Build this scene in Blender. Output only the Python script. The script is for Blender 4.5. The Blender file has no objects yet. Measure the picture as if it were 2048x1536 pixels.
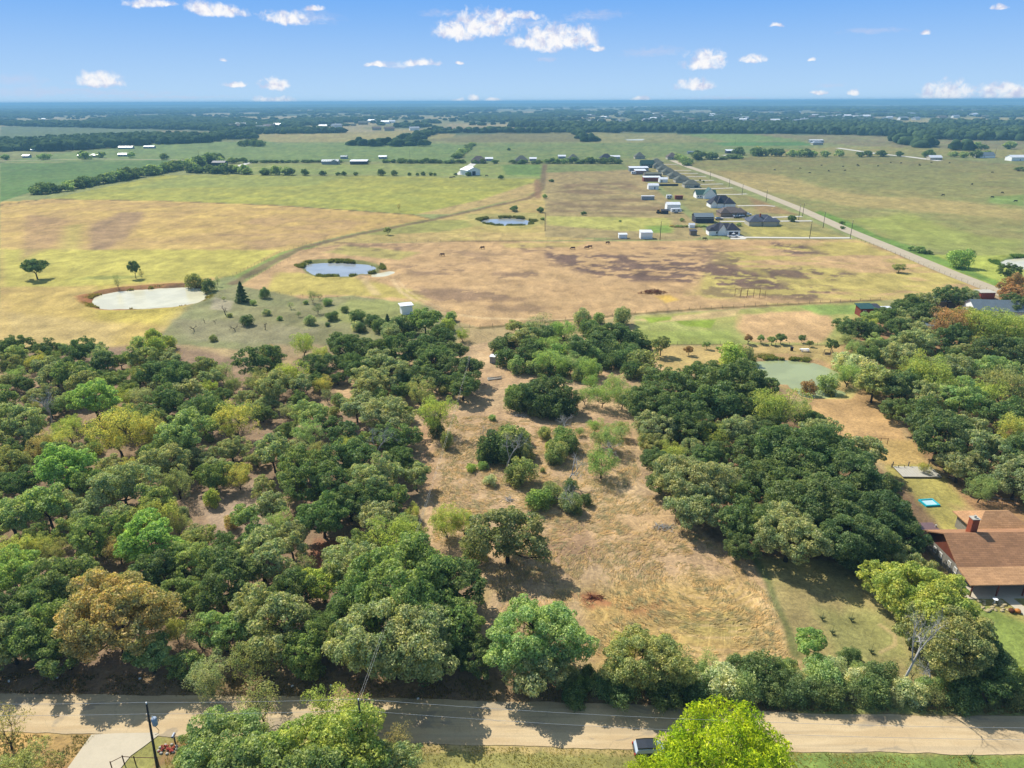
import bpy, math, random
import numpy as np
from mathutils import Matrix, Vector, Euler
PI = math.pi
rad = math.radians
SC = bpy.context.scene
COL = SC.collection

# ------------------------------------------------------------------ camera
CAM_H, F_PX, PITCH, ROLL = 66.0, 1400.0, rad(22.0), rad(-0.24)
HAZE = 0.00017
cam_d = bpy.data.cameras.new('camera')
cam_d.sensor_width = 36.0
cam_d.lens = F_PX / 2048.0 * 36.0
cam_d.clip_start = 0.5
cam_d.clip_end = 120000.0
cam = bpy.data.objects.new('camera', cam_d)
COL.objects.link(cam)
CAM_M = Matrix.Translation((0, 0, CAM_H)) @ Matrix.Rotation(PI/2 - PITCH, 4, 'X') @ Matrix.Rotation(ROLL, 4, 'Z')
cam.matrix_world = CAM_M
SC.camera = cam
SC.render.resolution_x, SC.render.resolution_y = 1024, 768

# ------------------------------------------------------------------ light and exposure
SUN_EL, SUN_AZ = rad(47.0), rad(-41.0)            # azimuth measured from +Y towards +X
sun_d = bpy.data.lights.new('sun', 'SUN')
sun_d.energy = 4.2
sun_d.angle = rad(0.5)
sun_d.color = (1.0, 0.955, 0.87)
sun = bpy.data.objects.new('sun', sun_d)
COL.objects.link(sun)
SUN_DIR = Vector((math.sin(SUN_AZ)*math.cos(SUN_EL), math.cos(SUN_AZ)*math.cos(SUN_EL), math.sin(SUN_EL)))
sun.rotation_euler = SUN_DIR.to_track_quat('Z', 'Y').to_euler()
sun.location = SUN_DIR * 300
SC.view_settings.view_transform = 'Standard'
SC.view_settings.look = 'None'
SC.view_settings.gamma = 1.0
SC.view_settings.use_curve_mapping = False
EXPO = 0.64
SC.view_settings.exposure = EXPO
cy = SC.cycles
cy.max_bounces = 6
cy.diffuse_bounces = 3
cy.glossy_bounces = 2
cy.transmission_bounces = 4
cy.transparent_max_bounces = 6
cy.volume_bounces = 1
cy.use_denoising = True
cy.caustics_reflective = False
cy.caustics_refractive = False

def lin1(c):
    c = c / 255.0
    return c / 12.92 if c <= 0.04045 else ((c + 0.055) / 1.055) ** 2.4
def lin(r, g, b): return (lin1(r), lin1(g), lin1(b))
KG = 1.52
def A(r, g, b, k=KG):                               # base colour of a surface that reads (r,g,b) in full sun
    return tuple(min(0.9, v / k) for v in lin(r, g, b))

class NT:
    """small helper around a node tree"""
    def __init__(self, tree):
        self.t = tree
        self.n = tree.nodes
        self.l = tree.links
    def node(self, typ, **kw):
        n = self.n.new(typ)
        for k, v in kw.items():
            if k.startswith('i_'):
                n.inputs[k[2:].replace('_', ' ')].default_value = v
            else:
                setattr(n, k, v)
        return n
    def put(self, sock, v):
        if isinstance(v, bpy.types.NodeSocket): self.l.new(v, sock)
        else: sock.default_value = v
    def math(self, op, a, b=None, c=None, clamp=False):
        n = self.n.new('ShaderNodeMath'); n.operation = op; n.use_clamp = clamp
        self.put(n.inputs[0], a)
        if b is not None: self.put(n.inputs[1], b)
        if c is not None: self.put(n.inputs[2], c)
        return n.outputs[0]
    def vmath(self, op, a, b=None, c=None):
        n = self.n.new('ShaderNodeVectorMath'); n.operation = op
        self.put(n.inputs[0], a)
        if b is not None: self.put(n.inputs[1], b)
        if c is not None: self.put(n.inputs[2], c)
        return n.outputs['Value'] if op in ('DOT_PRODUCT', 'LENGTH') else n.outputs[0]
    def mix(self, f, a, b, blend='MIX'):
        n = self.n.new('ShaderNodeMix'); n.data_type = 'RGBA'; n.blend_type = blend
        self.put(n.inputs[0], f)
        for s, v in ((n.inputs[6], a), (n.inputs[7], b)):
            if isinstance(v, bpy.types.NodeSocket): self.l.new(v, s)
            else: s.default_value = (v[0], v[1], v[2], 1)
        return n.outputs[2]
    def ramp(self, f, lo, hi, a=0.0, b=1.0, smooth=True):
        n = self.n.new('ShaderNodeMapRange'); n.interpolation_type = 'SMOOTHSTEP' if smooth else 'LINEAR'
        self.put(n.inputs[0], f); self.put(n.inputs[1], lo); self.put(n.inputs[2], hi)
        self.put(n.inputs[3], a); self.put(n.inputs[4], b)
        return n.outputs[0]
    def noise(self, vec, scale, detail=4, rough=0.55, dist=0.0, out=0):
        n = self.n.new('ShaderNodeTexNoise')
        if vec is not None: self.l.new(vec, n.inputs['Vector'])
        n.inputs['Scale'].default_value = scale
        n.inputs['Detail'].default_value = detail
        n.inputs['Roughness'].default_value = rough
        n.inputs['Distortion'].default_value = dist
        return n.outputs[out]

# ------------------------------------------------------------------ sky with clouds
world = bpy.data.worlds.new('World')
SC.world = world
world.use_nodes = True
w = NT(world.node_tree)
w.n.clear()
sky = w.node('ShaderNodeTexSky', sky_type='NISHITA', sun_disc=False)
sky.sun_elevation = SUN_EL
sky.sun_rotation = SUN_AZ
sky.altitude = 200.0
sky.air_density = 1.0
sky.dust_density = 0.35
sky.ozone_density = 2.0
tc = w.node('ShaderNodeTexCoord')
D = w.vmath('NORMALIZE', tc.outputs['Generated'])
sep = w.node('ShaderNodeSeparateXYZ'); w.l.new(D, sep.inputs[0])
dx, dy, dz = sep.outputs
az = w.math('ARCTAN2', dx, dy)
el = w.math('ARCSINE', dz)
# the low sky is a clear pale blue instead of the model's yellowish white
SKY_K = 0.15
k = SKY_K * 2 ** EXPO
def skyc(r, g, b): return tuple(v / k for v in lin(r, g, b))
elc = w.math('MAXIMUM', el, 0.0)
low = w.mix(w.ramp(elc, 0.0, rad(7.5), smooth=False), skyc(188, 220, 249), skyc(108, 172, 246))
skycol = w.mix(w.ramp(elc, rad(5.0), rad(40.0)), low, w.mix(1.0, sky.outputs[0], (1.16, 1.0, 0.80), 'MULTIPLY'))  # upper sky, above the picture, tinted warm so shade fills less blue
# clouds: direction of each (azimuth, elevation), half width, half height, opacity
def px_dir(px, py):
    v = CAM_M.to_3x3() @ Vector(((px - 1024) / F_PX, -(py - 768) / F_PX, -1.0)).normalized()
    return math.atan2(v.x, v.y), math.asin(v.z)
PUFFS = [(400, 20, 26, 14), (440, 26, 48, 13), (575, 42, 46, 15), (628, 19, 22, 7), (300, 8, 42, 9), (915, 68, 46, 24), (960, 58, 62, 30),
         (1000, 44, 34, 18), (1050, 34, 36, 9), (1060, 88, 48, 15), (1105, 86, 72, 32), (1165, 84, 34, 25), (1190, 98, 18, 7), (198, 166, 43, 17),
         (552, 172, 30, 15), (473, 171, 26, 6), (548, 206, 40, 11), (755, 133, 25, 6), (842, 128, 34, 8), (922, 128, 9, 4), (1412, 128, 41, 22),
         (1388, 174, 36, 14), (1506, 120, 24, 9), (1280, 200, 20, 6), (1896, 190, 46, 20), (2012, 189, 54, 16), (918, 203, 16, 7),
         (948, 202, 11, 10), (985, 203, 20, 6), (1635, 186, 16, 5), (1706, 187, 10, 6), (1552, 53, 12, 4), (1852, 66, 10, 4), (2000, 16, 12, 5),
         (445, 123, 8, 4), (1625, 122, 8, 4)]
WISPS = [(30, 160, 46, 9), (150, 186, 190, 6), (40, 184, 90, 9), (1310, 104, 66, 9), (1190, 32, 66, 9), (800, 130, 60, 6), (1045, 44, 60, 12),
         (1660, 172, 28, 4), (880, 25, 40, 8), (1090, 118, 40, 4), (1740, 62, 60, 5), (320, 194, 160, 3), (1450, 196, 90, 3), (620, 36, 60, 12)]
PPR = 1480.0
azel = w.node('ShaderNodeCombineXYZ'); w.l.new(az, azel.inputs[0]); w.l.new(el, azel.inputs[1])
P2 = azel.outputs[0]
warp = w.noise(P2, 38.0, 3, 0.6, out=1)
P2w = w.vmath('ADD', P2, w.vmath('MULTIPLY', w.vmath('SUBTRACT', warp, (0.5, 0.5, 0.5)), (0.016, 0.009, 0)))
def blob_field(lst, flat):
    best = None
    for (px, py, hw, hh) in lst:
        a0, e0 = px_dir(px, py)
        ia, ie = PPR / (hw * 1.16), PPR / (hh * 1.38)
        v = w.vmath('MULTIPLY_ADD', P2w, (ia, ie, 0), (-a0 * ia, -e0 * ie, 0))
        v = w.vmath('MAXIMUM', v, w.vmath('MULTIPLY', v, (-1.0, -flat, 0)))
        s = w.math('SUBTRACT', 1.0, w.vmath('DOT_PRODUCT', v, v))
        best = s if best is None else w.math('MAXIMUM', best, s)
    return best
pf = blob_field(PUFFS, 2.6)
wf = blob_field(WISPS, 1.2)
fine = w.noise(P2, 95.0, 7, 0.60, 0.6)
fine2 = w.noise(w.vmath('MULTIPLY', P2, (1.0, 2.6, 1.0)), 60.0, 5, 0.65, 1.0)
pm = w.ramp(w.math('ADD', pf, w.math('MULTIPLY', w.math('SUBTRACT', fine, 0.52), 2.3)), -0.05, 1.05)
wm = w.math('MULTIPLY', w.ramp(w.math('ADD', wf, w.math('MULTIPLY', w.math('SUBTRACT', fine2, 0.55), 2.5)), 0.0, 1.3), 0.42)
# scattered cumulus over the rest of the sky, above the picture
zc = w.math('MAXIMUM', dz, 0.06)
pl = w.node('ShaderNodeCombineXYZ')
w.l.new(w.math('DIVIDE', dx, zc), pl.inputs[0]); w.l.new(w.math('DIVIDE', dy, zc), pl.inputs[1])
hi = w.ramp(w.noise(pl.outputs[0], 1.1, 6, 0.55, 0.2), 0.60, 0.72)
him = w.math('MULTIPLY', hi, w.ramp(el, rad(8.0), rad(12.0)))
mask = w.math('MAXIMUM', w.math('MAXIMUM', pm, wm), him)
shade = w.ramp(w.math('ADD', w.noise(w.vmath('ADD', P2, (0.0, 0.0035, 0.0)), 75.0, 4, 0.6), w.math('MULTIPLY', pf, 0.12)), 0.42, 0.66)
cloudc = w.mix(shade, skyc(206, 211, 236), skyc(253, 252, 253))
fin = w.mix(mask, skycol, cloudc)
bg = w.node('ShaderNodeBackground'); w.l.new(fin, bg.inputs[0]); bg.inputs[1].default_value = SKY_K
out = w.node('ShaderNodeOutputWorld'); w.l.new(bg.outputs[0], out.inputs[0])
world.cycles.sampling_method = 'MANUAL'
world.cycles.sample_map_resolution = 512

# ------------------------------------------------------------------ picture -> place
C3 = CAM_M.to_3x3()
def ray(px, py): return C3 @ Vector(((px - 1024) / F_PX, -(py - 768) / F_PX, -1.0))
def at(px, py, z=0.0):
    v = ray(px, py)
    t = (z - CAM_H) / v.z
    return Vector((v.x * t, v.y * t, z))
def depth(p):                                       # metres along the view axis
    return -((CAM_M.inverted() @ Vector(p)).z)
def m_per_px(p): return depth(p) / F_PX

# ------------------------------------------------------------------ numpy noise
def _hash(ix, iy, s):
    h = (ix.astype(np.int64) * 374761393 + iy.astype(np.int64) * 668265263 + s * 974634777) & 0x7fffffff
    h = ((h ^ (h >> 13)) * 1274126177) & 0x7fffffff
    return ((h ^ (h >> 16)) & 0xffff) / 65535.0
def vnoise(x, y, s=0):
    ix, iy = np.floor(x), np.floor(y)
    fx, fy = x - ix, y - iy
    fx = fx * fx * (3 - 2 * fx); fy = fy * fy * (3 - 2 * fy)
    a, b = _hash(ix, iy, s), _hash(ix + 1, iy, s)
    c, d = _hash(ix, iy + 1, s), _hash(ix + 1, iy + 1, s)
    return (a * (1 - fx) + b * fx) * (1 - fy) + (c * (1 - fx) + d * fx) * fy
def fbm(x, y, s=0, o=4):
    v, a, t = 0.0, 1.0, 0.0
    for i in range(o):
        v = v + a * vnoise(x * 2 ** i + 17.3 * i, y * 2 ** i - 9.1 * i, s + i); t += a; a *= 0.55
    return v / t
def sstep(a, b, x):
    t = np.clip((x - a) / (b - a), 0, 1)
    return t * t * (3 - 2 * t)
def sdf(P, X, Y):                                    # signed distance, positive inside
    n = len(P); d2 = np.full(X.shape, 1e18); ins = np.zeros(X.shape, bool)
    for i in range(n):
        ax, ay = P[i][0], P[i][1]; bx, by = P[(i + 1) % n][0], P[(i + 1) % n][1]
        ex, ey = bx - ax, by - ay
        wx, wy = X - ax, Y - ay
        t = np.clip((wx * ex + wy * ey) / (ex * ex + ey * ey + 1e-9), 0, 1)
        qx, qy = wx - ex * t, wy - ey * t
        d2 = np.minimum(d2, qx * qx + qy * qy)
        c = ((ay > Y) != (by > Y))
        with np.errstate(divide='ignore', invalid='ignore'):
            xi = ax + ex * (Y - ay) / (ey if abs(ey) > 1e-9 else 1e-9)
        ins ^= c & (X < xi)
    d = np.sqrt(d2)
    return np.where(ins, d, -d)
def seg_dist(P, X, Y):
    d2 = np.full(X.shape, 1e18)
    for i in range(len(P) - 1):
        ax, ay = P[i][0], P[i][1]; ex, ey = P[i + 1][0] - ax, P[i + 1][1] - ay
        wx, wy = X - ax, Y - ay
        t = np.clip((wx * ex + wy * ey) / (ex * ex + ey * ey + 1e-9), 0, 1)
        d2 = np.minimum(d2, (wx - ex * t) ** 2 + (wy - ey * t) ** 2)
    return np.sqrt(d2)
def inside(P, x, y):
    c = False; n = len(P)
    for i in range(n):
        ax, ay = P[i][0], P[i][1]; bx, by = P[(i + 1) % n][0], P[(i + 1) % n][1]
        if (ay > y) != (by > y) and x < ax + (bx - ax) * (y - ay) / (by - ay): c = not c
    return c
def G(pts): return [tuple(at(a, b)[:2]) for a, b in pts]

# ------------------------------------------------------------------ mesh helpers
def mesh_np(name, V, faces=None, quads=None, tris=None, mats=(), smooth=False):
    me = bpy.data.meshes.new(name)
    V = np.asarray(V, np.float32).reshape(-1, 3)
    me.vertices.add(len(V)); me.vertices.foreach_set('co', V.ravel())
    ls = []; tot = []
    if quads is not None and len(quads): q = np.asarray(quads, np.int32); ls.append(q.ravel()); tot.append(np.full(len(q), 4, np.int32))
    if tris is not None and len(tris): q = np.asarray(tris, np.int32); ls.append(q.ravel()); tot.append(np.full(len(q), 3, np.int32))
    li = np.concatenate(ls); lt = np.concatenate(tot)
    me.loops.add(len(li)); me.loops.foreach_set('vertex_index', li)
    me.polygons.add(len(lt)); st = np.zeros(len(lt), np.int32); st[1:] = np.cumsum(lt)[:-1]
    me.polygons.foreach_set('loop_start', st); me.polygons.foreach_set('loop_total', lt)
    if smooth: me.polygons.foreach_set('use_smooth', np.ones(len(lt), bool))
    me.update(calc_edges=True)
    for m in mats: me.materials.append(m)
    return me

class MB:
    """collects simple solids and links them as one mesh object"""
    def __init__(s): s.v = []; s.f = []; s.mi = []; s.m = 0
    def add(s, vs, fs, M=None):
        b = len(s.v)
        for p in vs:
            p = Vector(p)
            if M is not None: p = M @ p
            s.v.append(tuple(p))
        for f in fs: s.f.append(tuple(b + i for i in f)); s.mi.append(s.m)
        return s
    def box(s, c, d, M=None):
        x, y, z = c; a, b, h = d[0] / 2, d[1] / 2, d[2] / 2
        vs = [(x + i * a, y + j * b, z + q * h) for q in (-1, 1) for j in (-1, 1) for i in (-1, 1)]
        return s.add(vs, [(0, 2, 3, 1), (4, 5, 7, 6), (0, 1, 5, 4), (2, 6, 7, 3), (0, 4, 6, 2), (1, 3, 7, 5)], M)
    def tube(s, pts, rs, n=6, caps=True, M=None):
        pts = [Vector(p) for p in pts]; rings = []; vs = []
        for i, p in enumerate(pts):
            d = (pts[min(i + 1, len(pts) - 1)] - pts[max(i - 1, 0)])
            d = d.normalized() if d.length > 1e-9 else Vector((0, 0, 1))
            u = d.cross(Vector((0.13, 0.97, 0.21))); u = u.normalized(); v = d.cross(u)
            r = rs[i] if hasattr(rs, '__len__') else rs
            for q in range(n):
                a = 2 * PI * q / n
                vs.append(p + (u * math.cos(a) + v * math.sin(a)) * r)
        fs = []
        for i in range(len(pts) - 1):
            for q in range(n):
                fs.append((i * n + q, i * n + (q + 1) % n, (i + 1) * n + (q + 1) % n, (i + 1) * n + q))
        if caps: fs.append(tuple(range(n))[::-1]); fs.append(tuple((len(pts) - 1) * n + q for q in range(n)))
        return s.add(vs, fs, M)
    def prism(s, poly, z0, z1, M=None):
        n = len(poly)
        vs = [(p[0], p[1], z0) for p in poly] + [(p[0], p[1], z1) for p in poly]
        fs = [tuple(range(n))[::-1], tuple(range(n, 2 * n))] + [(i, (i + 1) % n, n + (i + 1) % n, n + i) for i in range(n)]
        return s.add(vs, fs, M)
    def ball(s, c, r, n=8, m=6, M=None):
        vs = [(c[0], c[1], c[2] - r[2])]; fs = []
        for j in range(1, m):
            t = -PI / 2 + PI * j / m
            for i in range(n):
                a = 2 * PI * i / n
                vs.append((c[0] + r[0] * math.cos(t) * math.cos(a), c[1] + r[1] * math.cos(t) * math.sin(a), c[2] + r[2] * math.sin(t)))
        vs.append((c[0], c[1], c[2] + r[2])); T = len(vs) - 1
        for i in range(n): fs.append((0, 1 + (i + 1) % n, 1 + i)); fs.append((T, T - n + i, T - n + (i + 1) % n))
        for j in range(m - 2):
            for i in range(n):
                a = 1 + j * n
                fs.append((a + i, a + (i + 1) % n, a + n + (i + 1) % n, a + n + i))
        return s.add(vs, fs, M)
    def mesh(s, name, mats, smooth=False):
        me = bpy.data.meshes.new(name); me.from_pydata(s.v, [], s.f)
        if not isinstance(mats, (list, tuple)): mats = [mats]
        for m in mats: me.materials.append(m)
        me.polygons.foreach_set('material_index', s.mi)
        if smooth: me.polygons.foreach_set('use_smooth', [True] * len(s.f))
        me.update(); return me
    def build(s, name, mats, parent=None, smooth=False):
        return link(name, s.mesh(name, mats, smooth), parent)

def link(name, me, parent=None, loc=None):
    o = bpy.data.objects.new(name, me); COL.objects.link(o)
    if parent is not None: o.parent = parent
    if loc is not None: o.location = loc
    return o
def tag(o, label=None, cat=None, group=None, kind=None):
    if label: o['label'] = label
    if cat: o['category'] = cat
    if group: o['group'] = group
    if kind: o['kind'] = kind
    return o
def empty(name, loc, rz=0.0, sc=1.0):
    o = bpy.data.objects.new(name, None); COL.objects.link(o)
    o.empty_display_size = 0.5
    o.location = loc; o.rotation_euler = (0, 0, rz)
    o.scale = (sc, sc, sc) if not hasattr(sc, '__len__') else sc
    return o
def struct(name, me, loc=None):
    return tag(link(name, me, None, loc), kind='structure')

# ------------------------------------------------------------------ materials
MATS = {}
def mat(name, col, rough=0.8, vary=0.12, scale=1.5, bump=0.0, metal=0.0, spec=0.3):
    if name in MATS: return MATS[name]
    m = bpy.data.materials.new(name); m.use_nodes = True
    t = NT(m.node_tree); b = t.n['Principled BSDF']
    b.inputs['Roughness'].default_value = rough
    b.inputs['Metallic'].default_value = metal
    b.inputs['Specular IOR Level'].default_value = spec
    co = t.node('ShaderNodeTexCoord').outputs['Object']
    n = t.noise(co, scale, 5, 0.6)
    n2 = t.noise(co, scale * 7, 3, 0.6)
    f = t.ramp(t.math('ADD', t.math('MULTIPLY', n, 0.65), t.math('MULTIPLY', n2, 0.35)), 0.3, 0.7)
    c = t.mix(f, tuple(v * (1 - vary) for v in col), tuple(min(1, v * (1 + vary)) for v in col))
    t.l.new(c, b.inputs['Base Color'])
    if bump:
        bn = t.node('ShaderNodeBump'); bn.inputs['Strength'].default_value = bump; bn.inputs['Distance'].default_value = 0.05
        t.l.new(n2, bn.inputs['Height']); t.l.new(bn.outputs[0], b.inputs['Normal'])
    MATS[name] = m
    return m

def leaf_mat(name, trans=0.42):
    m = bpy.data.materials.new(name); m.use_nodes = True
    t = NT(m.node_tree); t.n.clear()
    oi = t.node('ShaderNodeObjectInfo')
    geo = t.node('ShaderNodeNewGeometry')
    tc = t.node('ShaderNodeTexCoord')
    n = t.noise(tc.outputs['Object'], 0.55, 3, 0.6)
    r = geo.outputs['Random Per Island']
    c = t.mix(t.ramp(n, 0.32, 0.68), t.mix(1.0, oi.outputs['Color'], (0.72, 0.84, 0.84), 'MULTIPLY'), t.mix(1.0, oi.outputs['Color'], (1.34, 1.16, 1.0), 'MULTIPLY'))
    c = t.mix(t.math('MULTIPLY', r, 1.0), t.mix(1.0, c, (0.50, 0.56, 0.56), 'MULTIPLY'), t.mix(1.0, c, (1.62, 1.50, 1.42), 'MULTIPLY'))
    d = t.node('ShaderNodeBsdfDiffuse'); t.l.new(c, d.inputs[0])
    tr = t.node('ShaderNodeBsdfTranslucent'); t.l.new(t.mix(1.0, c, (1.1, 1.2, 0.7), 'MULTIPLY'), tr.inputs[0])
    mx = t.node('ShaderNodeMixShader'); mx.inputs[0].default_value = trans
    t.l.new(d.outputs[0], mx.inputs[1]); t.l.new(tr.outputs[0], mx.inputs[2])
    gl = t.node('ShaderNodeBsdfGlossy'); gl.inputs['Roughness'].default_value = 0.45; gl.inputs['Color'].default_value = (0.9, 0.95, 1, 1)
    m2 = t.node('ShaderNodeMixShader'); m2.inputs[0].default_value = 0.008
    t.l.new(mx.outputs[0], m2.inputs[1]); t.l.new(gl.outputs[0], m2.inputs[2])
    o = t.node('ShaderNodeOutputMaterial'); t.l.new(m2.outputs[0], o.inputs[0])
    MATS[name] = m
    return m
LEAF = leaf_mat('leaves')
BARK = mat('bark', (0.045, 0.036, 0.028), 0.95, 0.35, 3.0, 0.4)
DEADWOOD = mat('dead_wood', (0.38, 0.36, 0.33), 0.95, 0.3, 3.0, 0.3)

# ------------------------------------------------------------------ the ground
ys = [46.0]
while ys[-1] < 340: ys.append(ys[-1] * 1.0052)
while ys[-1] < 9500: ys.append(ys[-1] + max(1.8, ys[-1] ** 2 / (CAM_H * 640)))
ys = np.array(ys); NC = 760
s_ = np.linspace(-1, 1, NC)
GY = np.repeat(ys[:, None], NC, 1)
GX = s_[None, :] * (GY * 0.745 + 30)
gx, gy = GX.ravel(), GY.ravel()
C = np.zeros((gx.size, 3)); ID = np.zeros(gx.size, np.int32); STRAW = np.zeros(gx.size)
PXM = np.hypot(gy, CAM_H) / F_PX                     # metres per photo pixel at each vertex
IDN = ['ground']
n_big = fbm(gx / 60, gy / 60, 3); n_mid = fbm(gx / 14, gy / 14, 11); n_sm = fbm(gx / 3.2, gy / 3.2, 23, 3); n_str = fbm(gx / 30, gy / 9, 31)
def lerp_c(m, col):
    global C
    C += (np.array(col)[None, :] - C) * m[:, None]
def paint(pts, col, soft=2.0, wob=0.0, op=1.0, field=None, var=None, vmix=0.5, world=False, noise=None, nlo=0.4, nhi=0.6, straw=0.0):
    global C, STRAW
    P = pts if world else G(pts)
    a = np.array(P); d = np.hypot(a[:, 1].mean(), CAM_H) / F_PX
    pad = 12 * d * (soft + wob + 1)
    sel = np.where((gx > a[:, 0].min() - pad) & (gx < a[:, 0].max() + pad) & (gy > a[:, 1].min() - pad * 2) & (gy < a[:, 1].max() + pad * 2))[0]
    if not len(sel): return
    X, Y = gx[sel], gy[sel]; px = PXM[sel]
    sd = sdf(P, X, Y)
    if wob: sd = sd + (fbm(X / (px * 26), Y / (px * 45), 5) - 0.5) * 2 * wob * px * 2.2
    m = sstep(-soft * px * 2, soft * px * 2, sd) * op
    if noise is not None: m = m * sstep(nlo, nhi, noise[sel])
    c = np.array(col)[None, :]
    if var is not None:
        q = sstep(0.36, 0.64, (n_mid[sel] * 0.55 + n_str[sel] * 0.45))[:, None] * vmix
        c = c * (1 - q) + np.array(var)[None, :] * q
    C[sel] = C[sel] * (1 - m[:, None]) + c * m[:, None]
    if straw: STRAW[sel] = STRAW[sel] * (1 - m) + straw * m
    if field:
        if field not in IDN: IDN.append(field)
        ID[sel[sd > 0]] = IDN.index(field)
def line(pts, col, w, soft=1.0, op=1.0, world=False, wob=0.3):
    P = pts if world else G(pts)
    a = np.array(P); pad = w * 4 + 10
    sel = np.where((gx > a[:, 0].min() - pad) & (gx < a[:, 0].max() + pad) & (gy > a[:, 1].min() - pad) & (gy < a[:, 1].max() + pad))[0]
    d = seg_dist(P, gx[sel], gy[sel]) + (fbm(gx[sel] / 4, gy[sel] / 4, 8) - 0.5) * w * wob * 2
    ss = np.maximum(soft * w * 0.4, PXM[sel])
    m = (1 - sstep(w / 2 - ss, w / 2 + ss, d)) * op
    C[sel] = C[sel] * (1 - m[:, None]) + np.array(col)[None, :] * m[:, None]

# base: grass near, mottled woodland floor and fields far off
C[:] = A(150, 156, 98)
lerp_c(1 - sstep(200, 260, gy), A(184, 160, 114))
far = sstep(1250, 1600, gy)
cell = fbm(gx / 420, gy / 700, 41, 3)
lerp_c(far, A(88, 108, 74))
lerp_c(far * sstep(0.52, 0.56, cell), A(150, 150, 98))
lerp_c(far * sstep(0.62, 0.66, cell) * 0.8, A(185, 170, 125))
lerp_c(far * (1 - sstep(0.38, 0.42, cell)) * 0.7, A(70, 92, 66))

TAN, TAN2, YEL = A(198, 168, 108), A(206, 170, 122), A(196, 184, 92)
# far fields
paint([(0, 243), (120, 240), (172, 241), (165, 247), (0, 249)], A(205, 185, 140), 1)
paint([(0, 252), (260, 250), (440, 262), (420, 275), (250, 277), (0, 281)], A(112, 132, 92), 1, 1)
paint([(310, 262), (430, 262), (440, 270), (360, 272)], A(150, 140, 100), 1, 1)
paint([(470, 272), (560, 265), (830, 262), (912, 268), (900, 276), (700, 283), (540, 283)], A(178, 165, 105), 1, 1, var=A(150, 155, 95))
paint([(830, 282), (1000, 266), (1160, 268), (1180, 284), (940, 285)], A(140, 136, 90), 1, 0, field='pasture')
paint([(880, 253), (1180, 252), (1170, 262), (900, 262)], A(160, 146, 108), 1)
paint([(1170, 268), (1340, 266), (1500, 283), (1190, 286)], A(150, 152, 95), 1, 0, var=A(170, 160, 105))
paint([(1355, 268), (1500, 268), (1600, 280), (1470, 285)], A(135, 158, 88), 1)
paint([(1500, 268), (1700, 270), (2048, 282), (2048, 300), (1850, 305), (1640, 285)], A(155, 145, 105), 1, 1, var=A(140, 150, 95))
paint([(1780, 246), (1860, 236), (2048, 235), (2048, 252), (1900, 258)], A(178, 168, 110), 1, 1)
paint([(1400, 243), (1620, 244), (1600, 249), (1420, 249)], A(145, 155, 105), 1)
paint([(1290, 228), (1500, 226), (1790, 226), (1800, 243), (1500, 249), (1280, 246)], A(168, 160, 118), 1, 2, op=.7)
paint([(1150, 222), (1640, 221), (1640, 226), (1150, 228)], A(170, 165, 125), 1, 1, op=0.6)
paint([(980, 219), (1260, 216), (1250, 222), (990, 224)], A(165, 165, 120), 1, 1, op=0.7)
# green hay fields
paint([(90, 310), (290, 289), (430, 284), (900, 288), (938, 290), (905, 324), (0, 324)], A(126, 152, 86), 1, 0, field='hay_field', var=A(144, 158, 92))
paint([(940, 287), (1500, 284), (1640, 296), (1400, 312), (925, 326)], A(128, 150, 86), 1, 0, field='hay_field', var=A(150, 154, 94))
paint([(1420, 284), (1600, 283), (1630, 290), (1450, 292)], A(105, 148, 80), 1)
paint([(0, 327), (372, 320), (380, 332), (240, 352), (50, 388), (0, 404)], A(100, 136, 68), 1, 0, field='hay_field', var=A(118, 140, 78))
paint([(1560, 300), (1700, 292), (2048, 300), (2048, 316), (1830, 312), (1500, 318)], A(170, 160, 98), 1, 1, var=A(138, 150, 88))
paint([(380, 346), (520, 328), (1085, 328), (1088, 356), (760, 350), (420, 348)], A(146, 162, 88), 1, 0, field='pasture', var=A(165, 165, 95))
paint([(1000, 330), (1085, 329), (1088, 352), (1010, 350)], A(120, 150, 78), 3, 2)
# yellow field
paint([(95, 398), (250, 366), (330, 350), (760, 352), (1080, 358), (1085, 378), (1040, 396), (900, 428), (830, 429), (560, 410), (330, 402)],
      A(164, 166, 82), 1.2, 0, field='hay_field', var=A(176, 172, 80), vmix=0.8)
paint([(360, 352), (700, 352), (620, 372), (250, 378)], A(148, 160, 86), 8, 3, op=0.6)
paint([(1050, 370), (1080, 362), (1085, 378), (1040, 396), (900, 428), (830, 429), (960, 400)], A(188, 164, 108), 3, 1)
# tan field on the left
paint([(0, 404), (95, 398), (330, 402), (560, 411), (828, 430), (862, 438), (700, 468), (610, 490), (560, 512), (470, 548), (400, 568), (320, 640), (300, 700), (0, 700)],
      A(196, 164, 104), 1, 0, field='pasture', var=A(202, 172, 100), vmix=0.9)
paint([(0, 560), (380, 540), (420, 560), (340, 650), (300, 700), (0, 700)], A(196, 170, 92), 16, 4, op=0.7)
paint([(0, 498), (460, 500), (560, 500), (470, 552), (240, 570), (0, 575)], A(192, 184, 84), 7, 5, op=0.85)
paint([(200, 570), (360, 600), (330, 650), (180, 640)], A(196, 180, 76), 14, 8, op=0.7)
paint([(0, 620), (240, 650), (220, 700), (0, 700)], A(204, 178, 118), 10, 8, op=0.6)
paint([(180, 450), (240, 425), (290, 424), (262, 470), (215, 500), (175, 500)], A(158, 128, 100), 7, 6, op=0.75)
paint([(60, 430), (150, 440), (110, 490), (40, 520), (50, 470)], A(170, 136, 100), 8, 6, op=0.65)
paint([(560, 430), (740, 444), (640, 478), (520, 500), (430, 470), (500, 440)], A(176, 140, 112), 8, 6, op=0.45, noise=n_str)
paint([(130, 452), (170, 446), (160, 500), (120, 505)], A(186, 172, 92), 8, 3, op=0.7)
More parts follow.
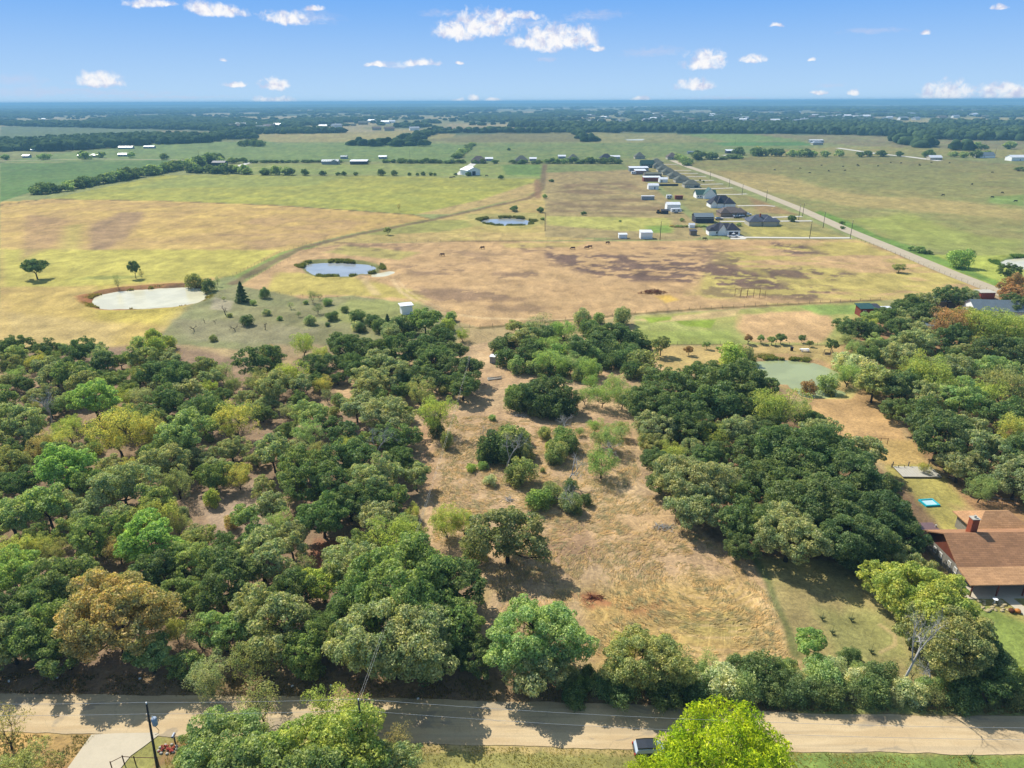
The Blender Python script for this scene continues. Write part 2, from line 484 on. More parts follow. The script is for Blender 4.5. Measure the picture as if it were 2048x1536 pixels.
paint([(0, 555), (480, 548), (480, 554), (0, 562)], A(120, 130, 66), 2, 3, op=0.7, noise=n_mid)
# fenced green lane
paint([(470, 552), (560, 505), (622, 488), (640, 490), (575, 522), (500, 556), (480, 566)], A(146, 164, 80), 2, 1, field='grass_lane')
# area around the upper pond and dirt track
paint([(480, 570), (560, 522), (640, 490), (700, 474), (862, 440), (960, 420), (1090, 380), (1095, 470), (1200, 480), (700, 486), (560, 540)], A(196, 170, 110), 2, 1, var=A(178, 166, 92))
paint([(720, 468), (840, 440), (930, 440), (950, 452), (880, 464), (760, 470)], A(148, 152, 82), 6, 4, op=0.8)
paint([(930, 428), (1080, 425), (1120, 442), (1050, 458), (950, 452)], A(176, 166, 100), 5, 3)
# plot between the yellow field and the new houses
paint([(1090, 332), (1260, 330), (1290, 360), (1420, 470), (1380, 480), (1090, 474)], A(168, 150, 104), 1, 0, field='pasture', var=A(182, 162, 110))
paint([(1090, 332), (1250, 330), (1262, 340), (1090, 345)], A(136, 150, 88), 3, 1)
paint([(1130, 366), (1250, 362), (1300, 384), (1180, 390), (1110, 384)], A(132, 108, 82), 4, 5, op=0.75, noise=n_str, nlo=.35, nhi=.55)
paint([(1090, 398), (1280, 396), (1360, 412), (1310, 430), (1100, 424)], A(134, 112, 84), 5, 5, op=0.75, noise=n_str, nlo=.35, nhi=.55)
paint([(1090, 432), (1340, 436), (1350, 462), (1240, 462), (1095, 450)], A(184, 182, 98), 4, 3, op=0.85)
paint([(1290, 452), (1345, 450), (1345, 466), (1300, 466)], A(140, 164, 78), 5, 2)
paint([(1270, 330), (1340, 326), (1700, 475), (1500, 480), (1440, 470)], A(150, 146, 92), 2, 0, field='lawn', var=A(170, 152, 100))
paint([(1560, 452), (1690, 474), (1500, 474), (1490, 440)], A(184, 172, 96), 6, 3, op=0.8)
paint([(1500, 395), (1600, 430), (1520, 425)], A(160, 134, 92), 4, 3)
# right pasture
paint([(1362, 324), (1500, 314), (1830, 312), (2048, 330), (2048, 580), (2000, 576), (1880, 530), (1740, 478), (1620, 425), (1480, 370)],
      A(158, 150, 94), 1, 0, field='pasture', var=A(140, 142, 86), vmix=0.9)
paint([(1600, 330), (1900, 330), (1960, 390), (1700, 372), (1560, 352)], A(142, 144, 88), 18, 10, op=0.5)
paint([(1420, 340), (1560, 350), (1700, 388), (1900, 400), (2048, 420), (2048, 440), (1700, 412), (1500, 376)], A(188, 166, 108), 12, 8, op=0.7)
paint([(1980, 392), (2048, 390), (2048, 412), (1975, 405)], A(130, 156, 82), 4, 3, op=0.8)
paint([(1700, 440), (1800, 425), (1950, 470), (2048, 480), (2048, 520), (1900, 505), (1780, 480)], A(160, 168, 84), 12, 8, op=0.7)
paint([(1800, 508), (2048, 512), (2048, 600), (2000, 580), (1880, 540)], A(176, 184, 80), 5, 3)
paint([(1620, 425), (1740, 478), (1880, 530), (1996, 574), (2006, 566), (1900, 522), (1760, 470), (1640, 420)], A(110, 146, 62), 3, 4, op=0.85)
# big tan pasture in the middle
paint([(480, 572), (600, 500), (700, 486), (1440, 480), (1715, 479), (1800, 506), (1900, 545), (1985, 578), (1900, 592), (1640, 608), (1270, 628), (1180, 645), (960, 655), (900, 640), (860, 612), (700, 592), (600, 598)],
      A(204, 168, 118), 1, 0, field='pasture', var=A(196, 160, 112), vmix=0.8)
paint([(1440, 500), (1720, 480), (1900, 548), (1980, 578), (1900, 592), (1560, 610), (1380, 590)], A(192, 176, 96), 10, 8, op=0.9, noise=n_str, nlo=.30, nhi=.50)
paint([(1000, 486), (1180, 484), (1150, 495), (1010, 496)], A(196, 176, 104), 3, 4, op=0.8)
paint([(560, 545), (700, 555), (820, 580), (860, 600), (700, 590), (520, 590)], A(192, 180, 84), 6, 5, op=0.75)
paint([(650, 505), (800, 520), (840, 505), (690, 490)], A(178, 170, 92), 5, 4, op=0.8)
DK = A(122, 98, 84)
dark_n = .55 * fbm(gx / 13, gy / 11, 77, 5) + .45 * fbm(gx / 4.5, gy / 3.2, 79, 4)
for P_, o_ in [([(1080, 505), (1240, 508), (1380, 520), (1500, 540), (1560, 560), (1560, 580), (1360, 566), (1200, 560), (1110, 530)], .85),
               ([(1260, 495), (1420, 490), (1500, 520), (1460, 545), (1320, 530)], .6), ([(1540, 485), (1610, 488), (1650, 508), (1580, 512)], .85),
               ([(1500, 530), (1640, 535), (1720, 548), (1700, 562), (1540, 552)], .8), ([(800, 575), (1000, 580), (1040, 600), (900, 606), (840, 596)], .55),
               ([(800, 530), (940, 530), (960, 550), (830, 552)], .5), ([(620, 488), (840, 488), (800, 502), (660, 500)], .6),
               ([(1040, 490), (1110, 492), (1120, 502), (1050, 504)], .7), ([(900, 500), (1030, 508), (1060, 525), (930, 525)], .4),
               ([(1380, 560), (1700, 575), (1650, 592), (1500, 600), (1400, 590)], .55), ([(960, 610), (1090, 612), (1080, 626), (980, 622)], .4),
               ([(980, 545), (1080, 542), (1080, 552), (1000, 556)], .6), ([(1560, 580), (1680, 572), (1700, 590), (1600, 600)], .6)]:
    paint(P_, DK, 9, 10, op=min(1, o_ * 1.15), noise=dark_n, nlo=.445, nhi=.53)
paint([(690, 520), (745, 590), (760, 590), (705, 520)], A(214, 184, 138), 3, 2, op=0.6)
line([(786, 560), (800, 582), (830, 602), (880, 624), (960, 636), (1100, 640), (1250, 632)], A(220, 190, 142), 1.6, 1, .7)
line([(796, 560), (815, 582), (845, 600), (890, 620)], A(220, 190, 142), 0.8, 1, .6)
paint([(1310, 592), (1340, 588), (1360, 600), (1330, 608)], A(214, 176, 84), 3, 3)
# fence tracks, dark overgrown strips
line([(0, 411), (95, 398), (330, 402), (560, 411), (828, 430), (862, 438)], A(122, 104, 66), 2.2, .6, .8)
line([(470, 566), (530, 532), (600, 497), (700, 472), (862, 440), (980, 414), (1060, 396), (1084, 378), (1088, 340), (1090, 328)], A(126, 104, 78), 5, .7, .85)
line([(1076, 396), (1074, 360)], A(150, 118, 88), 5, .7, .85)
line([(622, 488), (700, 485), (1000, 482), (1400, 477), (1440, 478)], A(132, 108, 80), 1.4, .6, .8)
line([(960, 656), (1270, 628), (1400, 618), (1640, 606), (1760, 600)], A(112, 100, 62), 2.0, .6, .8)
line([(900, 652), (960, 656)], A(122, 110, 66), 1.0, .6, .8)
line([(0, 325), (372, 319), (940, 325), (1085, 329), (1250, 328)], A(84, 106, 62), 4, .6, .8)
line([(0, 311), (470, 285), (940, 288), (1500, 284)], A(90, 114, 70), 4, .6, .6)
line([(1362, 324), (1500, 315), (1790, 313)], A(84, 100, 58), 4, .6, .8)
line([(1100, 329), (1500, 470)], A(130, 140, 84), 3, .6, .3)
# scrub by the long pond
paint([(340, 652), (400, 600), (470, 570), (620, 600), (700, 592), (860, 612), (930, 660), (900, 700), (640, 720), (380, 690), (300, 690)], A(150, 146, 100), 4, 4, var=A(134, 140, 92), field='scrub')
paint([(350, 640), (470, 640), (640, 660), (560, 690), (380, 680)], A(160, 152, 116), 8, 6, op=0.7)
paint([(530, 690), (700, 690), (640, 730), (540, 720)], A(186, 156, 118), 8, 6, op=0.7)
paint([(700, 600), (840, 604), (860, 640), (760, 650), (640, 640)], A(160, 164, 92), 7, 5, op=0.8)
paint([(430, 598), (470, 602), (460, 622), (420, 618)], A(180, 168, 140), 3, 3, op=.8)
# garden and lawns right of centre
paint([(1270, 632), (1640, 609), (1760, 602), (1790, 640), (1690, 690), (1500, 690), (1270, 690)], A(176, 172, 96), 2, 1, field='lawn', var=A(156, 168, 92))
paint([(1480, 628), (1640, 622), (1680, 650), (1640, 686), (1500, 684), (1470, 655)], A(214, 174, 124), 5, 5, op=.95)
paint([(1270, 640), (1480, 618), (1470, 632), (1320, 645)], A(214, 182, 130), 3, 3, op=.8)
paint([(1600, 612), (1740, 608), (1740, 628), (1640, 630)], A(140, 166, 82), 4, 3, op=.9)
paint([(1288, 636), (1345, 632), (1345, 640), (1300, 646)], A(150, 170, 58), 2, 2)
paint([(1350, 642), (1430, 640), (1420, 656), (1370, 652)], A(144, 164, 56), 2, 2)
paint([(1270, 660), (1460, 662), (1480, 690), (1270, 690)], A(150, 164, 78), 6, 4, op=.7)
paint([(1300, 692), (1690, 690), (1760, 720), (1800, 760), (1700, 830), (1560, 780), (1440, 740), (1360, 740), (1310, 760), (1280, 730)], A(196, 168, 108), 3, 2, field='lawn', var=A(176, 160, 96))
line([(1270, 690), (1440, 689), (1700, 690)], A(118, 112, 66), .7, .6, .8)
paint([(1620, 800), (1720, 778), (1800, 830), (1820, 900), (1880, 960), (1760, 920), (1600, 850)], A(198, 160, 108), 5, 3, field='clearing')
paint([(1700, 880), (1880, 880), (1960, 960), (1780, 940)], A(200, 168, 104), 6, 4)
paint([(1660, 690), (1720, 690), (1830, 800), (1780, 830), (1700, 760)], A(202, 168, 112), 5, 3, op=.8)
paint([(1640, 786), (1720, 778), (1700, 800), (1650, 800)], A(196, 182, 110), 3, 2)
# house yard
paint([(1770, 930), (1900, 930), (2060, 1000), (2060, 1340), (1960, 1240), (1880, 1130), (1800, 1040), (1770, 990)], A(180, 168, 92), 5, 3, field='lawn', var=A(190, 176, 96))
paint([(1960, 1020), (2060, 1040), (2060, 1090), (1990, 1070), (1900, 1010)], A(190, 158, 108), 8, 4, op=.8)
# woods floor, left
paint([(0, 700), (340, 690), (560, 730), (700, 720), (860, 690), (940, 700), (980, 760), (840, 840), (830, 930), (850, 1020), (830, 1090), (960, 1150), (960, 1300), (1150, 1350), (1150, 1392), (0, 1392)],
      A(168, 140, 112), 8, 8, var=A(140, 118, 90), field='woodland_floor')
paint([(380, 990), (520, 960), (560, 1050), (430, 1070)], A(176, 152, 128), 6, 8, op=.8)
paint([(640, 1080), (720, 1070), (720, 1110), (600, 1150)], A(160, 98, 68), 6, 8, op=.8)
# woods floor, right
paint([(1260, 780), (1500, 720), (1620, 850), (1800, 960), (1880, 1060), (1860, 1130), (1700, 1130), (1500, 1110), (1400, 1080), (1310, 950)], A(150, 122, 92), 6, 6, var=A(128, 108, 80), field='woodland_floor')
paint([(1690, 640), (1960, 590), (2060, 600), (2060, 1060), (1950, 1030), (1890, 960), (1790, 830), (1700, 700)], A(178, 138, 98), 6, 6, var=A(148, 122, 88), field='woodland_floor')
paint([(1960, 585), (2060, 600), (2060, 625), (1940, 606)], A(190, 166, 130), 4, 4, op=.7)
# cleared lot
paint([(640, 820), (700, 740), (830, 720), (930, 690), (1000, 680), (1290, 700), (1330, 740), (1240, 780), (1260, 850), (1290, 920), (1320, 1000), (1420, 1075), (1500, 1115), (1545, 1190), (1580, 1270), (1590, 1330), (1500, 1345), (1150, 1320), (960, 1290), (985, 1180), (860, 1110), (850, 1000), (832, 900), (830, 850), (760, 830)],
      A(214, 184, 142), 4, 4, var=A(200, 166, 128), field='cleared_lot', straw=1.0, vmix=.7)
paint([(1150, 1180), (1480, 1150), (1560, 1250), (1580, 1330), (1200, 1330)], A(208, 176, 108), 22, 12, op=.9, straw=1.0)
paint([(1180, 1040), (1330, 1020), (1400, 1080), (1250, 1110)], A(212, 178, 130), 18, 10, op=.7, straw=1.0)
paint([(1060, 1060), (1160, 1050), (1200, 1110), (1120, 1130), (1040, 1100)], A(172, 134, 106), 16, 12, op=.5, straw=.7)
paint([(1145, 1190), (1185, 1185), (1230, 1210), (1170, 1215)], A(186, 122, 84), 5, 8, op=.8, straw=.3)
paint([(1240, 1210), (1320, 1200), (1310, 1235), (1260, 1235)], A(184, 120, 84), 8, 8, op=.6, straw=.5)
paint([(1340, 1230), (1480, 1225), (1500, 1270), (1380, 1280)], A(168, 168, 92), 14, 10, op=.45, straw=1)
paint([(840, 850), (870, 850), (868, 990), (846, 980)], A(194, 150, 116), 7, 4, op=.6)
for q in range(16):                                   # mower and tyre arcs in the cut straw
    cx_, cy_ = at(1400, 1150)[:2]; rr = 3.0 + q * 1.15; a0 = rad(-150 + (q * 53) % 90); 
    pts = [(cx_ + rr * 1.15 * math.cos(a0 + rad(8 * j)), cy_ + rr * math.sin(a0 + rad(8 * j))) for j in range(10 + (q * 7) % 9)]
    line(pts, A(226, 192, 146), 0.35, 1.0, .55, world=True, wob=.6)
line([(960, 700), (1010, 730), (1020, 760), (960, 800), (900, 830), (860, 880), (858, 960), (880, 1010)], A(214, 178, 136), 1.1, 1, .6)
line([(1060, 840), (1090, 900), (1110, 960), (1200, 1010), (1300, 1040)], A(216, 180, 138), 1.0, 1, .5)
line([(1300, 700), (1280, 740), (1180, 745), (1100, 735), (1020, 740)], A(214, 176, 132), 2.0, 1, .5)
# side yard beyond the cleared lot
paint([(1500, 1112), (1700, 1125), (1880, 1120), (1960, 1220), (2060, 1320), (2060, 1380), (1620, 1350), (1590, 1300), (1550, 1190)], A(176, 158, 104), 3, 3, field='lawn', var=A(160, 154, 94))
paint([(1640, 1220), (1760, 1220), (1830, 1320), (1680, 1330)], A(156, 162, 92), 14, 8, op=.6)
paint([(1945, 1200), (2060, 1250), (2060, 1420), (1990, 1330)], A(142, 158, 76), 6, 4)
line([(1512, 1120), (1535, 1160), (1552, 1210), (1575, 1260), (1590, 1310)], A(112, 122, 72), 1.2, 1, .85)
line([(1760, 1250), (1790, 1270), (1790, 1290), (1760, 1305)], A(206, 178, 128), .5, 1, .7)
# verges of the county road
paint([(-60, 1340), (1200, 1362), (1700, 1380), (2110, 1375), (2110, 1440), (1600, 1432), (1200, 1412), (700, 1396), (-60, 1394)], A(164, 134, 102), 3, 5, var=A(142, 128, 88), field='verge')
paint([(1560, 1405), (2110, 1398), (2110, 1432), (1600, 1430)], A(150, 156, 86), 4, 5, field='verge')
paint([(-60, 1465), (700, 1480), (1300, 1500), (2110, 1508), (2110, 1640), (-60, 1640)], A(172, 166, 96), 2, 2, field='verge', var=A(158, 158, 86))
paint([(-60, 1462), (260, 1466), (200, 1536), (-60, 1560)], A(206, 170, 108), 4, 5, var=A(178, 138, 84), field='verge')
paint([(140, 1520), (230, 1490), (170, 1560), (60, 1600)], A(150, 108, 72), 5, 6, op=.8)
paint([(330, 1480), (420, 1480), (380, 1530), (300, 1540)], A(168, 136, 92), 5, 4)
paint([(780, 1480), (1300, 1498), (1300, 1512), (780, 1500)], A(208, 180, 120), 3, 4, op=.8)
paint([(1580, 1508), (2110, 1514), (2110, 1600), (1580, 1600)], A(134, 156, 76), 4, 3)

# ponds: bed and bank
def oval(cx, cy, hw, hh, n=22, wob=.06, seed=1, sk=0.0):
    r = random.Random(seed); P = []
    ph = [r.uniform(0, 6.28) for _ in range(3)]
    for i in range(n):
        a = 2 * PI * i / n
        k_ = 1 + wob * (math.sin(2 * a + ph[0]) + .6 * math.sin(3 * a + ph[1]) + .4 * math.sin(5 * a + ph[2]))
        P.append((cx + hw * k_ * math.cos(a) + sk * math.sin(a), cy - hh * k_ * math.sin(a)))
    return P
POND_LONG = [(184, 603), (190, 593), (214, 586), (260, 580), (330, 576), (378, 574), (398, 578), (410, 590), (404, 600), (370, 609), (300, 615), (225, 617), (196, 613)]
POND_REED = [(608, 530), (640, 525), (700, 526), (740, 530), (752, 537), (745, 545), (700, 551), (640, 552), (618, 544)]
POND_SMALL = [(742, 550), (760, 544), (784, 541), (786, 546), (768, 551), (750, 553)]
POND_UP = [(960, 440), (985, 437), (1030, 436), (1056, 440), (1062, 446), (1045, 450), (1005, 451), (975, 447)]
POND_GREEN = [(1470, 735), (1500, 723), (1560, 719), (1620, 724), (1660, 736), (1674, 752), (1668, 770), (1640, 780), (1600, 778), (1560, 768), (1500, 752)]
POND_GREEN2 = [(1600, 775), (1668, 778), (1695, 784), (1680, 790), (1640, 792), (1600, 790)]
POND_RIGHT = [(1998, 525), (2020, 517), (2090, 512), (2130, 524), (2100, 540), (2040, 537), (2010, 532)]
def chaikin(P, n=2):
    for _ in range(n):
        Q_ = []
        for i in range(len(P)):
            a, b = P[i], P[(i + 1) % len(P)]
            Q_ += [(a[0] * .75 + b[0] * .25, a[1] * .75 + b[1] * .25), (a[0] * .25 + b[0] * .75, a[1] * .25 + b[1] * .75)]
        P = Q_
    return P
POND_LONG, POND_REED, POND_SMALL, POND_UP, POND_GREEN, POND_GREEN2, POND_RIGHT = [chaikin(P_) for P_ in (POND_LONG, POND_REED, POND_SMALL, POND_UP, POND_GREEN, POND_GREEN2, POND_RIGHT)]
POND_FAR = [(1250, 279), (1290, 278), (1285, 281), (1255, 281)]
PONDS = [(POND_LONG, .55), (POND_REED, .6), (POND_SMALL, .3), (POND_UP, .4), (POND_GREEN, .7), (POND_GREEN2, .4), (POND_RIGHT, .5)]
for q, P_ in enumerate([POND_LONG, POND_REED, POND_UP, POND_GREEN, POND_RIGHT]):
    cx_ = sum(p[0] for p in P_) / len(P_); cy_ = sum(p[1] for p in P_) / len(P_)
    rim = [A(160, 116, 72), A(136, 138, 78), A(150, 140, 86), A(190, 156, 108), A(110, 134, 72)][q]
    grow = [1.10, 1.14, 1.10, 1.10, 1.06][q]
    paint([(cx_ + (a - cx_) * grow - (6 if q == 0 else 0), cy_ + (b - cy_) * (grow + .22) - 1) for a, b in P_], rim, 2.5, 3.5)
paint([(150, 592), (200, 588), (190, 612), (160, 606)], A(176, 112, 68), 3, 3, op=.8)
paint([(180, 592), (400, 566), (410, 574), (230, 590)], A(120, 96, 66), 2, 4, op=.8)
paint([(1330, 830), (1480, 716), (1520, 710), (1480, 740)], A(150, 128, 86), 3, 3, op=.5)

n_x = fbm(gx / 7, gy / 1.6 / (1 + gy / 300), 91, 4)
C *= (0.76 + 0.48 * n_sm[:, None]) * (0.82 + 0.36 * n_mid[:, None]) * (0.80 + .40 * n_x[:, None]) * (0.93 + .14 * n_big[:, None])
lum = C @ np.array([.3, .6, .1]); C = C * .95 + lum[:, None] * np.array([.05, .05, .045])[None, :]
lum = C @ np.array([.3, .6, .1]); fs = (.06 * sstep(300, 420, gy) * (1 - sstep(1500, 2200, gy)))[:, None]
C = np.clip(C + (C - lum[:, None]) * fs, .01, .9)
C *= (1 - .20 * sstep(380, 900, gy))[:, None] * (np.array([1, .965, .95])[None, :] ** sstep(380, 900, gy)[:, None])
C = np.clip(C, 0.01, .85)
GZ = np.zeros(gx.size)
for P_, dep in PONDS:
    W_ = G(P_); a = np.array(W_)
    sel = np.where((gx > a[:, 0].min() - 12) & (gx < a[:, 0].max() + 12) & (gy > a[:, 1].min() - 12) & (gy < a[:, 1].max() + 12))[0]
    sd = sdf(W_, gx[sel], gy[sel]) + (fbm(gx[sel] / 5, gy[sel] / 5, 4) - .5) * 2.2
    GZ[sel] = np.minimum(GZ[sel], -0.95 * sstep(-2.2, 1.6, sd)) + 0.0
    GZ[sel] += 0.55 * np.exp(-((sd + 5.0) / 2.2) ** 2) * (fbm(gx[sel] / 14, gy[sel] / 14, 6) > .2)
nearm = sstep(300, 180, gy) if False else 1 - sstep(180, 300, gy)
lotm = (ID == IDN.index('cleared_lot')) | (ID == IDN.index('woodland_floor'))
GZ += nearm * lotm * (n_sm - .5) * 0.30

def ground_mat():
    m = bpy.data.materials.new('ground_cover'); m.use_nodes = True
    t = NT(m.node_tree); b = t.n['Principled BSDF']
    b.inputs['Roughness'].default_value = .95; b.inputs['Specular IOR Level'].default_value = .1
    at_ = t.node('ShaderNodeAttribute', attribute_name='Col')
    geo = t.node('ShaderNodeNewGeometry'); P = geo.outputs['Position']
    n1 = t.noise(P, 1.6, 5, .65, .6); n2 = t.noise(P, 6.0, 3, .7); n3 = t.noise(t.vmath('MULTIPLY', P, (1, .45, 1)), .16, 5, .6, .8)
    f = t.math('ADD', t.math('MULTIPLY', n1, .45), t.math('ADD', t.math('MULTIPLY', n2, .25), t.math('MULTIPLY', n3, .30)))
    c = t.mix(1.0, at_.outputs['Color'], t.mix(t.ramp(f, .34, .66), (.60, .61, .64), (1.40, 1.37, 1.26)), 'MULTIPLY')
    # cut straw: fine arcs about two turning points
    st = at_.outputs['Alpha']
    acc = None
    for (px, py, sc) in ((1400, 1170, 1.0), (1150, 900, .8), (880, 1150, 1.1)):
        o = at(px, py)
        v = t.vmath('SUBTRACT', P, (o.x, o.y, 0)); s = t.node('ShaderNodeSeparateXYZ'); t.l.new(v, s.inputs[0])
        d = t.vmath('LENGTH', v); a = t.math('ARCTAN2', s.outputs[1], s.outputs[0])
        cb = t.node('ShaderNodeCombineXYZ'); t.l.new(t.math('MULTIPLY', d, 1.9 * sc), cb.inputs[0]); t.l.new(t.math('MULTIPLY', a, 2.6), cb.inputs[1])
        n = t.noise(cb.outputs[0], 1.0, 5, .7, 1.2)
        acc = n if acc is None else t.math('MAXIMUM', acc, n)
    strawc = t.mix(t.ramp(acc, .52, .70), (.82, .79, .77), (1.26, 1.24, 1.16))
    c2 = t.mix(1.0, c, strawc, 'MULTIPLY')
    c = t.mix(t.math('MULTIPLY', st, .85), c, c2)
    t.l.new(c, b.inputs['Base Color'])
    bn = t.node('ShaderNodeBump'); bn.inputs['Strength'].default_value = .55; bn.inputs['Distance'].default_value = .25
    t.l.new(t.math('ADD', n1, t.math('MULTIPLY', acc, .6)), bn.inputs['Height']); t.l.new(bn.outputs[0], b.inputs['Normal'])
    return m
GM = ground_mat()
NR = len(ys)
idx = np.arange(NR * NC).reshape(NR, NC)
Q = np.stack([idx[:-1, :-1], idx[:-1, 1:], idx[1:, 1:], idx[1:, :-1]], -1).reshape(-1, 4)
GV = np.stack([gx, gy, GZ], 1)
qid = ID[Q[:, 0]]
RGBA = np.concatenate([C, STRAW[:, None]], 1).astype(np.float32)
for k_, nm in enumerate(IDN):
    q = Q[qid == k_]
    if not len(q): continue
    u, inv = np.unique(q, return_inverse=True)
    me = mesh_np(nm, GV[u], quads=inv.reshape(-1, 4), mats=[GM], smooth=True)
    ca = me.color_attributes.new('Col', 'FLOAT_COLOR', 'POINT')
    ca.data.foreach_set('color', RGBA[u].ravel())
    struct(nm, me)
# the land beyond and around, down to the horizon
mb = MB(); R_ = 60000
nb = 96; vs = [(0, 0, -.6)] + [(R_ * math.cos(2 * PI * i / nb), R_ * math.sin(2 * PI * i / nb), -.6) for i in range(nb)]
mb.add(vs, [(0, 1 + i, 1 + (i + 1) % nb) for i in range(nb)])
def far_mat():
    m = bpy.data.materials.new('far_land'); m.use_nodes = True
    t = NT(m.node_tree); b = t.n['Principled BSDF']; b.inputs['Roughness'].default_value = 1; b.inputs['Specular IOR Level'].default_value = 0
    P = t.node('ShaderNodeNewGeometry').outputs['Position']
    n = t.noise(t.vmath('MULTIPLY', P, (1, .6, 1)), .0016, 6, .6, .5)
    c = t.mix(t.ramp(n, .46, .62), A(66, 88, 66), A(120, 136, 92))
    c = t.mix(t.ramp(n, .62, .72), c, A(165, 155, 115))
    t.l.new(c, b.inputs['Base Color']); return m
FM = far_mat()
tag(mb.build('plain', FM), kind='structure')
# low ridges on the horizon
hx = np.linspace(-26000, 26000, 180); hy = np.linspace(9200, 24000, 40)
HX, HY = np.meshgrid(hx, hy)
env = sstep(9200, 11500, HY) * (1 - sstep(21000, 24000, HY))
HZ = -0.8 + env * (8 + 22 * fbm(HX / 3800, HY / 2500, 51, 3) + 30 * sstep(1500, 7500, HX) * sstep(10500, 13500, HY) + 8 * fbm(HX / 900, HY / 900, 57, 3))
HZ = np.minimum(HZ, 60)
idx = np.arange(HX.size).reshape(HX.shape)
Qh = np.stack([idx[:-1, :-1], idx[:-1, 1:], idx[1:, 1:], idx[1:, :-1]], -1).reshape(-1, 4)
struct('hills', mesh_np('hills', np.stack([HX.ravel(), HY.ravel(), HZ.ravel()], 1), quads=Qh, mats=[FM], smooth=True))

# water
def water_mat(name, col, rough, refl=0.5):
    m = bpy.data.materials.new(name); m.use_nodes = True
    t = NT(m.node_tree); b = t.n['Principled BSDF']
    P = t.node('ShaderNodeNewGeometry').outputs['Position']
    n = t.noise(P, .12, 3, .5)
    t.l.new(t.mix(t.ramp(n, .4, .6), tuple(c * .92 for c in col), tuple(min(1, c * 1.06) for c in col)), b.inputs['Base Color'])
    b.inputs['Roughness'].default_value = rough; b.inputs['IOR'].default_value = 1.33
    b.inputs['Specular IOR Level'].default_value = refl
    bn = t.node('ShaderNodeBump'); bn.inputs['Strength'].default_value = .12; bn.inputs['Distance'].default_value = .03
    t.l.new(t.noise(P, 3.0, 3, .6), bn.inputs['Height']); t.l.new(bn.outputs[0], b.inputs['Normal'])
    return m
WPALE = water_mat('pale_silt_water', A(236, 228, 192), .2, .22)
WBLUE = water_mat('clear_pond_water', A(180, 184, 184), .08, .6)
WGREEN = water_mat('green_pond_water', A(172, 180, 128), .16, .25)
def pond(P_, m, z=-.32, grow=1.6):
    W_ = G(P_); cx_ = sum(p[0] for p in W_) / len(W_); cy_ = sum(p[1] for p in W_) / len(W_)
    out_ = []
    for x, y in W_:
        d = math.hypot(x - cx_, y - cy_); k_ = (d + grow) / d
        out_.append((cx_ + (x - cx_) * k_, cy_ + (y - cy_) * k_, 0))
    mb = MB(); mb.add(out_, [tuple(range(len(out_)))])
    o = mb.build('pond_water', m); o.location.z = z; tag(o, kind='structure')
for P_, m in ((POND_LONG, WPALE), (POND_REED, WBLUE), (POND_SMALL, WPALE), (POND_UP, WBLUE), (POND_GREEN, WGREEN), (POND_GREEN2, WGREEN), (POND_RIGHT, WPALE)):
    pond(P_, m, -.32 - (.02 if P_ is POND_GREEN2 or P_ is POND_SMALL else 0))
pond(POND_FAR, WPALE, .15, 0)

# ------------------------------------------------------------------ roads and concrete
def strip(name, P_, m, z, world=False, th=None):
    W_ = P_ if world else G(P_)
    mb = MB()
    if th: mb.prism([(p[0], p[1]) for p in W_], 0 - .3, z)
    else: mb.add([(p[0], p[1], z) for p in W_], [tuple(range(len(W_)))])
    return tag(mb.build(name, m), kind='structure')
def road_mat():
    m = bpy.data.materials.new('chip_seal'); m.use_nodes = True
    t = NT(m.node_tree); b = t.n['Principled BSDF']; b.inputs['Roughness'].default_value = .9; b.inputs['Specular IOR Level'].default_value = .15
    P = t.node('ShaderNodeNewGeometry').outputs['Position']
    big = t.noise(t.vmath('MULTIPLY', P, (.06, .5, 1)), 1.6, 5, .6, .5)
    fn = t.noise(P, 9.0, 4, .7)
    c = t.mix(t.ramp(big, .35, .65), A(214, 186, 142), A(230, 204, 160))
    pt = t.noise(t.vmath('MULTIPLY', P, (.35, .8, 1)), .42, 4, .55, .8)
    c = t.mix(t.math('MULTIPLY', t.ramp(pt, .57, .63), .50), c, A(150, 142, 128))
    tr_ = t.noise(t.vmath('MULTIPLY', P, (.03, 1.0, 1)), .9, 3, .5)
    c = t.mix(t.math('MULTIPLY', t.ramp(tr_, .50, .60), .30), c, A(176, 160, 134))
    ck = t.node('ShaderNodeTexVoronoi', feature='DISTANCE_TO_EDGE'); t.l.new(t.vmath('ADD', P, t.vmath('MULTIPLY', t.noise(P, .8, 3, .6, out=1), (1.2, 1.2, 0))), ck.inputs['Vector']); ck.inputs['Scale'].default_value = .22
    c = t.mix(t.math('MULTIPLY', t.math('LESS_THAN', ck.outputs['Distance'], .008), .14), c, A(140, 130, 112))
    c = t.mix(1.0, c, t.mix(t.ramp(fn, .3, .7), (.9, .9, .9), (1.08, 1.08, 1.07)), 'MULTIPLY')
    t.l.new(c, b.inputs['Base Color'])
    bn = t.node('ShaderNodeBump'); bn.inputs['Strength'].default_value = .3; bn.inputs['Distance'].default_value = .02
    t.l.new(fn, bn.inputs['Height']); t.l.new(bn.outputs[0], b.inputs['Normal'])
    return m
ROAD = road_mat()
CONC = mat('concrete', A(218, 204, 176), .85, .06, .5, .05)
CONCW = mat('white_concrete', A(226, 220, 206), .85, .05, .3)
def jag(a, b, n, amp, seed):
    A_ = Vector(at(*a)); B_ = Vector(at(*b)); out_ = []; n *= 4
    for i in range(n + 1):
        p = A_.lerp(B_, i / n); x_ = np.array([p.x]); out_.append((p.x, p.y + amp * 3.2 * (float(fbm(x_ / 4.0, x_ * 0 + seed, 3, 5)[0]) - .5)))
    return out_
top = jag((-160, 1385), (700, 1396), 60, .16, 1) + jag((700, 1396), (1250, 1408), 50, .16, 2)[1:] + jag((1250, 1408), (1600, 1428), 40, .16, 3)[1:] + jag((1600, 1428), (2250, 1436), 50, .16, 4)[1:]
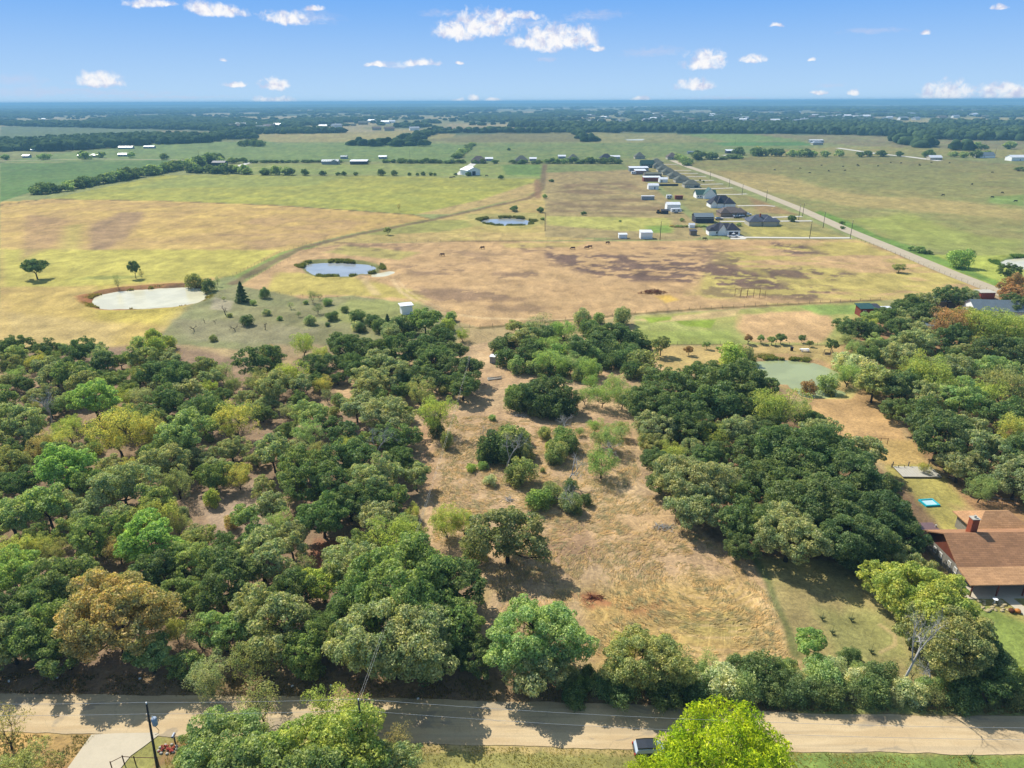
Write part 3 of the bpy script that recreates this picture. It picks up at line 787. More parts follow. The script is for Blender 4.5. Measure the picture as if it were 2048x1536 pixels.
bot = jag((-160, 1462), (300, 1470), 40, .2, 5) + jag((300, 1470), (820, 1484), 50, .2, 6)[1:] + jag((820, 1484), (1300, 1500), 50, .2, 7)[1:] + jag((1300, 1500), (2250, 1512), 60, .2, 8)[1:]
LX = top[0][0] - 120; RX = top[-1][0] + 120
strip('county_road', [(LX, top[0][1])] + top + [(RX, top[-1][1]), (RX, bot[-1][1])] + bot[::-1] + [(LX, bot[0][1])], ROAD, .05, True)
strip('driveway', [(183, 1470), (240, 1467), (312, 1466), (320, 1469), (290, 1492), (262, 1512), (235, 1545), (180, 1610), (60, 1700), (20, 1680), (136, 1536)], CONC, .07)
CR = [(1338, 318), (1352, 318), (1372, 330), (1440, 352), (1520, 383), (1600, 414), (1700, 458), (1800, 499), (1900, 541), (1998, 578), (2075, 612)]
def ribbon(name, pts, wd, m, z, world=False):
    W_ = [Vector((p[0], p[1], 0)) for p in (pts if world else G(pts))]
    L, R = [], []
    for i, p in enumerate(W_):
        d = (W_[min(i + 1, len(W_) - 1)] - W_[max(i - 1, 0)]).normalized(); n = Vector((-d.y, d.x, 0)) * wd / 2
        L.append(p + n); R.append(p - n)
    mb = MB(); vs = [(p.x, p.y, z) for p in L] + [(p.x, p.y, z) for p in R]; k_ = len(W_)
    mb.add(vs, [(i, i + 1, k_ + i + 1, k_ + i) for i in range(k_ - 1)])
    return tag(mb.build(name, m), kind='structure')
ROAD2 = mat('far_road', A(200, 184, 154), .9, .08, .2)
PX_ = [(1345, 321), (1375, 333), (1440, 355), (1520, 386), (1600, 418), (1700, 463), (1800, 504), (1900, 546), (1990, 581), (2075, 616)]
ribbon('lane', PX_, 8.0, ROAD2, .10)
for P_, wd in (([(1482, 475), (1600, 476), (1702, 476)], 3.6), ([(1440, 443), (1500, 443), (1624, 442)], 3.4), ([(1440, 436), (1540, 435), (1604, 433)], 3.2),
               ([(1474, 412), (1530, 411), (1550, 413)], 3.4), ([(1433, 389), (1475, 389), (1494, 388)], 3.4), ([(1380, 378), (1440, 377), (1466, 376)], 3.2),
               ([(1400, 369), (1446, 368)], 3.2), ([(1385, 361), (1428, 361)], 3.2), ([(1370, 354), (1412, 353)], 3.2), ([(1352, 347), (1396, 347)], 3.2),
               ([(1340, 341), (1382, 341)], 3.2), ([(1316, 329), (1356, 329)], 3.2),
               ([(950, 325), (932, 338), (918, 350)], 8), ([(1675, 296), (1750, 307), (1820, 314), (1880, 322)], 9), ([(475, 333), (500, 325)], 7), ([(1425, 316), (1470, 315), (1450, 310)], 8)):
    ribbon('driveway', P_, wd, CONCW, .12)
strip('driveway', [(1455, 471), (1482, 471), (1494, 476), (1490, 479), (1462, 479)], CONCW, .13)
for P_, wd in (([(0, 322), (200, 318), (480, 322)], 5),):
    ribbon('dirt_track', P_, wd, mat('dirt', A(190, 170, 125)), .1)

# ------------------------------------------------------------------ trees
def rdirs(rng, n, up=0.0):
    v = rng.normal(size=(n, 3)); v[:, 2] += up
    return v / np.linalg.norm(v, axis=1, keepdims=True)
def leaf_quads(rng, P, Nn, size, aspect=.62, droop=0.0):
    n = len(P)
    t = rng.normal(size=(n, 3)); t[:, 2] -= droop
    t -= (t * Nn).sum(1, keepdims=True) * Nn; t /= np.linalg.norm(t, axis=1, keepdims=True) + 1e-9
    b = np.cross(Nn, t)
    L = (size * rng.uniform(.65, 1.35, n))[:, None]; W_ = L * aspect
    bend = Nn * L * .25
    V = np.stack([P - t * L, P + b * W_ - bend * 0 , P + t * L, P - b * W_], 1)
    V[:, 0] -= bend; V[:, 2] -= bend
    return V.reshape(-1, 3)
def crown_points(rng, nc, rx, rz, zc, rc, up=.25, inner=.45, lob=.28, base=-.55):
    """clump centres through an uneven dome"""
    ph = rng.uniform(0, 6.28, 6); out_ = []
    tries = 0
    while len(out_) < nc and tries < nc * 60:
        tries += 1
        d = rdirs(rng, 1, up)[0]
        a = math.atan2(d[1], d[0])
        k_ = 1 + lob * (.5 * math.sin(2 * a + ph[0]) + .5 * math.sin(3 * a + ph[1]) + .35 * math.sin(5 * a + ph[2] + d[2] * 3))
        r = rng.uniform(inner, 1) ** .5 * k_
        p = np.array([d[0] * rx * r, d[1] * rx * r, zc + d[2] * rz * r])
        if p[2] < zc + base * rz: continue
        if any(np.linalg.norm((p - q) * (1, 1, 1.25)) < rc * .72 for q in out_): continue
        out_.append(p)
    return np.array(out_)
def clump_leaves(rng, Cn, rc, n, size, aspect=.62, squash=.72, rnd=.55, droop=0.0, jit=.35):
    Ps, Ns = [], []
    for c in Cn:
        r = rc * rng.uniform(1 - jit, 1 + jit)
        m = int(n * (r / rc) ** 2)
        d = rdirs(rng, m, .35)
        rr = r * rng.uniform(.25, 1.0, m) ** .35
        p = c + d * rr[:, None] * np.array([1, 1, squash])
        if droop: p[:, 2] -= (rr / r) ** 2 * droop * rng.uniform(0, 1, m)
        nn = d + rng.normal(size=(m, 3)) * rnd; nn /= np.linalg.norm(nn, axis=1, keepdims=True)
        Ps.append(p); Ns.append(nn)
    return leaf_quads(rng, np.concatenate(Ps), np.concatenate(Ns), size, aspect, droop)
def crown_mesh(name, V):
    n = len(V) // 4
    return mesh_np(name, V, quads=np.arange(n * 4).reshape(-1, 4), mats=[LEAF])
def limbs(rng, Cn, h0, r0, lean=0.0, nmain=6, m=BARK, fork=1):
    mb = MB()
    top_ = Vector((lean, lean * .4, h0))
    mb.tube([(0, 0, -.3), (lean * .2, 0, h0 * .45), top_], [r0 * 1.3, r0 * .95, r0 * .85], 7)
    order = rng.permutation(len(Cn))
    mains = [Vector(Cn[i]) for i in order[:nmain]]
    mids = []
    for c in mains:
        mid = top_.lerp(c, .5) + Vector((rng.normal() * .3, rng.normal() * .3, -.25 * abs(c.z - h0)))
        mb.tube([top_ - Vector((0, 0, .25)), mid, c], [r0 * .6, r0 * .36, r0 * .12], 5, False)
        mids.append((mid, c))
    for i in order[nmain:nmain + nmain * 4]:
        c = Vector(Cn[i]); mid, e = min(mids, key=lambda q: (q[0] - c).length)
        j = mid.lerp(e, .3)
        mb.tube([j, j.lerp(c, .55) + Vector((0, 0, -.2)), c], [r0 * .24, r0 * .15, r0 * .06], 4, False)
    return mb
PROTO = {}
def proto(kind, name, W0, H0, V, tm, trunk_mat=BARK):
    PROTO.setdefault(kind, []).append((W0, H0, crown_mesh(name + '_crown', V), tm.mesh(name + '_trunk', trunk_mat, True)))
rng = np.random.default_rng(7)
for i in range(8):                                    # broad oak: many rounded clumps, low dome
    Cn = crown_points(rng, 96 + 6 * i, 4.9, 2.7 + .13 * i, 5.0 + rng.uniform(-.3, .4), 1.08, lob=.30 + .04 * i, base=-.8, inner=.35 + .03 * i)
    V = clump_leaves(rng, Cn, .84, 95, .19, .6, jit=.5)
    proto('oak', 'oak', 11.2, 8.6, V, limbs(rng, Cn, 2.2, .30, rng.uniform(-.5, .5)))
for i in range(4):                                    # denser small oak with clear trunk
    Cn = crown_points(rng, 42, 3.1, 2.5, 4.6, 1.1, lob=.36, base=-.6)
    V = clump_leaves(rng, Cn, .85, 115, .19, .66, jit=.45)
    proto('small_oak', 'small_oak', 7.6, 7.4, V, limbs(rng, Cn, 2.3, .20, rng.uniform(-.6, .6), 4))
for i in range(4):                                    # airy, fine-leaved tree (elm / mesquite habit)
    Cn = crown_points(rng, 58, 3.6, 3.0, 4.6, .8, lob=.35, inner=.25, base=-.8)
    V = clump_leaves(rng, Cn, .95, 110, .15, .34, squash=.95, rnd=.9, droop=.5)
    proto('airy', 'airy', 8.4, 7.8, V, limbs(rng, Cn, 1.5, .17, rng.uniform(-.5, .5), 7))
for i in range(4):                                    # bushes down to the ground
    Cn = crown_points(rng, 34, 1.75, 1.7, 1.5, .7, lob=.3, base=-.85, inner=.35)
    V = clump_leaves(rng, Cn, .7, 90, .15, .5, squash=1.0, rnd=.8)
    proto('bush', 'bush', 4.4, 3.6, V, limbs(rng, Cn, .5, .09, 0, 6))
for i in range(2):                                    # sparse twiggy tree
    Cn = crown_points(rng, 44, 2.6, 2.3, 3.8, .7, lob=.35, inner=.2, base=-.7)
    V = clump_leaves(rng, Cn, .85, 38, .13, .4, squash=1.0, rnd=1.0)
    proto('sparse', 'sparse', 6.0, 6.4, V, limbs(rng, Cn, 1.3, .13, .2, 9))
for i in range(2):                                    # vine-hung thicket
    Cn = crown_points(rng, 44, 2.2, 2.0, 2.2, .75, lob=.35, base=-.95, inner=.4)
    V = clump_leaves(rng, Cn, .8, 110, .16, .45, squash=1.0, rnd=.6, droop=1.2)
    proto('vine', 'vine', 5.6, 5.0, V, limbs(rng, Cn, .7, .12, 0, 6))
def cone_leaves(rng, h, r, n, size):
    z = rng.uniform(0, 1, n) ** 1.3; a = rng.uniform(0, 2 * PI, n)
    lay = .75 + .25 * np.sin(z * 40 + a * 2)
    rr = r * (1 - z) ** .8 * lay * rng.uniform(.55, 1, n) ** .4 + .05
    P = np.stack([rr * np.cos(a), rr * np.sin(a), .15 + z * h - rr * .18], 1)
    N_ = np.stack([np.cos(a), np.sin(a), np.full(n, .6)], 1) + rng.normal(size=(n, 3)) * .5
    N_ /= np.linalg.norm(N_, axis=1, keepdims=True)
    return leaf_quads(rng, P, N_, size, .45)
for i in range(2):
    V = cone_leaves(rng, 5.6, 2.1, 4200, .17)
    tm = MB(); tm.tube([(0, 0, -.2), (0, 0, 5.0)], [.16, .03], 6)
    proto('cedar', 'cedar', 4.2, 5.8, V, tm)
# large, finely built crowns for the trees right under the camera
for i in range(2):
    Cn = crown_points(rng, 170, 6.6, 3.9, 6.6, 1.22, lob=.28, base=-.6, inner=.5)
    V = clump_leaves(rng, Cn, .98, 170, .165, .62, jit=.45)
    proto('big_oak', 'big_oak', 14.4, 11.0, V, limbs(rng, Cn, 3.0, .38, .3, 9))
Cn = crown_points(rng, 210, 6.2, 3.6, 6.0, .85, lob=.18, base=-.8, inner=.35)
V = clump_leaves(rng, Cn, .95, 150, .16, .36, squash=1.0, rnd=.8, droop=.5)
proto('lime', 'lime', 13.6, 10.0, V, limbs(rng, Cn, 2.0, .32, 0, 10))
def branchy(rng, h, r0, depth=4, spread=.75, m=None):
    mb = MB()
    def rec(p, d, L, r, k_):
        q = p + d * L * .5 + Vector(rng.normal(size=3)) * L * .06
        e = q + (d + Vector(rng.normal(size=3)) * .18).normalized() * L * .5
        mb.tube([p, q, e], [r, r * .82, r * .6], 5 if k_ > 1 else 3, False)
        if k_ == 0: return
        for _ in range(3 if k_ > 1 else 4):
            nd = (d + Vector(rng.normal(size=3)) * spread + Vector((0, 0, .15))).normalized()
            rec(q.lerp(e, rng.uniform(.2, 1)), nd, L * rng.uniform(.55, .8), r * .52, k_ - 1)
    rec(Vector((0, 0, -.2)), Vector((.06, 0, 1)).normalized(), h * .42, r0, depth)
    return mb
for i in range(3):
    PROTO.setdefault('dead', []).append((5.0, 7.0, None, branchy(rng, 7.0, .17, 5 if i < 2 else 4).mesh('dead_tree_trunk', DEADWOOD, False)))
for i in range(2):
    PROTO.setdefault('snag', []).append((4.0, 4.0, None, branchy(rng, 4.0, .16, 3, .95).mesh('snag_trunk', BARK, False)))
# low-cost far crowns
for i in range(5):
    Cn = crown_points(rng, 26, 3.7, 2.3, 3.1, 1.5, lob=.4, base=-.98, inner=.45)
    V = clump_leaves(rng, Cn, 1.45, 40, .5, .7, jit=.5)
    tm = MB(); tm.tube([(0, 0, -.3), (.1, 0, 2.6)], [.28, .2], 5)
    proto('far', 'far_tree', 9.4, 6.4, V, tm)

CK = .64
PAL = {'D': A(90, 112, 60, CK), 'G': A(108, 128, 62, CK), 'S': A(132, 142, 92, CK), 'Y': A(158, 160, 58, CK), 'O': A(130, 138, 74, CK), 'L': A(138, 154, 50, CK),
       'B': A(122, 152, 64, CK), 'R': A(150, 118, 70, CK), 'T': A(152, 140, 80, CK), 'X': A(164, 186, 38, 1.0), 'M': A(126, 148, 80, CK), 'K': A(76, 98, 54, CK), 'J': A(92, 116, 60, CK), 'V': A(160, 168, 122, CK), 'Q': A(118, 122, 72, CK)}
def desat(c, a=.86):
    l = .3 * c[0] + .6 * c[1] + .1 * c[2]
    return tuple(v * a + l * (1 - a) for v in c)
PAL = {k_: desat(v, 1.0 if k_ == 'X' else .78) for k_, v in PAL.items()}
PAL = {k_: v if k_ == 'X' else (v[0] * 1.03, v[1] * 1.01, v[2] * .98) for k_, v in PAL.items()}
CWORD = {'D': 'dark green', 'G': 'mid green', 'S': 'grey-green', 'Y': 'yellow', 'O': 'olive-brown', 'L': 'yellow-green', 'B': 'bright green', 'R': 'rust-brown',
         'T': 'tan-brown', 'X': 'vivid lime-green', 'M': 'soft green', 'K': 'very dark green', 'J': 'deep green', 'V': 'pale sage', 'Q': 'olive-grey'}
TN = {'oak': 'oak_tree', 'small_oak': 'oak_tree', 'airy': 'elm_tree', 'bush': 'shrub', 'sparse': 'sparse_tree', 'vine': 'vine_thicket', 'cedar': 'cedar_tree',
      'big_oak': 'oak_tree', 'lime': 'lime_green_tree', 'dead': 'dead_tree', 'snag': 'dead_shrub', 'far': 'field_tree'}
TC = {'oak': 'tree', 'small_oak': 'tree', 'airy': 'tree', 'bush': 'shrub', 'sparse': 'tree', 'vine': 'thicket', 'cedar': 'tree', 'big_oak': 'tree', 'lime': 'tree', 'dead': 'dead tree', 'snag': 'dead shrub', 'far': 'tree'}
PLACED = []; RT = random.Random(11)
def jcol(c, amt=.10):
    k_ = 1 + RT.uniform(-amt, amt)
    return (min(1, c[0] * k_ * (1 + RT.uniform(-amt, amt) * .6)), min(1, c[1] * k_), min(1, c[2] * k_ * (1 + RT.uniform(-amt, amt) * .6)), 1)
def plant(kind, x, y, W_, code, label, group=None, flat=1.0, name=None, z=0.0):
    W0, H0, cm, tm = RT.choice(PROTO[kind])
    s = W_ / W0
    o = empty(name or TN[kind], (x, y, z), RT.uniform(0, 6.28), (s, s, s * flat))
    tag(o, label, TC[kind], group)
    t = link('trunk', tm, o)
    if cm is not None:
        c = link('crown', cm, o); c.color = jcol(PAL[code])
    if kind not in ('bush', 'far'): PLACED.append((x, y, W_ / 2))
    else: PLACED.append((x, y, W_ * .3))
    return o
def T(kind, px, py, wpx, code, label=None, group=None, flat=1.0, foot=False, name=None):
    """a tree whose crown is centred on a picture point (or whose foot stands there)"""
    W0, H0 = PROTO[kind][0][:2]
    zc = 0.0
    for _ in range(4):
        p = at(px, py, zc); Wm = wpx * m_per_px(p)
        zc = 0.0 if foot else Wm / W0 * H0 * flat * (.5 if kind in ('bush', 'vine', 'cedar', 'dead') else .58)
    p = at(px, py, zc)
    return plant(kind, p.x, p.y, Wm, code, label, group, flat, name)
def sizew(W_): return 'small' if W_ < 6.0 else ('broad' if W_ > 10.5 else 'medium')
WHAT = {'oak': 'oak', 'small_oak': 'oak', 'airy': 'airy tree', 'bush': 'bush', 'sparse': 'thin tree', 'vine': 'vine thicket', 'cedar': 'cedar', 'big_oak': 'oak', 'dead': 'dead tree', 'lime': 'tree', 'far': 'tree'}
AUTO = []
def auto(kind, code, W_, where):
    return f'{sizew(W_)} {"bare grey" if kind == "dead" else CWORD[code]} {WHAT[kind]} {where}'
def note(o, kind, code, W_, where):
    o['label'] = auto(kind, code, W_, where); o['group'] = 'trees and shrubs ' + where
    AUTO.append((o, kind, code, W_, where))
def TA(kind, px, py, wpx, code, where, flat=1.0, foot=False):
    o = T(kind, px, py, wpx, code, 'x', None, flat, foot)
    W_ = o.scale[0] * PROTO[kind][0][0]
    note(o, kind, code, W_, where)
    return o

# ---- front of the picture
T('lime', 1452, 1540, 312, 'X', 'huge vivid lime-green tree overhanging the parked dark car below the road', flat=1.0)
T('airy', 1290, 1552, 95, 'X', 'low lime-green foliage of the huge lime-green tree in front of the parked dark car', flat=.8)  # separate small crown added as low branches of the big lime-green tree
T('big_oak', 470, 1528, 235, 'M', 'big soft green oak nearest the two power poles, left part of the roadside clump', 'oaks below the county road')
T('big_oak', 650, 1520, 240, 'L', 'big yellowish green oak in the middle of the clump below the road', 'oaks below the county road')
T('oak', 770, 1530, 130, 'S', 'bluish grey-green oak at the right end of the clump below the road', 'oaks below the county road')
T('oak', 395, 1505, 95, 'G', 'fresh green oak at the left end of the clump, beside the mailbox', 'oaks below the county road')
T('big_oak', 560, 1580, 260, 'G', 'mid green oak at the bottom of the clump below the road', 'oaks below the county road')
T('sparse', 520, 1400, 95, 'O', 'thin yellowing tree standing against the road left of the second power pole', flat=1.1)
T('airy', 672, 1432, 140, 'L', 'feathery lime-yellow tree just left of the second power pole', flat=.9)
T('sparse', 795, 1478, 70, 'T', 'thin straw-coloured sapling at the road edge right of the second pole', flat=.8)
T('sparse', 8, 1455, 95, 'T', 'straw-coloured leaning tree at the left edge of the picture below the road')
T('airy', 40, 1540, 120, 'O', 'blurry olive tree in the bottom left corner beside the driveway', flat=.8)

# ---- front row of the woods on the left, then inwards
WF = 'in the roadside row of the left woods'
WM = 'in the nearer half of the left woods'
WH = 'in the middle of the left woods'
WE = 'at the far edge of the left woods'
WC = 'on the edge of the cleared lot in front of the white tank shed'
CEN = 'on the cleared lot'
for a in [('oak', 62, 1272, 140, 'G'), ('oak', 20, 1300, 120, 'S'), ('big_oak', 232, 1235, 225, 'T'), ('oak', 130, 1310, 120, 'D'), ('small_oak', 300, 1320, 90, 'M'),
          ('airy', 352, 1262, 60, 'Y'), ('sparse', 392, 1262, 70, 'S'), ('oak', 448, 1268, 110, 'M'), ('oak', 540, 1245, 165, 'S'), ('airy', 520, 1325, 110, 'O'),
          ('oak', 610, 1310, 110, 'G'), ('airy', 645, 1262, 95, 'J'), ('small_oak', 690, 1300, 90, 'G'), ('big_oak', 790, 1290, 230, 'S'), ('oak', 900, 1250, 150, 'G'),
          ('big_oak', 800, 1180, 235, 'G'), ('oak', 700, 1225, 130, 'J'), ('oak', 905, 1170, 150, 'D'), ('oak', 700, 1130, 130, 'S'), ('oak', 945, 1320, 100, 'D'),
          ('big_oak', 1072, 1288, 195, 'M'), ('oak', 1075, 1345, 150, 'S'), ('bush', 860, 1330, 90, 'D'), ('bush', 620, 1350, 60, 'G')]: TA(a[0], a[1], a[2] - (14 if a[2] > 1280 else 4), a[3], a[4], WF)
for a in [('airy', 306, 1035, 95, 'Y'), ('airy', 356, 1048, 52, 'O'), ('airy', 28, 1098, 70, 'Y'), ('airy', 82, 1092, 55, 'Y'), ('airy', 112, 1100, 50, 'O'),
          ('airy', 236, 1098, 65, 'T'), ('oak', 25, 1148, 110, 'B'), ('oak', 124, 1160, 130, 'G'), ('oak', 190, 1068, 115, 'G'), ('oak', 294, 1082, 120, 'B'),
          ('oak', 300, 1148, 110, 'D'), ('oak', 455, 1157, 130, 'D'), ('oak', 523, 1118, 120, 'S'), ('oak', 380, 1120, 100, 'M'), ('small_oak', 582, 1082, 80, 'S'),
          ('oak', 645, 1032, 115, 'J'), ('small_oak', 513, 1078, 70, 'J'), ('oak', 645, 1165, 100, 'L'), ('oak', 590, 1175, 110, 'D'), ('oak', 80, 1200, 120, 'J'),
          ('oak', 20, 1220, 90, 'D'), ('oak', 370, 1190, 90, 'G'), ('airy', 790, 1078, 105, 'L'), ('oak', 755, 1035, 95, 'S'), ('airy', 824, 1022, 36, 'Y'),
          ('oak', 20, 1030, 110, 'M'), ('small_oak', 92, 1010, 90, 'M'), ('oak', 140, 1010, 60, 'S')]: TA(*a, WM)
for a in [('airy', 232, 858, 115, 'Y'), ('airy', 292, 858, 75, 'Y'), ('oak', 188, 795, 105, 'B'), ('airy', 137, 855, 62, 'L'), ('airy', 84, 893, 62, 'T'),
          ('airy', 120, 880, 60, 'Y'), ('oak', 41, 848, 100, 'S'), ('dead', 95, 815, 62, 'S'), ('airy', 263, 935, 52, 'Y'), ('airy', 476, 950, 62, 'Y'), ('oak', 430, 955, 65, 'G'),
          ('oak', 130, 935, 120, 'B'), ('oak', 20, 925, 80, 'O'), ('oak', 245, 975, 110, 'S'), ('oak', 330, 925, 100, 'S'), ('oak', 365, 870, 110, 'M'), ('oak', 410, 820, 100, 'J'),
          ('oak', 330, 805, 90, 'D'), ('oak', 642, 968, 120, 'J'), ('oak', 600, 930, 110, 'G'), ('oak', 700, 1000, 110, 'D'), ('small_oak', 545, 905, 80, 'S'), ('oak', 700, 920, 110, 'D'),
          ('oak', 745, 960, 110, 'S'), ('oak', 350, 890, 90, 'G'), ('small_oak', 540, 1012, 70, 'S'), ('airy', 355, 965, 70, 'O'), ('dead', 745, 895, 60, 'S')]: TA(*a, WH)
T('airy', 468, 838, 92, 'Y', 'round yellow-green tree standing out alone in the middle of the dark left woods')
for a in [('airy', 581, 748, 68, 'L'), ('airy', 523, 760, 62, 'O'), ('airy', 646, 768, 42, 'Y'), ('oak', 15, 730, 60, 'O'), ('airy', 73, 722, 42, 'Y'), ('bush', 307, 672, 36, 'L'),
          ('bush', 308, 695, 52, 'L'), ('bush', 338, 684, 34, 'L'), ('bush', 278, 686, 32, 'M'), ('airy', 605, 686, 56, 'L'), ('airy', 640, 712, 46, 'L'), ('bush', 535, 706, 36, 'T'),
          ('oak', 30, 692, 62, 'D'), ('oak', 90, 700, 50, 'D'), ('oak', 155, 700, 70, 'D'), ('small_oak', 200, 700, 32, 'S'), ('oak', 520, 728, 80, 'D')]: TA(*a, WE)
# ---- dark belt of oaks at the top of the lot
BELT = 'in the oak belt beside the farm track'
for a in [('oak', 690, 690, 80, 'D'), ('oak', 750, 700, 80, 'D'), ('oak', 700, 722, 60, 'J'), ('oak', 810, 700, 90, 'J'), ('oak', 870, 720, 90, 'D'), ('oak', 925, 740, 95, 'D'), ('oak', 925, 772, 80, 'D'),
          ('oak', 780, 745, 95, 'S'), ('oak', 840, 755, 90, 'D'), ('oak', 740, 770, 90, 'S'), ('small_oak', 712, 815, 70, 'S'), ('oak', 770, 830, 110, 'S'), ('oak', 790, 875, 90, 'J'),
          ('oak', 880, 672, 70, 'D'), ('airy', 925, 668, 34, 'L'), ('oak', 860, 690, 60, 'D'), ('oak', 640, 735, 70, 'D'), ('oak', 905, 700, 60, 'D')]: TA(*a, BELT, flat=.84)
THK = 'in the thicket by the white box shed'
for a in [('bush', 715, 632, 34, 'D'), ('bush', 745, 640, 34, 'K'), ('cedar', 775, 640, 22, 'K'), ('bush', 800, 650, 50, 'D'), ('small_oak', 850, 640, 70, 'G'), ('bush', 895, 650, 34, 'L'),
          ('bush', 780, 662, 44, 'S'), ('bush', 825, 655, 40, 'D'), ('bush', 902, 632, 28, 'M'), ('bush', 760, 652, 40, 'D'), ('bush', 722, 655, 26, 'K')]: TA(*a, THK, flat=.85)
T('bush', 712, 652, 24, 'V', 'pale cream flowering bush beside the dark thicket below the reedy pond')
# ---- thicket right of the track
TH2 = 'in the central mixed thicket'
for a in [('bush', 998, 690, 44, 'D'), ('bush', 1020, 680, 40, 'K'), ('small_oak', 1050, 676, 60, 'S'), ('small_oak', 1050, 712, 55, 'D'), ('small_oak', 1085, 672, 60, 'D'),
          ('airy', 1100, 690, 60, 'B'), ('airy', 1130, 660, 62, 'B'), ('small_oak', 1160, 700, 60, 'D'), ('airy', 1100, 720, 70, 'B'), ('small_oak', 1190, 668, 60, 'D'), ('small_oak', 1230, 665, 60, 'D'),
          ('bush', 1205, 700, 60, 'K'), ('bush', 1265, 680, 56, 'K'), ('bush', 1245, 715, 55, 'D'), ('bush', 1285, 722, 66, 'O'), ('bush', 1262, 738, 50, 'D'), ('small_oak', 1030, 655, 40, 'O'),
          ('sparse', 1075, 650, 60, 'S'), ('airy', 1140, 725, 60, 'M'), ('bush', 1068, 735, 44, 'M'), ('bush', 1100, 738, 40, 'D'), ('bush', 1165, 728, 44, 'M'), ('small_oak', 1200, 680, 60, 'D'), ('bush', 1260, 700, 46, 'D'), ('bush', 1290, 690, 34, 'K'), ('small_oak', 1060, 690, 50, 'G')]: TA(*a, TH2, flat=.8)
for a in [('bush', 1010, 715, 44, 'D'), ('bush', 1035, 730, 44, 'M'), ('bush', 1130, 735, 44, 'B'), ('bush', 1118, 705, 50, 'B'), ('bush', 1075, 700, 44, 'D'), ('bush', 1150, 690, 50, 'D'), ('bush', 1185, 712, 46, 'M'), ('bush', 1225, 700, 44, 'G'),
          ('bush', 1215, 722, 40, 'D'), ('bush', 1190, 740, 34, 'M'), ('bush', 1155, 748, 36, 'M'), ('bush', 1245, 672, 44, 'G'), ('bush', 1180, 655, 44, 'D'), ('bush', 1110, 660, 40, 'G'), ('bush', 1060, 660, 40, 'S'), ('airy', 1175, 735, 50, 'B'), ('bush', 1290, 745, 40, 'O')]: TA(*a, TH2, flat=.95)
for a in [('bush', 1165, 636, 44, 'S'), ('bush', 1198, 636, 26, 'M'), ('bush', 1247, 632, 44, 'S'), ('bush', 1175, 655, 30, 'M')]: TA(*a, 'on the near edge of the tan pasture')
# ---- clump in the middle of the lot
MID = 'in the dark clump atop the cleared lot'
for a in [('oak', 1095, 778, 85, 'D'), ('oak', 1118, 795, 70, 'D'), ('small_oak', 1025, 785, 36, 'M'), ('small_oak', 1060, 790, 60, 'D'), ('bush', 1090, 808, 60, 'K'), ('bush', 1035, 802, 50, 'D'), ('bush', 1135, 812, 46, 'K')]: TA(*a, MID)
for a in [('airy', 1182, 764, 36, 'B'), ('airy', 1205, 788, 56, 'B'), ('airy', 1230, 768, 50, 'M'), ('airy', 1170, 790, 40, 'M'), ('airy', 1245, 790, 60, 'M'), ('airy', 1190, 850, 34, 'B'), ('airy', 1225, 872, 62, 'M'),
          ('airy', 1200, 876, 40, 'M'), ('airy', 1160, 862, 20, 'B'), ('airy', 1243, 858, 40, 'M')]: TA(*a, 'among the feathery trees right of the lot')
T('airy', 872, 826, 80, 'L', 'yellow-green tree leaning over the track on the upper left of the cleared lot', flat=1.1)
T('bush', 893, 880, 28, 'O', 'narrow olive bush just below the leaning yellow-green tree', flat=1.6)
T('bush', 872, 858, 36, 'D', 'dark low bush under the leaning yellow-green tree')
T('small_oak', 832, 952, 62, 'S', 'small grey-green oak on the left margin of the cleared lot')
T('airy', 893, 1040, 78, 'L', 'yellow-green tree with two dark trunks left of the lone oak', 'pair of yellow-green trees beside the lone oak')
T('airy', 928, 1042, 60, 'L', 'yellow-green tree pressed against the left side of the lone oak', 'pair of yellow-green trees beside the lone oak')
T('oak', 1015, 1072, 148, 'Q', 'lone broad olive-grey oak casting a dark shadow on the cleared lot', flat=.95)
T('bush', 950, 1100, 60, 'O', 'low straggly bush at the foot of the lone oak')
for a in [('bush', 985, 893, 70, 'K'), ('bush', 1030, 882, 74, 'O'), ('bush', 1005, 905, 60, 'D'), ('bush', 1050, 905, 44, 'O'), ('bush', 1090, 866, 30, 'O'), ('bush', 1115, 902, 50, 'O'),
          ('bush', 1128, 876, 52, 'G'), ('bush', 1100, 892, 26, 'L'), ('bush', 1042, 942, 66, 'O'), ('bush', 1080, 998, 52, 'B'), ('bush', 1100, 986, 50, 'O'), ('bush', 1140, 974, 36, 'D'), ('bush', 1140, 1004, 46, 'S'),
          ('bush', 1172, 1000, 30, 'D'), ('bush', 1085, 940, 12, 'O'), ('bush', 965, 912, 30, 'D')]: TA(*a, CEN)
T('airy', 1203, 925, 82, 'B', 'bright green spreading mesquite-like tree at the right of the cleared lot', flat=.8)
for a in [(965, 875, 36), (1012, 905, 60), (1128, 850, 46), (1140, 935, 60), (1145, 995, 44), (1220, 905, 50)]: TA('dead', a[0], a[1], a[2], 'S', CEN)
for a in [(942, 935, 24, 'L'), (965, 930, 26, 'B'), (980, 960, 34, 'V'), (985, 835, 18, 'M'), (1050, 800, 26, 'S')]: T('bush', a[0], a[1], a[2], a[3], 'x', flat=.7)['label'] = f'small {CWORD[a[3]]} weed tuft on the cleared lot'
for a in [('bush', 1045, 790, 50, 'D'), ('bush', 1070, 812, 44, 'D'), ('bush', 1110, 820, 44, 'D'), ('bush', 1022, 798, 36, 'G')]: TA(*a, MID)
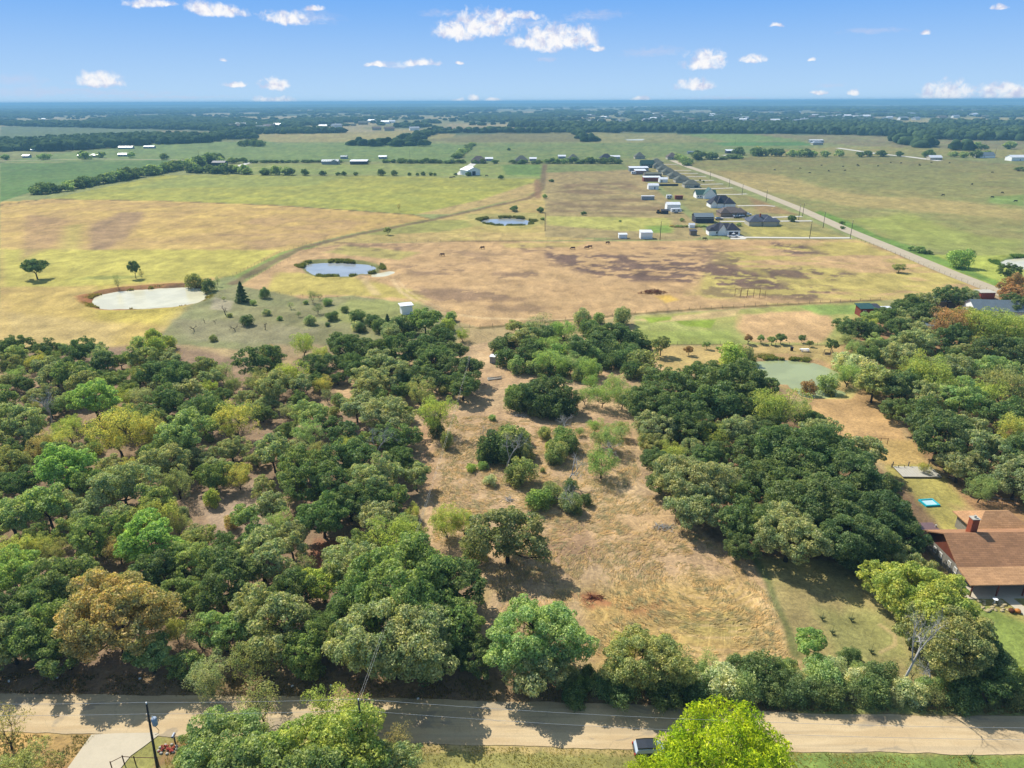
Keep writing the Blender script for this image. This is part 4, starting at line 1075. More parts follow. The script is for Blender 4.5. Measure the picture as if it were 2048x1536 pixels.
for a in [('bush', 1018, 868, 50, 'G'), ('bush', 1045, 872, 40, 'O'), ('bush', 975, 905, 40, 'G'), ('bush', 1000, 880, 44, 'O'), ('bush', 1108, 912, 40, 'G'), ('bush', 1140, 890, 40, 'D'), ('bush', 1068, 1000, 40, 'G'), ('bush', 1030, 950, 44, 'G'), ('bush', 1150, 1010, 40, 'G')]: TA(*a, CEN)
# ---- big oaks right of the lot
RB = 'in the big oak mass beside the lot'
for a in [('big_oak', 1385, 965, 150, 'S'), ('oak', 1385, 1015, 120, 'S'), ('oak', 1310, 920, 70, 'D'), ('oak', 1325, 935, 60, 'D'), ('big_oak', 1600, 905, 170, 'D'), ('oak', 1520, 900, 100, 'D'),
          ('big_oak', 1690, 940, 150, 'D'), ('oak', 1545, 965, 120, 'D'), ('big_oak', 1640, 1010, 170, 'D'), ('big_oak', 1748, 1030, 145, 'K'), ('oak', 1490, 1040, 120, 'J'),
          ('big_oak', 1580, 1070, 150, 'S'), ('big_oak', 1700, 1075, 150, 'D'), ('oak', 1800, 1070, 110, 'K'), ('oak', 1640, 870, 90, 'S'), ('oak', 1500, 985, 90, 'D'), ('oak', 1740, 985, 120, 'D'), ('oak', 1590, 960, 130, 'D'),
          ('oak', 1720, 1120, 90, 'K'), ('oak', 1480, 1095, 70, 'D'), ('small_oak', 1455, 950, 60, 'S')]: TA(*a, RB, flat=.95)
RC = 'in the oaks left of the green pond'
for a in [('oak', 1340, 770, 110, 'D'), ('oak', 1400, 755, 100, 'D'), ('oak', 1470, 770, 120, 'D'), ('oak', 1300, 800, 80, 'D'), ('oak', 1350, 830, 110, 'D'), ('oak', 1430, 805, 120, 'D'),
          ('airy', 1555, 812, 110, 'L'), ('oak', 1500, 815, 80, 'D'), ('oak', 1310, 855, 90, 'S'), ('oak', 1380, 860, 90, 'D'), ('airy', 1418, 868, 72, 'L'), ('oak', 1475, 860, 90, 'S'), ('oak', 1305, 890, 60, 'O'),
          ('airy', 1345, 905, 60, 'L'), ('oak', 1440, 770, 90, 'S'), ('oak', 1530, 855, 70, 'D'), ('small_oak', 1500, 762, 50, 'S')]: TA(*a, RC, flat=.88)
# ---- hedge along the road on the right
HR = 'in the roadside hedge on the right'
for a in [('big_oak', 1290, 1320, 165, 'O'), ('airy', 1340, 1335, 110, 'O'), ('airy', 1250, 1300, 80, 'L'), ('vine', 1235, 1370, 90, 'D'), ('vine', 1385, 1350, 80, 'M'), ('vine', 1440, 1360, 90, 'V'),
          ('vine', 1480, 1325, 60, 'J'), ('vine', 1525, 1335, 90, 'J'), ('vine', 1545, 1375, 70, 'D'), ('vine', 1490, 1372, 80, 'M'), ('small_oak', 1620, 1288, 72, 'B'), ('vine', 1645, 1345, 80, 'M'),
          ('vine', 1700, 1310, 50, 'J'), ('vine', 1712, 1352, 60, 'V'), ('vine', 1760, 1345, 80, 'J'), ('vine', 1745, 1378, 80, 'D'), ('vine', 1600, 1380, 70, 'D'), ('vine', 1660, 1385, 70, 'D'),
          ('vine', 1330, 1382, 80, 'D'), ('vine', 1820, 1378, 70, 'V'), ('vine', 1860, 1370, 60, 'M'), ('small_oak', 1985, 1370, 90, 'J'), ('vine', 1930, 1385, 80, 'D'), ('vine', 2025, 1368, 70, 'G'), ('bush', 1580, 1330, 40, 'G'), ('vine', 1400, 1390, 70, 'K'), ('vine', 1150, 1385, 60, 'D')]: TA(*a, HR, flat=.86)
for a in [('big_oak', 1855, 1205, 190, 'L'), ('big_oak', 1900, 1275, 180, 'O'), ('oak', 1790, 1180, 110, 'L'), ('oak', 1850, 1150, 80, 'O'), ('oak', 1960, 1300, 120, 'D'), ('small_oak', 1830, 1260, 90, 'O')]:
    TA(*a, 'in the yellowing clump before the porch house')
o = T('dead', 1820, 1305, 92, 'S', 'tall bare silver-grey dead tree on the roadside hedge in front of the house', flat=1.5)
T('dead', 1868, 1350, 64, 'S', 'leaning grey dead branches tangled in vines at the right of the tall dead tree')
T('dead', 305, 1300, 42, 'S', 'small bleached dead tree at the front of the left woods beside the road')
T('bush', 1975, 1112, 30, 'K', 'dark round bush against the side wall of the brown-roofed house')
# ---- pond garden trees
for i, (x, y, wd, c, d_) in enumerate([(1322, 690, 40, 'O', 'dark brownish bare-looking tree left of the pond lawn'), (1378, 700, 20, 'R', 'small reddish tree on the pond lawn'), (1414, 690, 16, 'M', 'tiny soft green tree on the pond lawn'),
          (1436, 697, 10, 'M', 'tiny sapling left of the reedy corner of the green pond'), (1497, 678, 20, 'R', 'small rust-brown tree behind the green pond'), (1522, 678, 18, 'M', 'pale green tree second in the row behind the green pond'),
          (1544, 680, 18, 'M', 'green tree third in the row behind the green pond'), (1562, 676, 22, 'J', 'darkest green tree in the row behind the green pond'), (1605, 677, 16, 'J', 'slim dark green tree right of the black bin by the pond'),
          (1620, 686, 14, 'O', 'short olive tree behind the picnic table'), (1664, 690, 28, 'J', 'green tree beside the garden swing')]):
    T('small_oak', x, y, wd, c, d_, 'trees around the green pond')
T('bush', 1462, 712, 60, 'L', 'reedy yellow-green bush on the left bank of the green pond')
T('bush', 1490, 710, 40, 'O', 'olive brush along the back bank of the green pond')
for a in [(1690, 722, 44), (1712, 730, 50), (1740, 742, 46), (1678, 718, 30), (1700, 745, 40)]: TA('bush', a[0], a[1], a[2], 'V', 'in the pale cane thicket by the pond')
T('airy', 1698, 748, 64, 'B', 'bright green willow on the right bank of the green pond', flat=.85)
T('bush', 1655, 768, 44, 'M', 'low green brush spilling into the green pond')
T('bush', 1618, 776, 34, 'R', 'rusty red bush at the near corner of the green pond')
# ---- right-hand woods
RW1 = 'on the pond side of the right woods'
for a in [('small_oak', 1750, 765, 80, 'O'), ('small_oak', 1790, 775, 75, 'D'), ('oak', 1815, 770, 80, 'D'), ('oak', 1700, 655, 60, 'D'), ('oak', 1735, 665, 60, 'K'), ('oak', 1765, 700, 60, 'D'),
          ('oak', 1798, 655, 60, 'D'), ('oak', 1800, 715, 80, 'S'), ('oak', 1830, 690, 80, 'S'), ('oak', 1806, 618, 50, 'D'), ('oak', 1850, 605, 60, 'S'), ('oak', 1900, 590, 60, 'D'), ('oak', 1930, 598, 50, 'S'), ('oak', 1850, 625, 60, 'D'), ('oak', 1825, 612, 50, 'D')]: TA(*a, RW1)
RW2 = 'in the right woods'
for a in [('airy', 1860, 755, 110, 'L'), ('airy', 1830, 740, 70, 'L'), ('oak', 1840, 830, 110, 'J'), ('oak', 1880, 870, 130, 'D'), ('oak', 1960, 900, 130, 'S'), ('oak', 1920, 800, 100, 'M'),
          ('airy', 1905, 645, 90, 'R'), ('airy', 1960, 650, 100, 'L'), ('airy', 2020, 660, 90, 'L'), ('oak', 1905, 680, 70, 'D'), ('airy', 1945, 690, 45, 'O'), ('oak', 2000, 710, 90, 'D'), ('airy', 2010, 770, 100, 'O'),
          ('airy', 1975, 790, 80, 'L'), ('oak', 2010, 830, 100, 'J'), ('airy', 2030, 860, 80, 'Y'), ('oak', 2035, 960, 100, 'S'), ('oak', 1990, 740, 90, 'M'), ('oak', 1900, 740, 90, 'S'),
          ('oak', 2030, 570, 50, 'R'), ('oak', 2025, 590, 60, 'R'), ('oak', 2022, 545, 40, 'D'), ('oak', 2030, 610, 50, 'D'), ('oak', 1920, 930, 90, 'S'), ('oak', 2040, 900, 90, 'D'), ('oak', 1860, 800, 80, 'S'), ('airy', 1850, 935, 26, 'Y')]: TA(*a, RW2)

# ---- fill the woods between the placed trees
NCAP = 0
def fill(poly, n_try, smin, smax, pal, wherefn, holes=(), kinds=('oak', 'oak', 'small_oak', 'airy'), seed=3, zc=4.5, gapk=.80, nmax=999):
    global NCAP
    cnt = 0
    r = random.Random(seed)
    P = [tuple(at(a, b, zc)[:2]) for a, b in poly]
    H = [(at(a, b)[0], at(a, b)[1], q) for a, b, q in holes]
    x0, x1 = min(p[0] for p in P), max(p[0] for p in P); y0, y1 = min(p[1] for p in P), max(p[1] for p in P)
    for _ in range(n_try):
        x, y = r.uniform(x0, x1), r.uniform(y0, y1)
        if cnt >= nmax: break
        if not inside(P, x, y): continue
        W_ = r.uniform(smin, smax)
        if any((x - a) ** 2 + (y - b) ** 2 < (q + W_ * .35) ** 2 for a, b, q in H): continue
        if any((x - a) ** 2 + (y - b) ** 2 < ((q + W_ / 2) * gapk) ** 2 for a, b, q in PLACED): continue
        kd = r.choice(kinds); code = r.choice(pal)
        if kd == 'airy' and code in 'DKJ': code = r.choice('LOM')
        if kd == 'airy': W_ *= .8
        wh = wherefn(x, y)
        note(plant(kd, x, y, W_, code, 'x', None, r.uniform(.85, 1.08)), kd, code, W_, wh); NCAP += 1; cnt += 1
yA, yB, yC = at(500, 1190)[1], at(500, 960)[1], at(500, 790)[1]
def whereL(x, y): return WF if y < yA else WM if y < yB else WH if y < yC else WE
LEFT = [(-60, 700), (60, 690), (210, 705), (340, 705), (480, 738), (620, 740), (700, 690), (880, 690), (950, 735), (940, 775), (820, 790), (812, 900), (800, 990), (850, 1020), (820, 1080), (940, 1140), (940, 1290), (1000, 1330), (-120, 1335)]
fill(LEFT, 26000, 4.6, 10.0, 'DDDGGSSSJMO', whereL, [(414, 1037, 5.5), (513, 960, 3.2), (50, 962, 3.5), (364, 1202, 2.5), (683, 1086, 3), (519, 895, 3), (683, 800, 6), (34, 805, 4), (640, 1120, 3), (560, 860, 3), (350, 1240, 2.6), (330, 1270, 2.5), (600, 1010, 2.5), (470, 1010, 3), (200, 900, 3), (440, 900, 3.5), (730, 850, 3), (640, 830, 4), (150, 985, 3), (360, 1000, 3.5), (690, 1160, 2), (250, 1000, 2.5)], seed=5)
fill(LEFT, 9000, 2.2, 3.8, 'OSMTGLS', whereL, kinds=('bush', 'bush', 'sparse'), seed=15, zc=1, gapk=.8, nmax=75)
def whereR(x, y): return RW2
fill([(1700, 640), (1850, 610), (1930, 600), (2140, 600), (2140, 1000), (1960, 960), (1900, 940), (1800, 840), (1780, 800), (1760, 770), (1690, 690)], 16000, 5.6, 9.5, 'DDSSSJMMO', whereR,
     [(1995, 632, 9), (1940, 640, 6), (1790, 626, 7), (1945, 610, 5), (1840, 850, 1)], seed=6)
fill([(1290, 760), (1500, 730), (1590, 800), (1680, 860), (1780, 950), (1850, 1050), (1840, 1090), (1700, 1110), (1500, 1090), (1430, 1050), (1330, 960), (1260, 850)], 9000, 5.4, 9.0, 'DDDJS', lambda x, y: RB if y < at(1500, 900)[1] else RC, seed=8, holes=[(1480, 925, 1.5), (1860, 1010, 9), (1900, 1060, 8), (1850, 1080, 4)], gapk=.74)
fill([(-60, 1290), (1200, 1335), (1200, 1360), (-60, 1335)], 900, 2.5, 4.5, 'DGMOK', lambda x, y: WF, kinds=('bush', 'vine'), seed=9, zc=1)
fill([(1130, 1345), (1300, 1340), (1700, 1335), (2100, 1345), (2100, 1402), (1600, 1400), (1130, 1390)], 9000, 2.0, 4.2, 'DJMGVOSML', lambda x, y: HR, kinds=('bush', 'vine', 'vine', 'sparse'), seed=10, zc=1, gapk=.6, nmax=85)
print('filled', NCAP)

# ---- lone trees in the fields
def F(px, py, wpx, code, label, kind='small_oak', flat=1.0, group=None): return T(kind, px, py, wpx, code, label, group, flat, foot=True)
F(75, 558, 50, 'D', 'rounded dark tree alone in the yellow field left of the pale pond', flat=.85)
F(272, 557, 22, 'D', 'slim upright tree behind the pale pond', flat=1.7)
F(284, 557, 12, 'T', 'tiny bare tree beside the slim upright tree behind the pale pond', 'sparse', 1.3)
F(237, 578, 16, 'S', 'thin scraggly sapling on the back bank of the pale pond', 'sparse', 1.8)
F(485, 604, 34, 'K', 'dark cone-shaped cedar right of the pale pond', 'cedar', .9)
F(530, 596, 24, 'D', 'dark round bush right of the dark cedar', 'bush', 1.1)
F(507, 610, 13, 'M', 'small pale bush at the foot of the dark cedar', 'bush')
F(626, 606, 22, 'D', 'dark bare-trunked tree in the scrub below the reedy pond', 'sparse', 1.1)
F(391, 575, 42, 'O', 'olive brush at the right end of the pale pond', 'bush', .8)
F(418, 584, 30, 'D', 'dark bush at the right tip of the pale pond', 'bush', 1.1)
F(436, 574, 14, 'S', 'thin small tree right of the pale pond', 'sparse', 1.5)
for q, (x, y, wd, c) in enumerate([(448, 602, 12, 'O'), (495, 650, 34, 'D'), (427, 682, 20, 'O'), (582, 618, 18, 'S'), (535, 630, 20, 'S'), (612, 608, 12, 'M'), (636, 628, 24, 'D'), (665, 640, 28, 'D'), (622, 648, 30, 'S'),
                                   (598, 634, 14, 'D'), (655, 652, 12, 'J'), (512, 716, 16, 'S'), (548, 716, 30, 'T'), (460, 634, 12, 'O'), (690, 624, 20, 'D'), (640, 600, 16, 'D'), (655, 610, 22, 'M'), (560, 640, 14, 'M')]):
    F(x, y, wd, c, f'{CWORD[c]} bush in the grey-green scrub right of the pale pond', 'bush' if q % 3 else 'sparse', .75, 'bushes in the scrub right of the pale pond')
for x, y, wd in [(388, 662, 22), (410, 646, 12), (430, 646, 14), (470, 662, 22), (530, 660, 20), (452, 630, 26)]:
    F(x, y, wd, 'S', 'small leafless dead shrub in the grey-green scrub right of the pale pond', 'snag', .9, 'leafless shrubs in the scrub')
F(1797, 545, 28, 'O', 'flat-topped lone tree in the pasture left of the lane', 'small_oak', .6)
F(1916, 535, 50, 'B', 'bright green bushy tree right of the lane', 'bush', .9)
for x, y, wd, c in [(1838, 505, 26, 'M'), (1822, 500, 16, 'M'), (1945, 507, 12, 'J'), (1858, 508, 14, 'D'), (1684, 458, 10, 'J'), (1684, 448, 11, 'J')]: F(x, y, wd, c, 'small green tree by the fence right of the lane', 'far', .8, 'small trees right of the lane')
F(1583, 443, 17, 'D', 'round tree in front of the blue-grey roofed house', 'far', 1.1)
F(776, 470, 17, 'O', 'small bent tree beside the dark overgrown track', 'small_oak', .9)
F(798, 422, 9, 'T', 'bare sapling at the lower edge of the yellow hay field', 'sparse', 1.6)
F(1029, 423, 18, 'D', 'round tree left above the upper pond', 'far', .9)
F(1081, 425, 15, 'D', 'round tree right above the upper pond', 'far', 1.1)
F(1167, 430, 11, 'D', 'small tree in the brown plot right of the upper pond', 'far', 1.0)
F(1103, 364, 12, 'D', 'dark bush at the corner of the dirt track', 'far', .7)
F(1090, 396, 10, 'M', 'small tree on the fence of the brown plot', 'far', 1.1)
F(1085, 440, 10, 'M', 'small bush at the right bank of the upper pond', 'far', .8)
F(1240, 444, 6, 'M', 'tiny bush in the brown plot', 'far')
F(1364, 443, 10, 'M', 'pale small tree by the parked camper', 'far', 1.1)
F(1406, 433, 8, 'D', 'dark small tree left of the grey-roofed house', 'far', 1.2)
F(1478, 452, 11, 'M', 'pale small tree behind the dark metal shop', 'far', .9)
for x in range(1345, 1415, 9): F(x, 453 + (x % 3), 12, RT.choice('TOM'), 'low brown brush beside the white house', 'far', .5, 'low brush beside the white house')
for x, y in [(1400, 362), (1407, 365)]: F(x, y, 4, 'D', 'tiny young tree on a lawn of the far houses', 'far', 1.5, 'young lawn trees')
F(1002, 358, 12, 'D', 'dark round tree behind the yellow hay field near the white barn', 'far', 1.0)
F(937, 352, 14, 'D', 'tree at the left corner of the white barn', 'far', .9)
F(1018, 306 - 5, 8, 'D', 'lone dark tree in the far green field', 'far', 1.0)

# ---- hedgerows of separate trees
def row(pts, step, w0, w1, codes, label, group, gap=0.0, flat=(.8, 1.1), jit=.5, seed=1):
    step *= .62; r = random.Random(len(label)); W_ = [at(a, b) for a, b in pts]
    for a, b in zip(W_[:-1], W_[1:]):
        L = (b - a).length; n = max(1, int(L / step))
        for i in range(n):
            if r.random() < gap: continue
            p = a.lerp(b, (i + r.uniform(0, 1)) / n) ; q = r.uniform(w0, w1)
            plant('far', p.x + r.uniform(-jit, jit), p.y + r.uniform(-jit, jit) * 2, q * 1.08, r.choice(codes), label, group, r.uniform(*flat))
row([(60, 390), (135, 382)], 6.0, 8, 12, 'DDM', 'dark tree in the near end of the long diagonal hedge left', 'trees of the diagonal hedge', jit=2)
row([(145, 378), (235, 362)], 7.0, 8, 13, 'DDM', 'dark tree in the lower middle of the long diagonal hedge left', 'trees of the diagonal hedge', jit=2)
row([(235, 362), (330, 345)], 8.0, 9, 15, 'DDM', 'dark tree in the upper middle of the long diagonal hedge left', 'trees of the diagonal hedge', jit=3)
row([(330, 345), (440, 324)], 10.0, 10, 16, 'DDMG', 'dark tree at the far end of the long diagonal hedge left', 'trees of the diagonal hedge', jit=4)
row([(380, 345), (500, 348)], 8.5, 9, 14, 'DDM', 'tree in the dense row above the yellow hay field', 'trees above the yellow hay field', jit=2)
row([(505, 349), (585, 350)], 8.5, 8, 12, 'DDM', 'tree in the short row right of the dense row above the yellow field', 'trees above the yellow hay field', .1, jit=2)
for x, wd in [(610, 18), (645, 14), (676, 10), (688, 12), (712, 10), (762, 18), (789, 15), (819, 9), (835, 8), (846, 11), (862, 9), (870, 8), (911, 8)]: F(x, 351, wd, 'D', 'separate small tree on the fence line above the yellow hay field', 'far', 1.0, 'separate trees above the yellow hay field')
row([(440, 327), (490, 326)], 9, 8, 12, 'DM', 'tree in the hedge behind the dark barn', 'trees of the middle hedge', jit=2)
row([(495, 326), (650, 325)], 7.5, 6, 9, 'DD', 'tree in the clipped hedge left of the long metal barn', 'trees of the middle hedge', jit=1, flat=(.5, .7))
row([(655, 325), (780, 326)], 9, 6, 9, 'DM', 'tree in the hedge behind the two long barns', 'trees of the middle hedge', .25, jit=1, flat=(.5, .8))
row([(785, 326), (930, 327)], 7.5, 7, 10, 'DD', 'tree in the thick hedge left of the white barn drive', 'trees of the middle hedge', jit=2, flat=(.6, .9))
row([(945, 327), (1085, 328)], 12, 7, 10, 'DD', 'tree in the hedge right of the white barn drive', 'trees of the middle hedge', .15, jit=2, flat=(.5, .8))
row([(1090, 327), (1250, 327)], 10, 8, 12, 'DDM', 'tree in the hedge behind the brown plot', 'trees of the middle hedge', .1, jit=2, flat=(.6, .9))
row([(912, 318), (945, 290)], 16, 8, 12, 'DM', 'tree on the diagonal ditch between the two far green fields', 'trees of the diagonal ditch', jit=2, flat=(.5, .8))
row([(1352, 314), (1378, 332)], 9, 6, 11, 'GM', 'green bush beside the far end of the lane', 'bushes beside the lane', jit=2, flat=(.6, .9))
row([(1392, 320), (1430, 318)], 12, 10, 15, 'DD', 'tree in the grove left of the white-roofed barn', 'grove trees near the white-roofed barn', jit=5)
row([(1440, 319), (1490, 317)], 14, 10, 14, 'DM', 'tree in the grove below the white-roofed barn', 'grove trees near the white-roofed barn', .1, jit=3, flat=(.5, .8))
row([(1482, 311), (1560, 312)], 10, 12, 18, 'DDO', 'tree in the large grove right of the white-roofed barn', 'grove trees near the white-roofed barn', jit=6)
row([(1570, 314), (1650, 313)], 11, 10, 15, 'DM', 'tree in the row left along the top of the right pasture', 'trees along the top of the right pasture', .1, jit=3)
row([(1670, 314), (1800, 312)], 18, 9, 14, 'DM', 'tree in the row right along the top of the right pasture', 'trees along the top of the right pasture', .25, jit=3)
row([(1825, 315), (2000, 316)], 24, 9, 14, 'DM', 'tree around the far right farmsteads', 'trees around the far right farmsteads', .1, jit=8)
row([(0, 320), (100, 319), (260, 316)], 28, 9, 14, 'DM', 'tree around the far left farm buildings', 'trees around the far left farm buildings', .2, jit=8)
row([(330, 320), (420, 318)], 30, 9, 14, 'D', 'scattered tree behind the left green field', 'trees around the far left farm buildings', .2, jit=6)
row([(485, 292), (530, 292)], 7, 12, 15, 'DK', 'tree in the square dark copse in the far green field', 'trees of the square copse', jit=9)
row([(1840, 292), (2040, 300)], 60, 12, 18, 'DM', 'scattered tree in the far right pasture', 'scattered far right trees', .1, jit=20)
F(1964, 300, 18, 'D', 'round dark tree alone in the far right pasture', 'far', .9)
F(2040, 342, 20, 'D', 'dark brush at the right edge of the right pasture', 'far', .6)

OPEN = [(G(P_), q_) for P_, q_ in (([(-40, 243), (120, 239), (180, 240), (170, 248), (-40, 250)], 0), ([(-40, 251), (260, 249), (440, 261), (430, 276), (250, 278), (-40, 282)], 0), ([(470, 271), (560, 264), (830, 261), (912, 268), (700, 283), (540, 283)], 0),
    ([(870, 252), (1180, 251), (1180, 266), (870, 266)], .02), ([(1780, 245), (1860, 235), (2080, 234), (2080, 253), (1900, 259)], .01), ([(1400, 242), (1620, 243), (1600, 250), (1420, 250)], 0), ([(1290, 226), (1790, 225), (1800, 243), (1280, 247)], .22),
    ([(1150, 221), (1640, 220), (1640, 227), (1150, 229)], .1), ([(980, 218), (1260, 215), (1250, 223), (990, 225)], .05), ([(1340, 262), (1500, 266), (1500, 284), (1340, 284)], 0), ([(560, 228), (700, 227), (700, 233), (560, 233)], .1), ([(60, 224), (300, 223), (300, 228), (60, 229)], .1))]
# ---- far woodland that reads as one mass
def woods(name, polys, wd, hgt, seed, dens, noise_thr=None, cols=None, ylim=None):
    r = np.random.default_rng(seed); Xs = []; Ys = []; Ss = []
    for P_ in polys:
        W_ = G(P_); a = np.array(W_)
        area = (a[:, 0].max() - a[:, 0].min()) * (a[:, 1].max() - a[:, 1].min())
        n = int(area / (wd * wd) * dens)
        X = r.uniform(a[:, 0].min(), a[:, 0].max(), n); Y = r.uniform(a[:, 1].min(), a[:, 1].max(), n)
        k_ = sdf(W_, X, Y) > -(fbm(X / (wd * 6), Y / (wd * 6), seed) - .5) * wd * 4
        if noise_thr is not None:
            f = fbm(X / 420, Y / 700, 41, 3); k_ &= (f < noise_thr) | (r.uniform(0, 1, n) < .03)
            for K_, q_ in OPEN: k_ &= (sdf(K_, X, Y) < 0) | (r.uniform(0, 1, n) < q_)
        Xs.append(X[k_]); Ys.append(Y[k_])
    X = np.concatenate(Xs); Y = np.concatenate(Ys); n = len(X)
    # lumpy crown: an irregular 12-sided dome of three rings
    m = 7; ang = np.arange(m) * 2 * PI / m
    rings = [(.85, .12), (1.0, .5), (.6, .9)]
    S = wd * .62 * r.uniform(.7, 1.35, n); H = hgt * r.uniform(.65, 1.3, n)
    V = []
    for rr, zz in rings:
        jr = r.uniform(.7, 1.25, (n, m)); jz = r.uniform(.85, 1.15, (n, m)); a = ang[None] + r.uniform(0, 1, (n, 1))
        V.append(np.stack([X[:, None] + S[:, None] * rr * jr * np.cos(a), Y[:, None] + S[:, None] * rr * jr * np.sin(a), H[:, None] * zz * jz], -1))
    V.append(np.stack([X, Y, H * 1.05], -1)[:, None, :])
    V = np.concatenate(V, 1)                          # n, 3m+1, 3
    q = []
    for j in range(2):
        for i in range(m): q.append((j * m + i, j * m + (i + 1) % m, (j + 1) * m + (i + 1) % m, (j + 1) * m + i))
    t = [(2 * m + i, 2 * m + (i + 1) % m, 3 * m) for i in range(m)]
    base = (np.arange(n) * (3 * m + 1))[:, None, None]
    me = mesh_np(name, V.reshape(-1, 3), quads=(np.array(q)[None] + base).reshape(-1, 4), tris=(np.array(t)[None] + base).reshape(-1, 3), mats=[FARLEAF])
    o = link(name, me); tag(o, kind='stuff'); print(name, n); return o
def far_leaf():
    m = bpy.data.materials.new('far_foliage'); m.use_nodes = True
    t = NT(m.node_tree); b = t.n['Principled BSDF']; b.inputs['Roughness'].default_value = 1; b.inputs['Specular IOR Level'].default_value = 0
    g = t.node('ShaderNodeNewGeometry'); P = g.outputs['Position']
    n = t.noise(P, .08, 4, .7)
    c = t.mix(t.ramp(g.outputs['Random Per Island'], 0, 1, smooth=False), A(50, 70, 50, 1.4), A(86, 106, 68, 1.4))
    c = t.mix(1.0, c, t.mix(t.ramp(n, .35, .65), (.7, .75, .75), (1.25, 1.2, 1.15)), 'MULTIPLY')
    t.l.new(c, b.inputs['Base Color']); return m
FARLEAF = far_leaf()
o = woods('woodland', [[(0, 288), (90, 283), (240, 276), (300, 274), (430, 276), (432, 286), (300, 290), (200, 298), (120, 303), (0, 304)]], 12, 10, 21, 1.5)
o['label'] = 'dense woodland band left beyond the green hay fields'; o['category'] = 'woodland'
o = woods('woodland', [[(435, 262), (640, 262), (700, 266), (480, 270), (520, 279), (440, 278)], [(0, 248), (120, 246), (440, 256), (440, 262), (0, 252)], [(700, 290), (850, 290), (850, 293), (700, 292)],
                       [(800, 281), (870, 262), (885, 262), (835, 283)], [(880, 264), (1240, 262), (1240, 266), (880, 267)], [(1148, 265), (1158, 265), (1182, 283), (1170, 284)]], 15, 10, 22, 1.1)
o['label'] = 'scattered copses and hedges beyond the middle fields'; o['category'] = 'woodland'
o = woods('woodland', [[(1340, 256), (1480, 250), (1700, 252), (1860, 256), (2060, 266), (2060, 282), (1900, 280), (1700, 270), (1560, 268), (1360, 267)], [(1020, 250), (1340, 254), (1350, 266), (1230, 263), (1020, 254)],
                       [(1780, 283), (1860, 284), (1900, 296), (1830, 296)], [(1910, 296), (1960, 302), (1950, 306), (1905, 300)], [(1860, 246), (2060, 250), (2060, 254), (1900, 252)]], 14, 12, 23, 1.4)
o['label'] = 'long dark creek-side woodland right, below the far town'; o['category'] = 'woodland'
o = woods('woodland', [[(-200, 262), (400, 256), (1000, 256), (1400, 252), (2300, 250), (2300, 228), (-200, 232)]], 18, 8.5, 24, 1.25, .515)
o['label'] = 'patchy woodland covering the plain beyond the fields'; o['category'] = 'woodland'
o = woods('woodland', [[(-200, 232), (2300, 228), (2300, 213), (-200, 219)]], 44, 13, 25, 1.1, .53)
o['label'] = 'hazy distant woodland stretching to the horizon'; o['category'] = 'woodland'

# ------------------------------------------------------------------ buildings
def seam_mat(name, col, step=.6, axis=0, rough=.45, amt=.8):
    """standing-seam metal: fine ribs"""
    m = bpy.data.materials.new(name); m.use_nodes = True
    t = NT(m.node_tree); b = t.n['Principled BSDF']; b.inputs['Roughness'].default_value = rough; b.inputs['Metallic'].default_value = .2
    s = t.node('ShaderNodeSeparateXYZ'); t.l.new(t.node('ShaderNodeTexCoord').outputs['Object'], s.inputs[0])
    f = t.math('FRACT', t.math('DIVIDE', s.outputs[axis], step))
    r = t.math('LESS_THAN', f, .14)
    n = t.noise(t.node('ShaderNodeTexCoord').outputs['Object'], .8, 4, .6)
    c = t.mix(t.ramp(n, .35, .65), tuple(v * .92 for v in col), tuple(min(1, v * 1.06) for v in col))
    t.l.new(t.mix(r, c, tuple(v * amt for v in col)), b.inputs['Base Color'])
    bn = t.node('ShaderNodeBump'); bn.inputs['Strength'].default_value = .5; bn.inputs['Distance'].default_value = .04
    t.l.new(r, bn.inputs['Height']); t.l.new(bn.outputs[0], b.inputs['Normal'])
    return m
def shingle_mat(name, col):
    m = bpy.data.materials.new(name); m.use_nodes = True
    t = NT(m.node_tree); b = t.n['Principled BSDF']; b.inputs['Roughness'].default_value = .92; b.inputs['Specular IOR Level'].default_value = .15
    co = t.node('ShaderNodeTexCoord').outputs['Object']
    br = t.node('ShaderNodeTexBrick'); t.l.new(co, br.inputs['Vector'])
    br.inputs['Scale'].default_value = 1.0; br.inputs['Brick Width'].default_value = .9; br.inputs['Row Height'].default_value = .28; br.inputs['Mortar Size'].default_value = .02
    br.inputs['Color1'].default_value = (*[v * .85 for v in col], 1); br.inputs['Color2'].default_value = (*[min(1, v * 1.12) for v in col], 1); br.inputs['Mortar'].default_value = (*[v * .6 for v in col], 1)
    n = t.noise(co, .5, 5, .65)
    t.l.new(t.mix(1.0, br.outputs[0], t.mix(t.ramp(n, .35, .65), (.9, .9, .9), (1.08, 1.07, 1.05)), 'MULTIPLY'), b.inputs['Base Color'])
    return m
MW = mat('white_siding', (.82, .82, .79), .7, .04, .6)
MCREAM = mat('cream_siding', A(206, 198, 176), .8, .05, .6)
MBRICKT = mat('tan_brick', A(160, 138, 116), .9, .15, 3)
MBRICKR = mat('red_brick', A(176, 92, 60), .9, .2, 4)
MCHAR = mat('charcoal_metal', A(66, 68, 80), .6, .08, .6)
MGLASS = mat('dark_glass', (.03, .04, .05), .1, .1, 1, spec=.6)
MTRIM = mat('white_trim', (.75, .75, .73), .6, .03)
MDARK = mat('dark_opening', (.03, .03, .035), .8, .1)
MSTONE = mat('grey_stone', A(158, 152, 138), .9, .22, 2.5, .3)
MBROWNW = mat('red_brown_siding', A(132, 70, 46), .85, .15, 1.2)
RCHAR = shingle_mat('charcoal_shingle', A(74, 76, 88))
RBLUE = shingle_mat('blue_grey_shingle', A(104, 110, 124))
RBRN = shingle_mat('weathered_shingle', A(126, 114, 108))
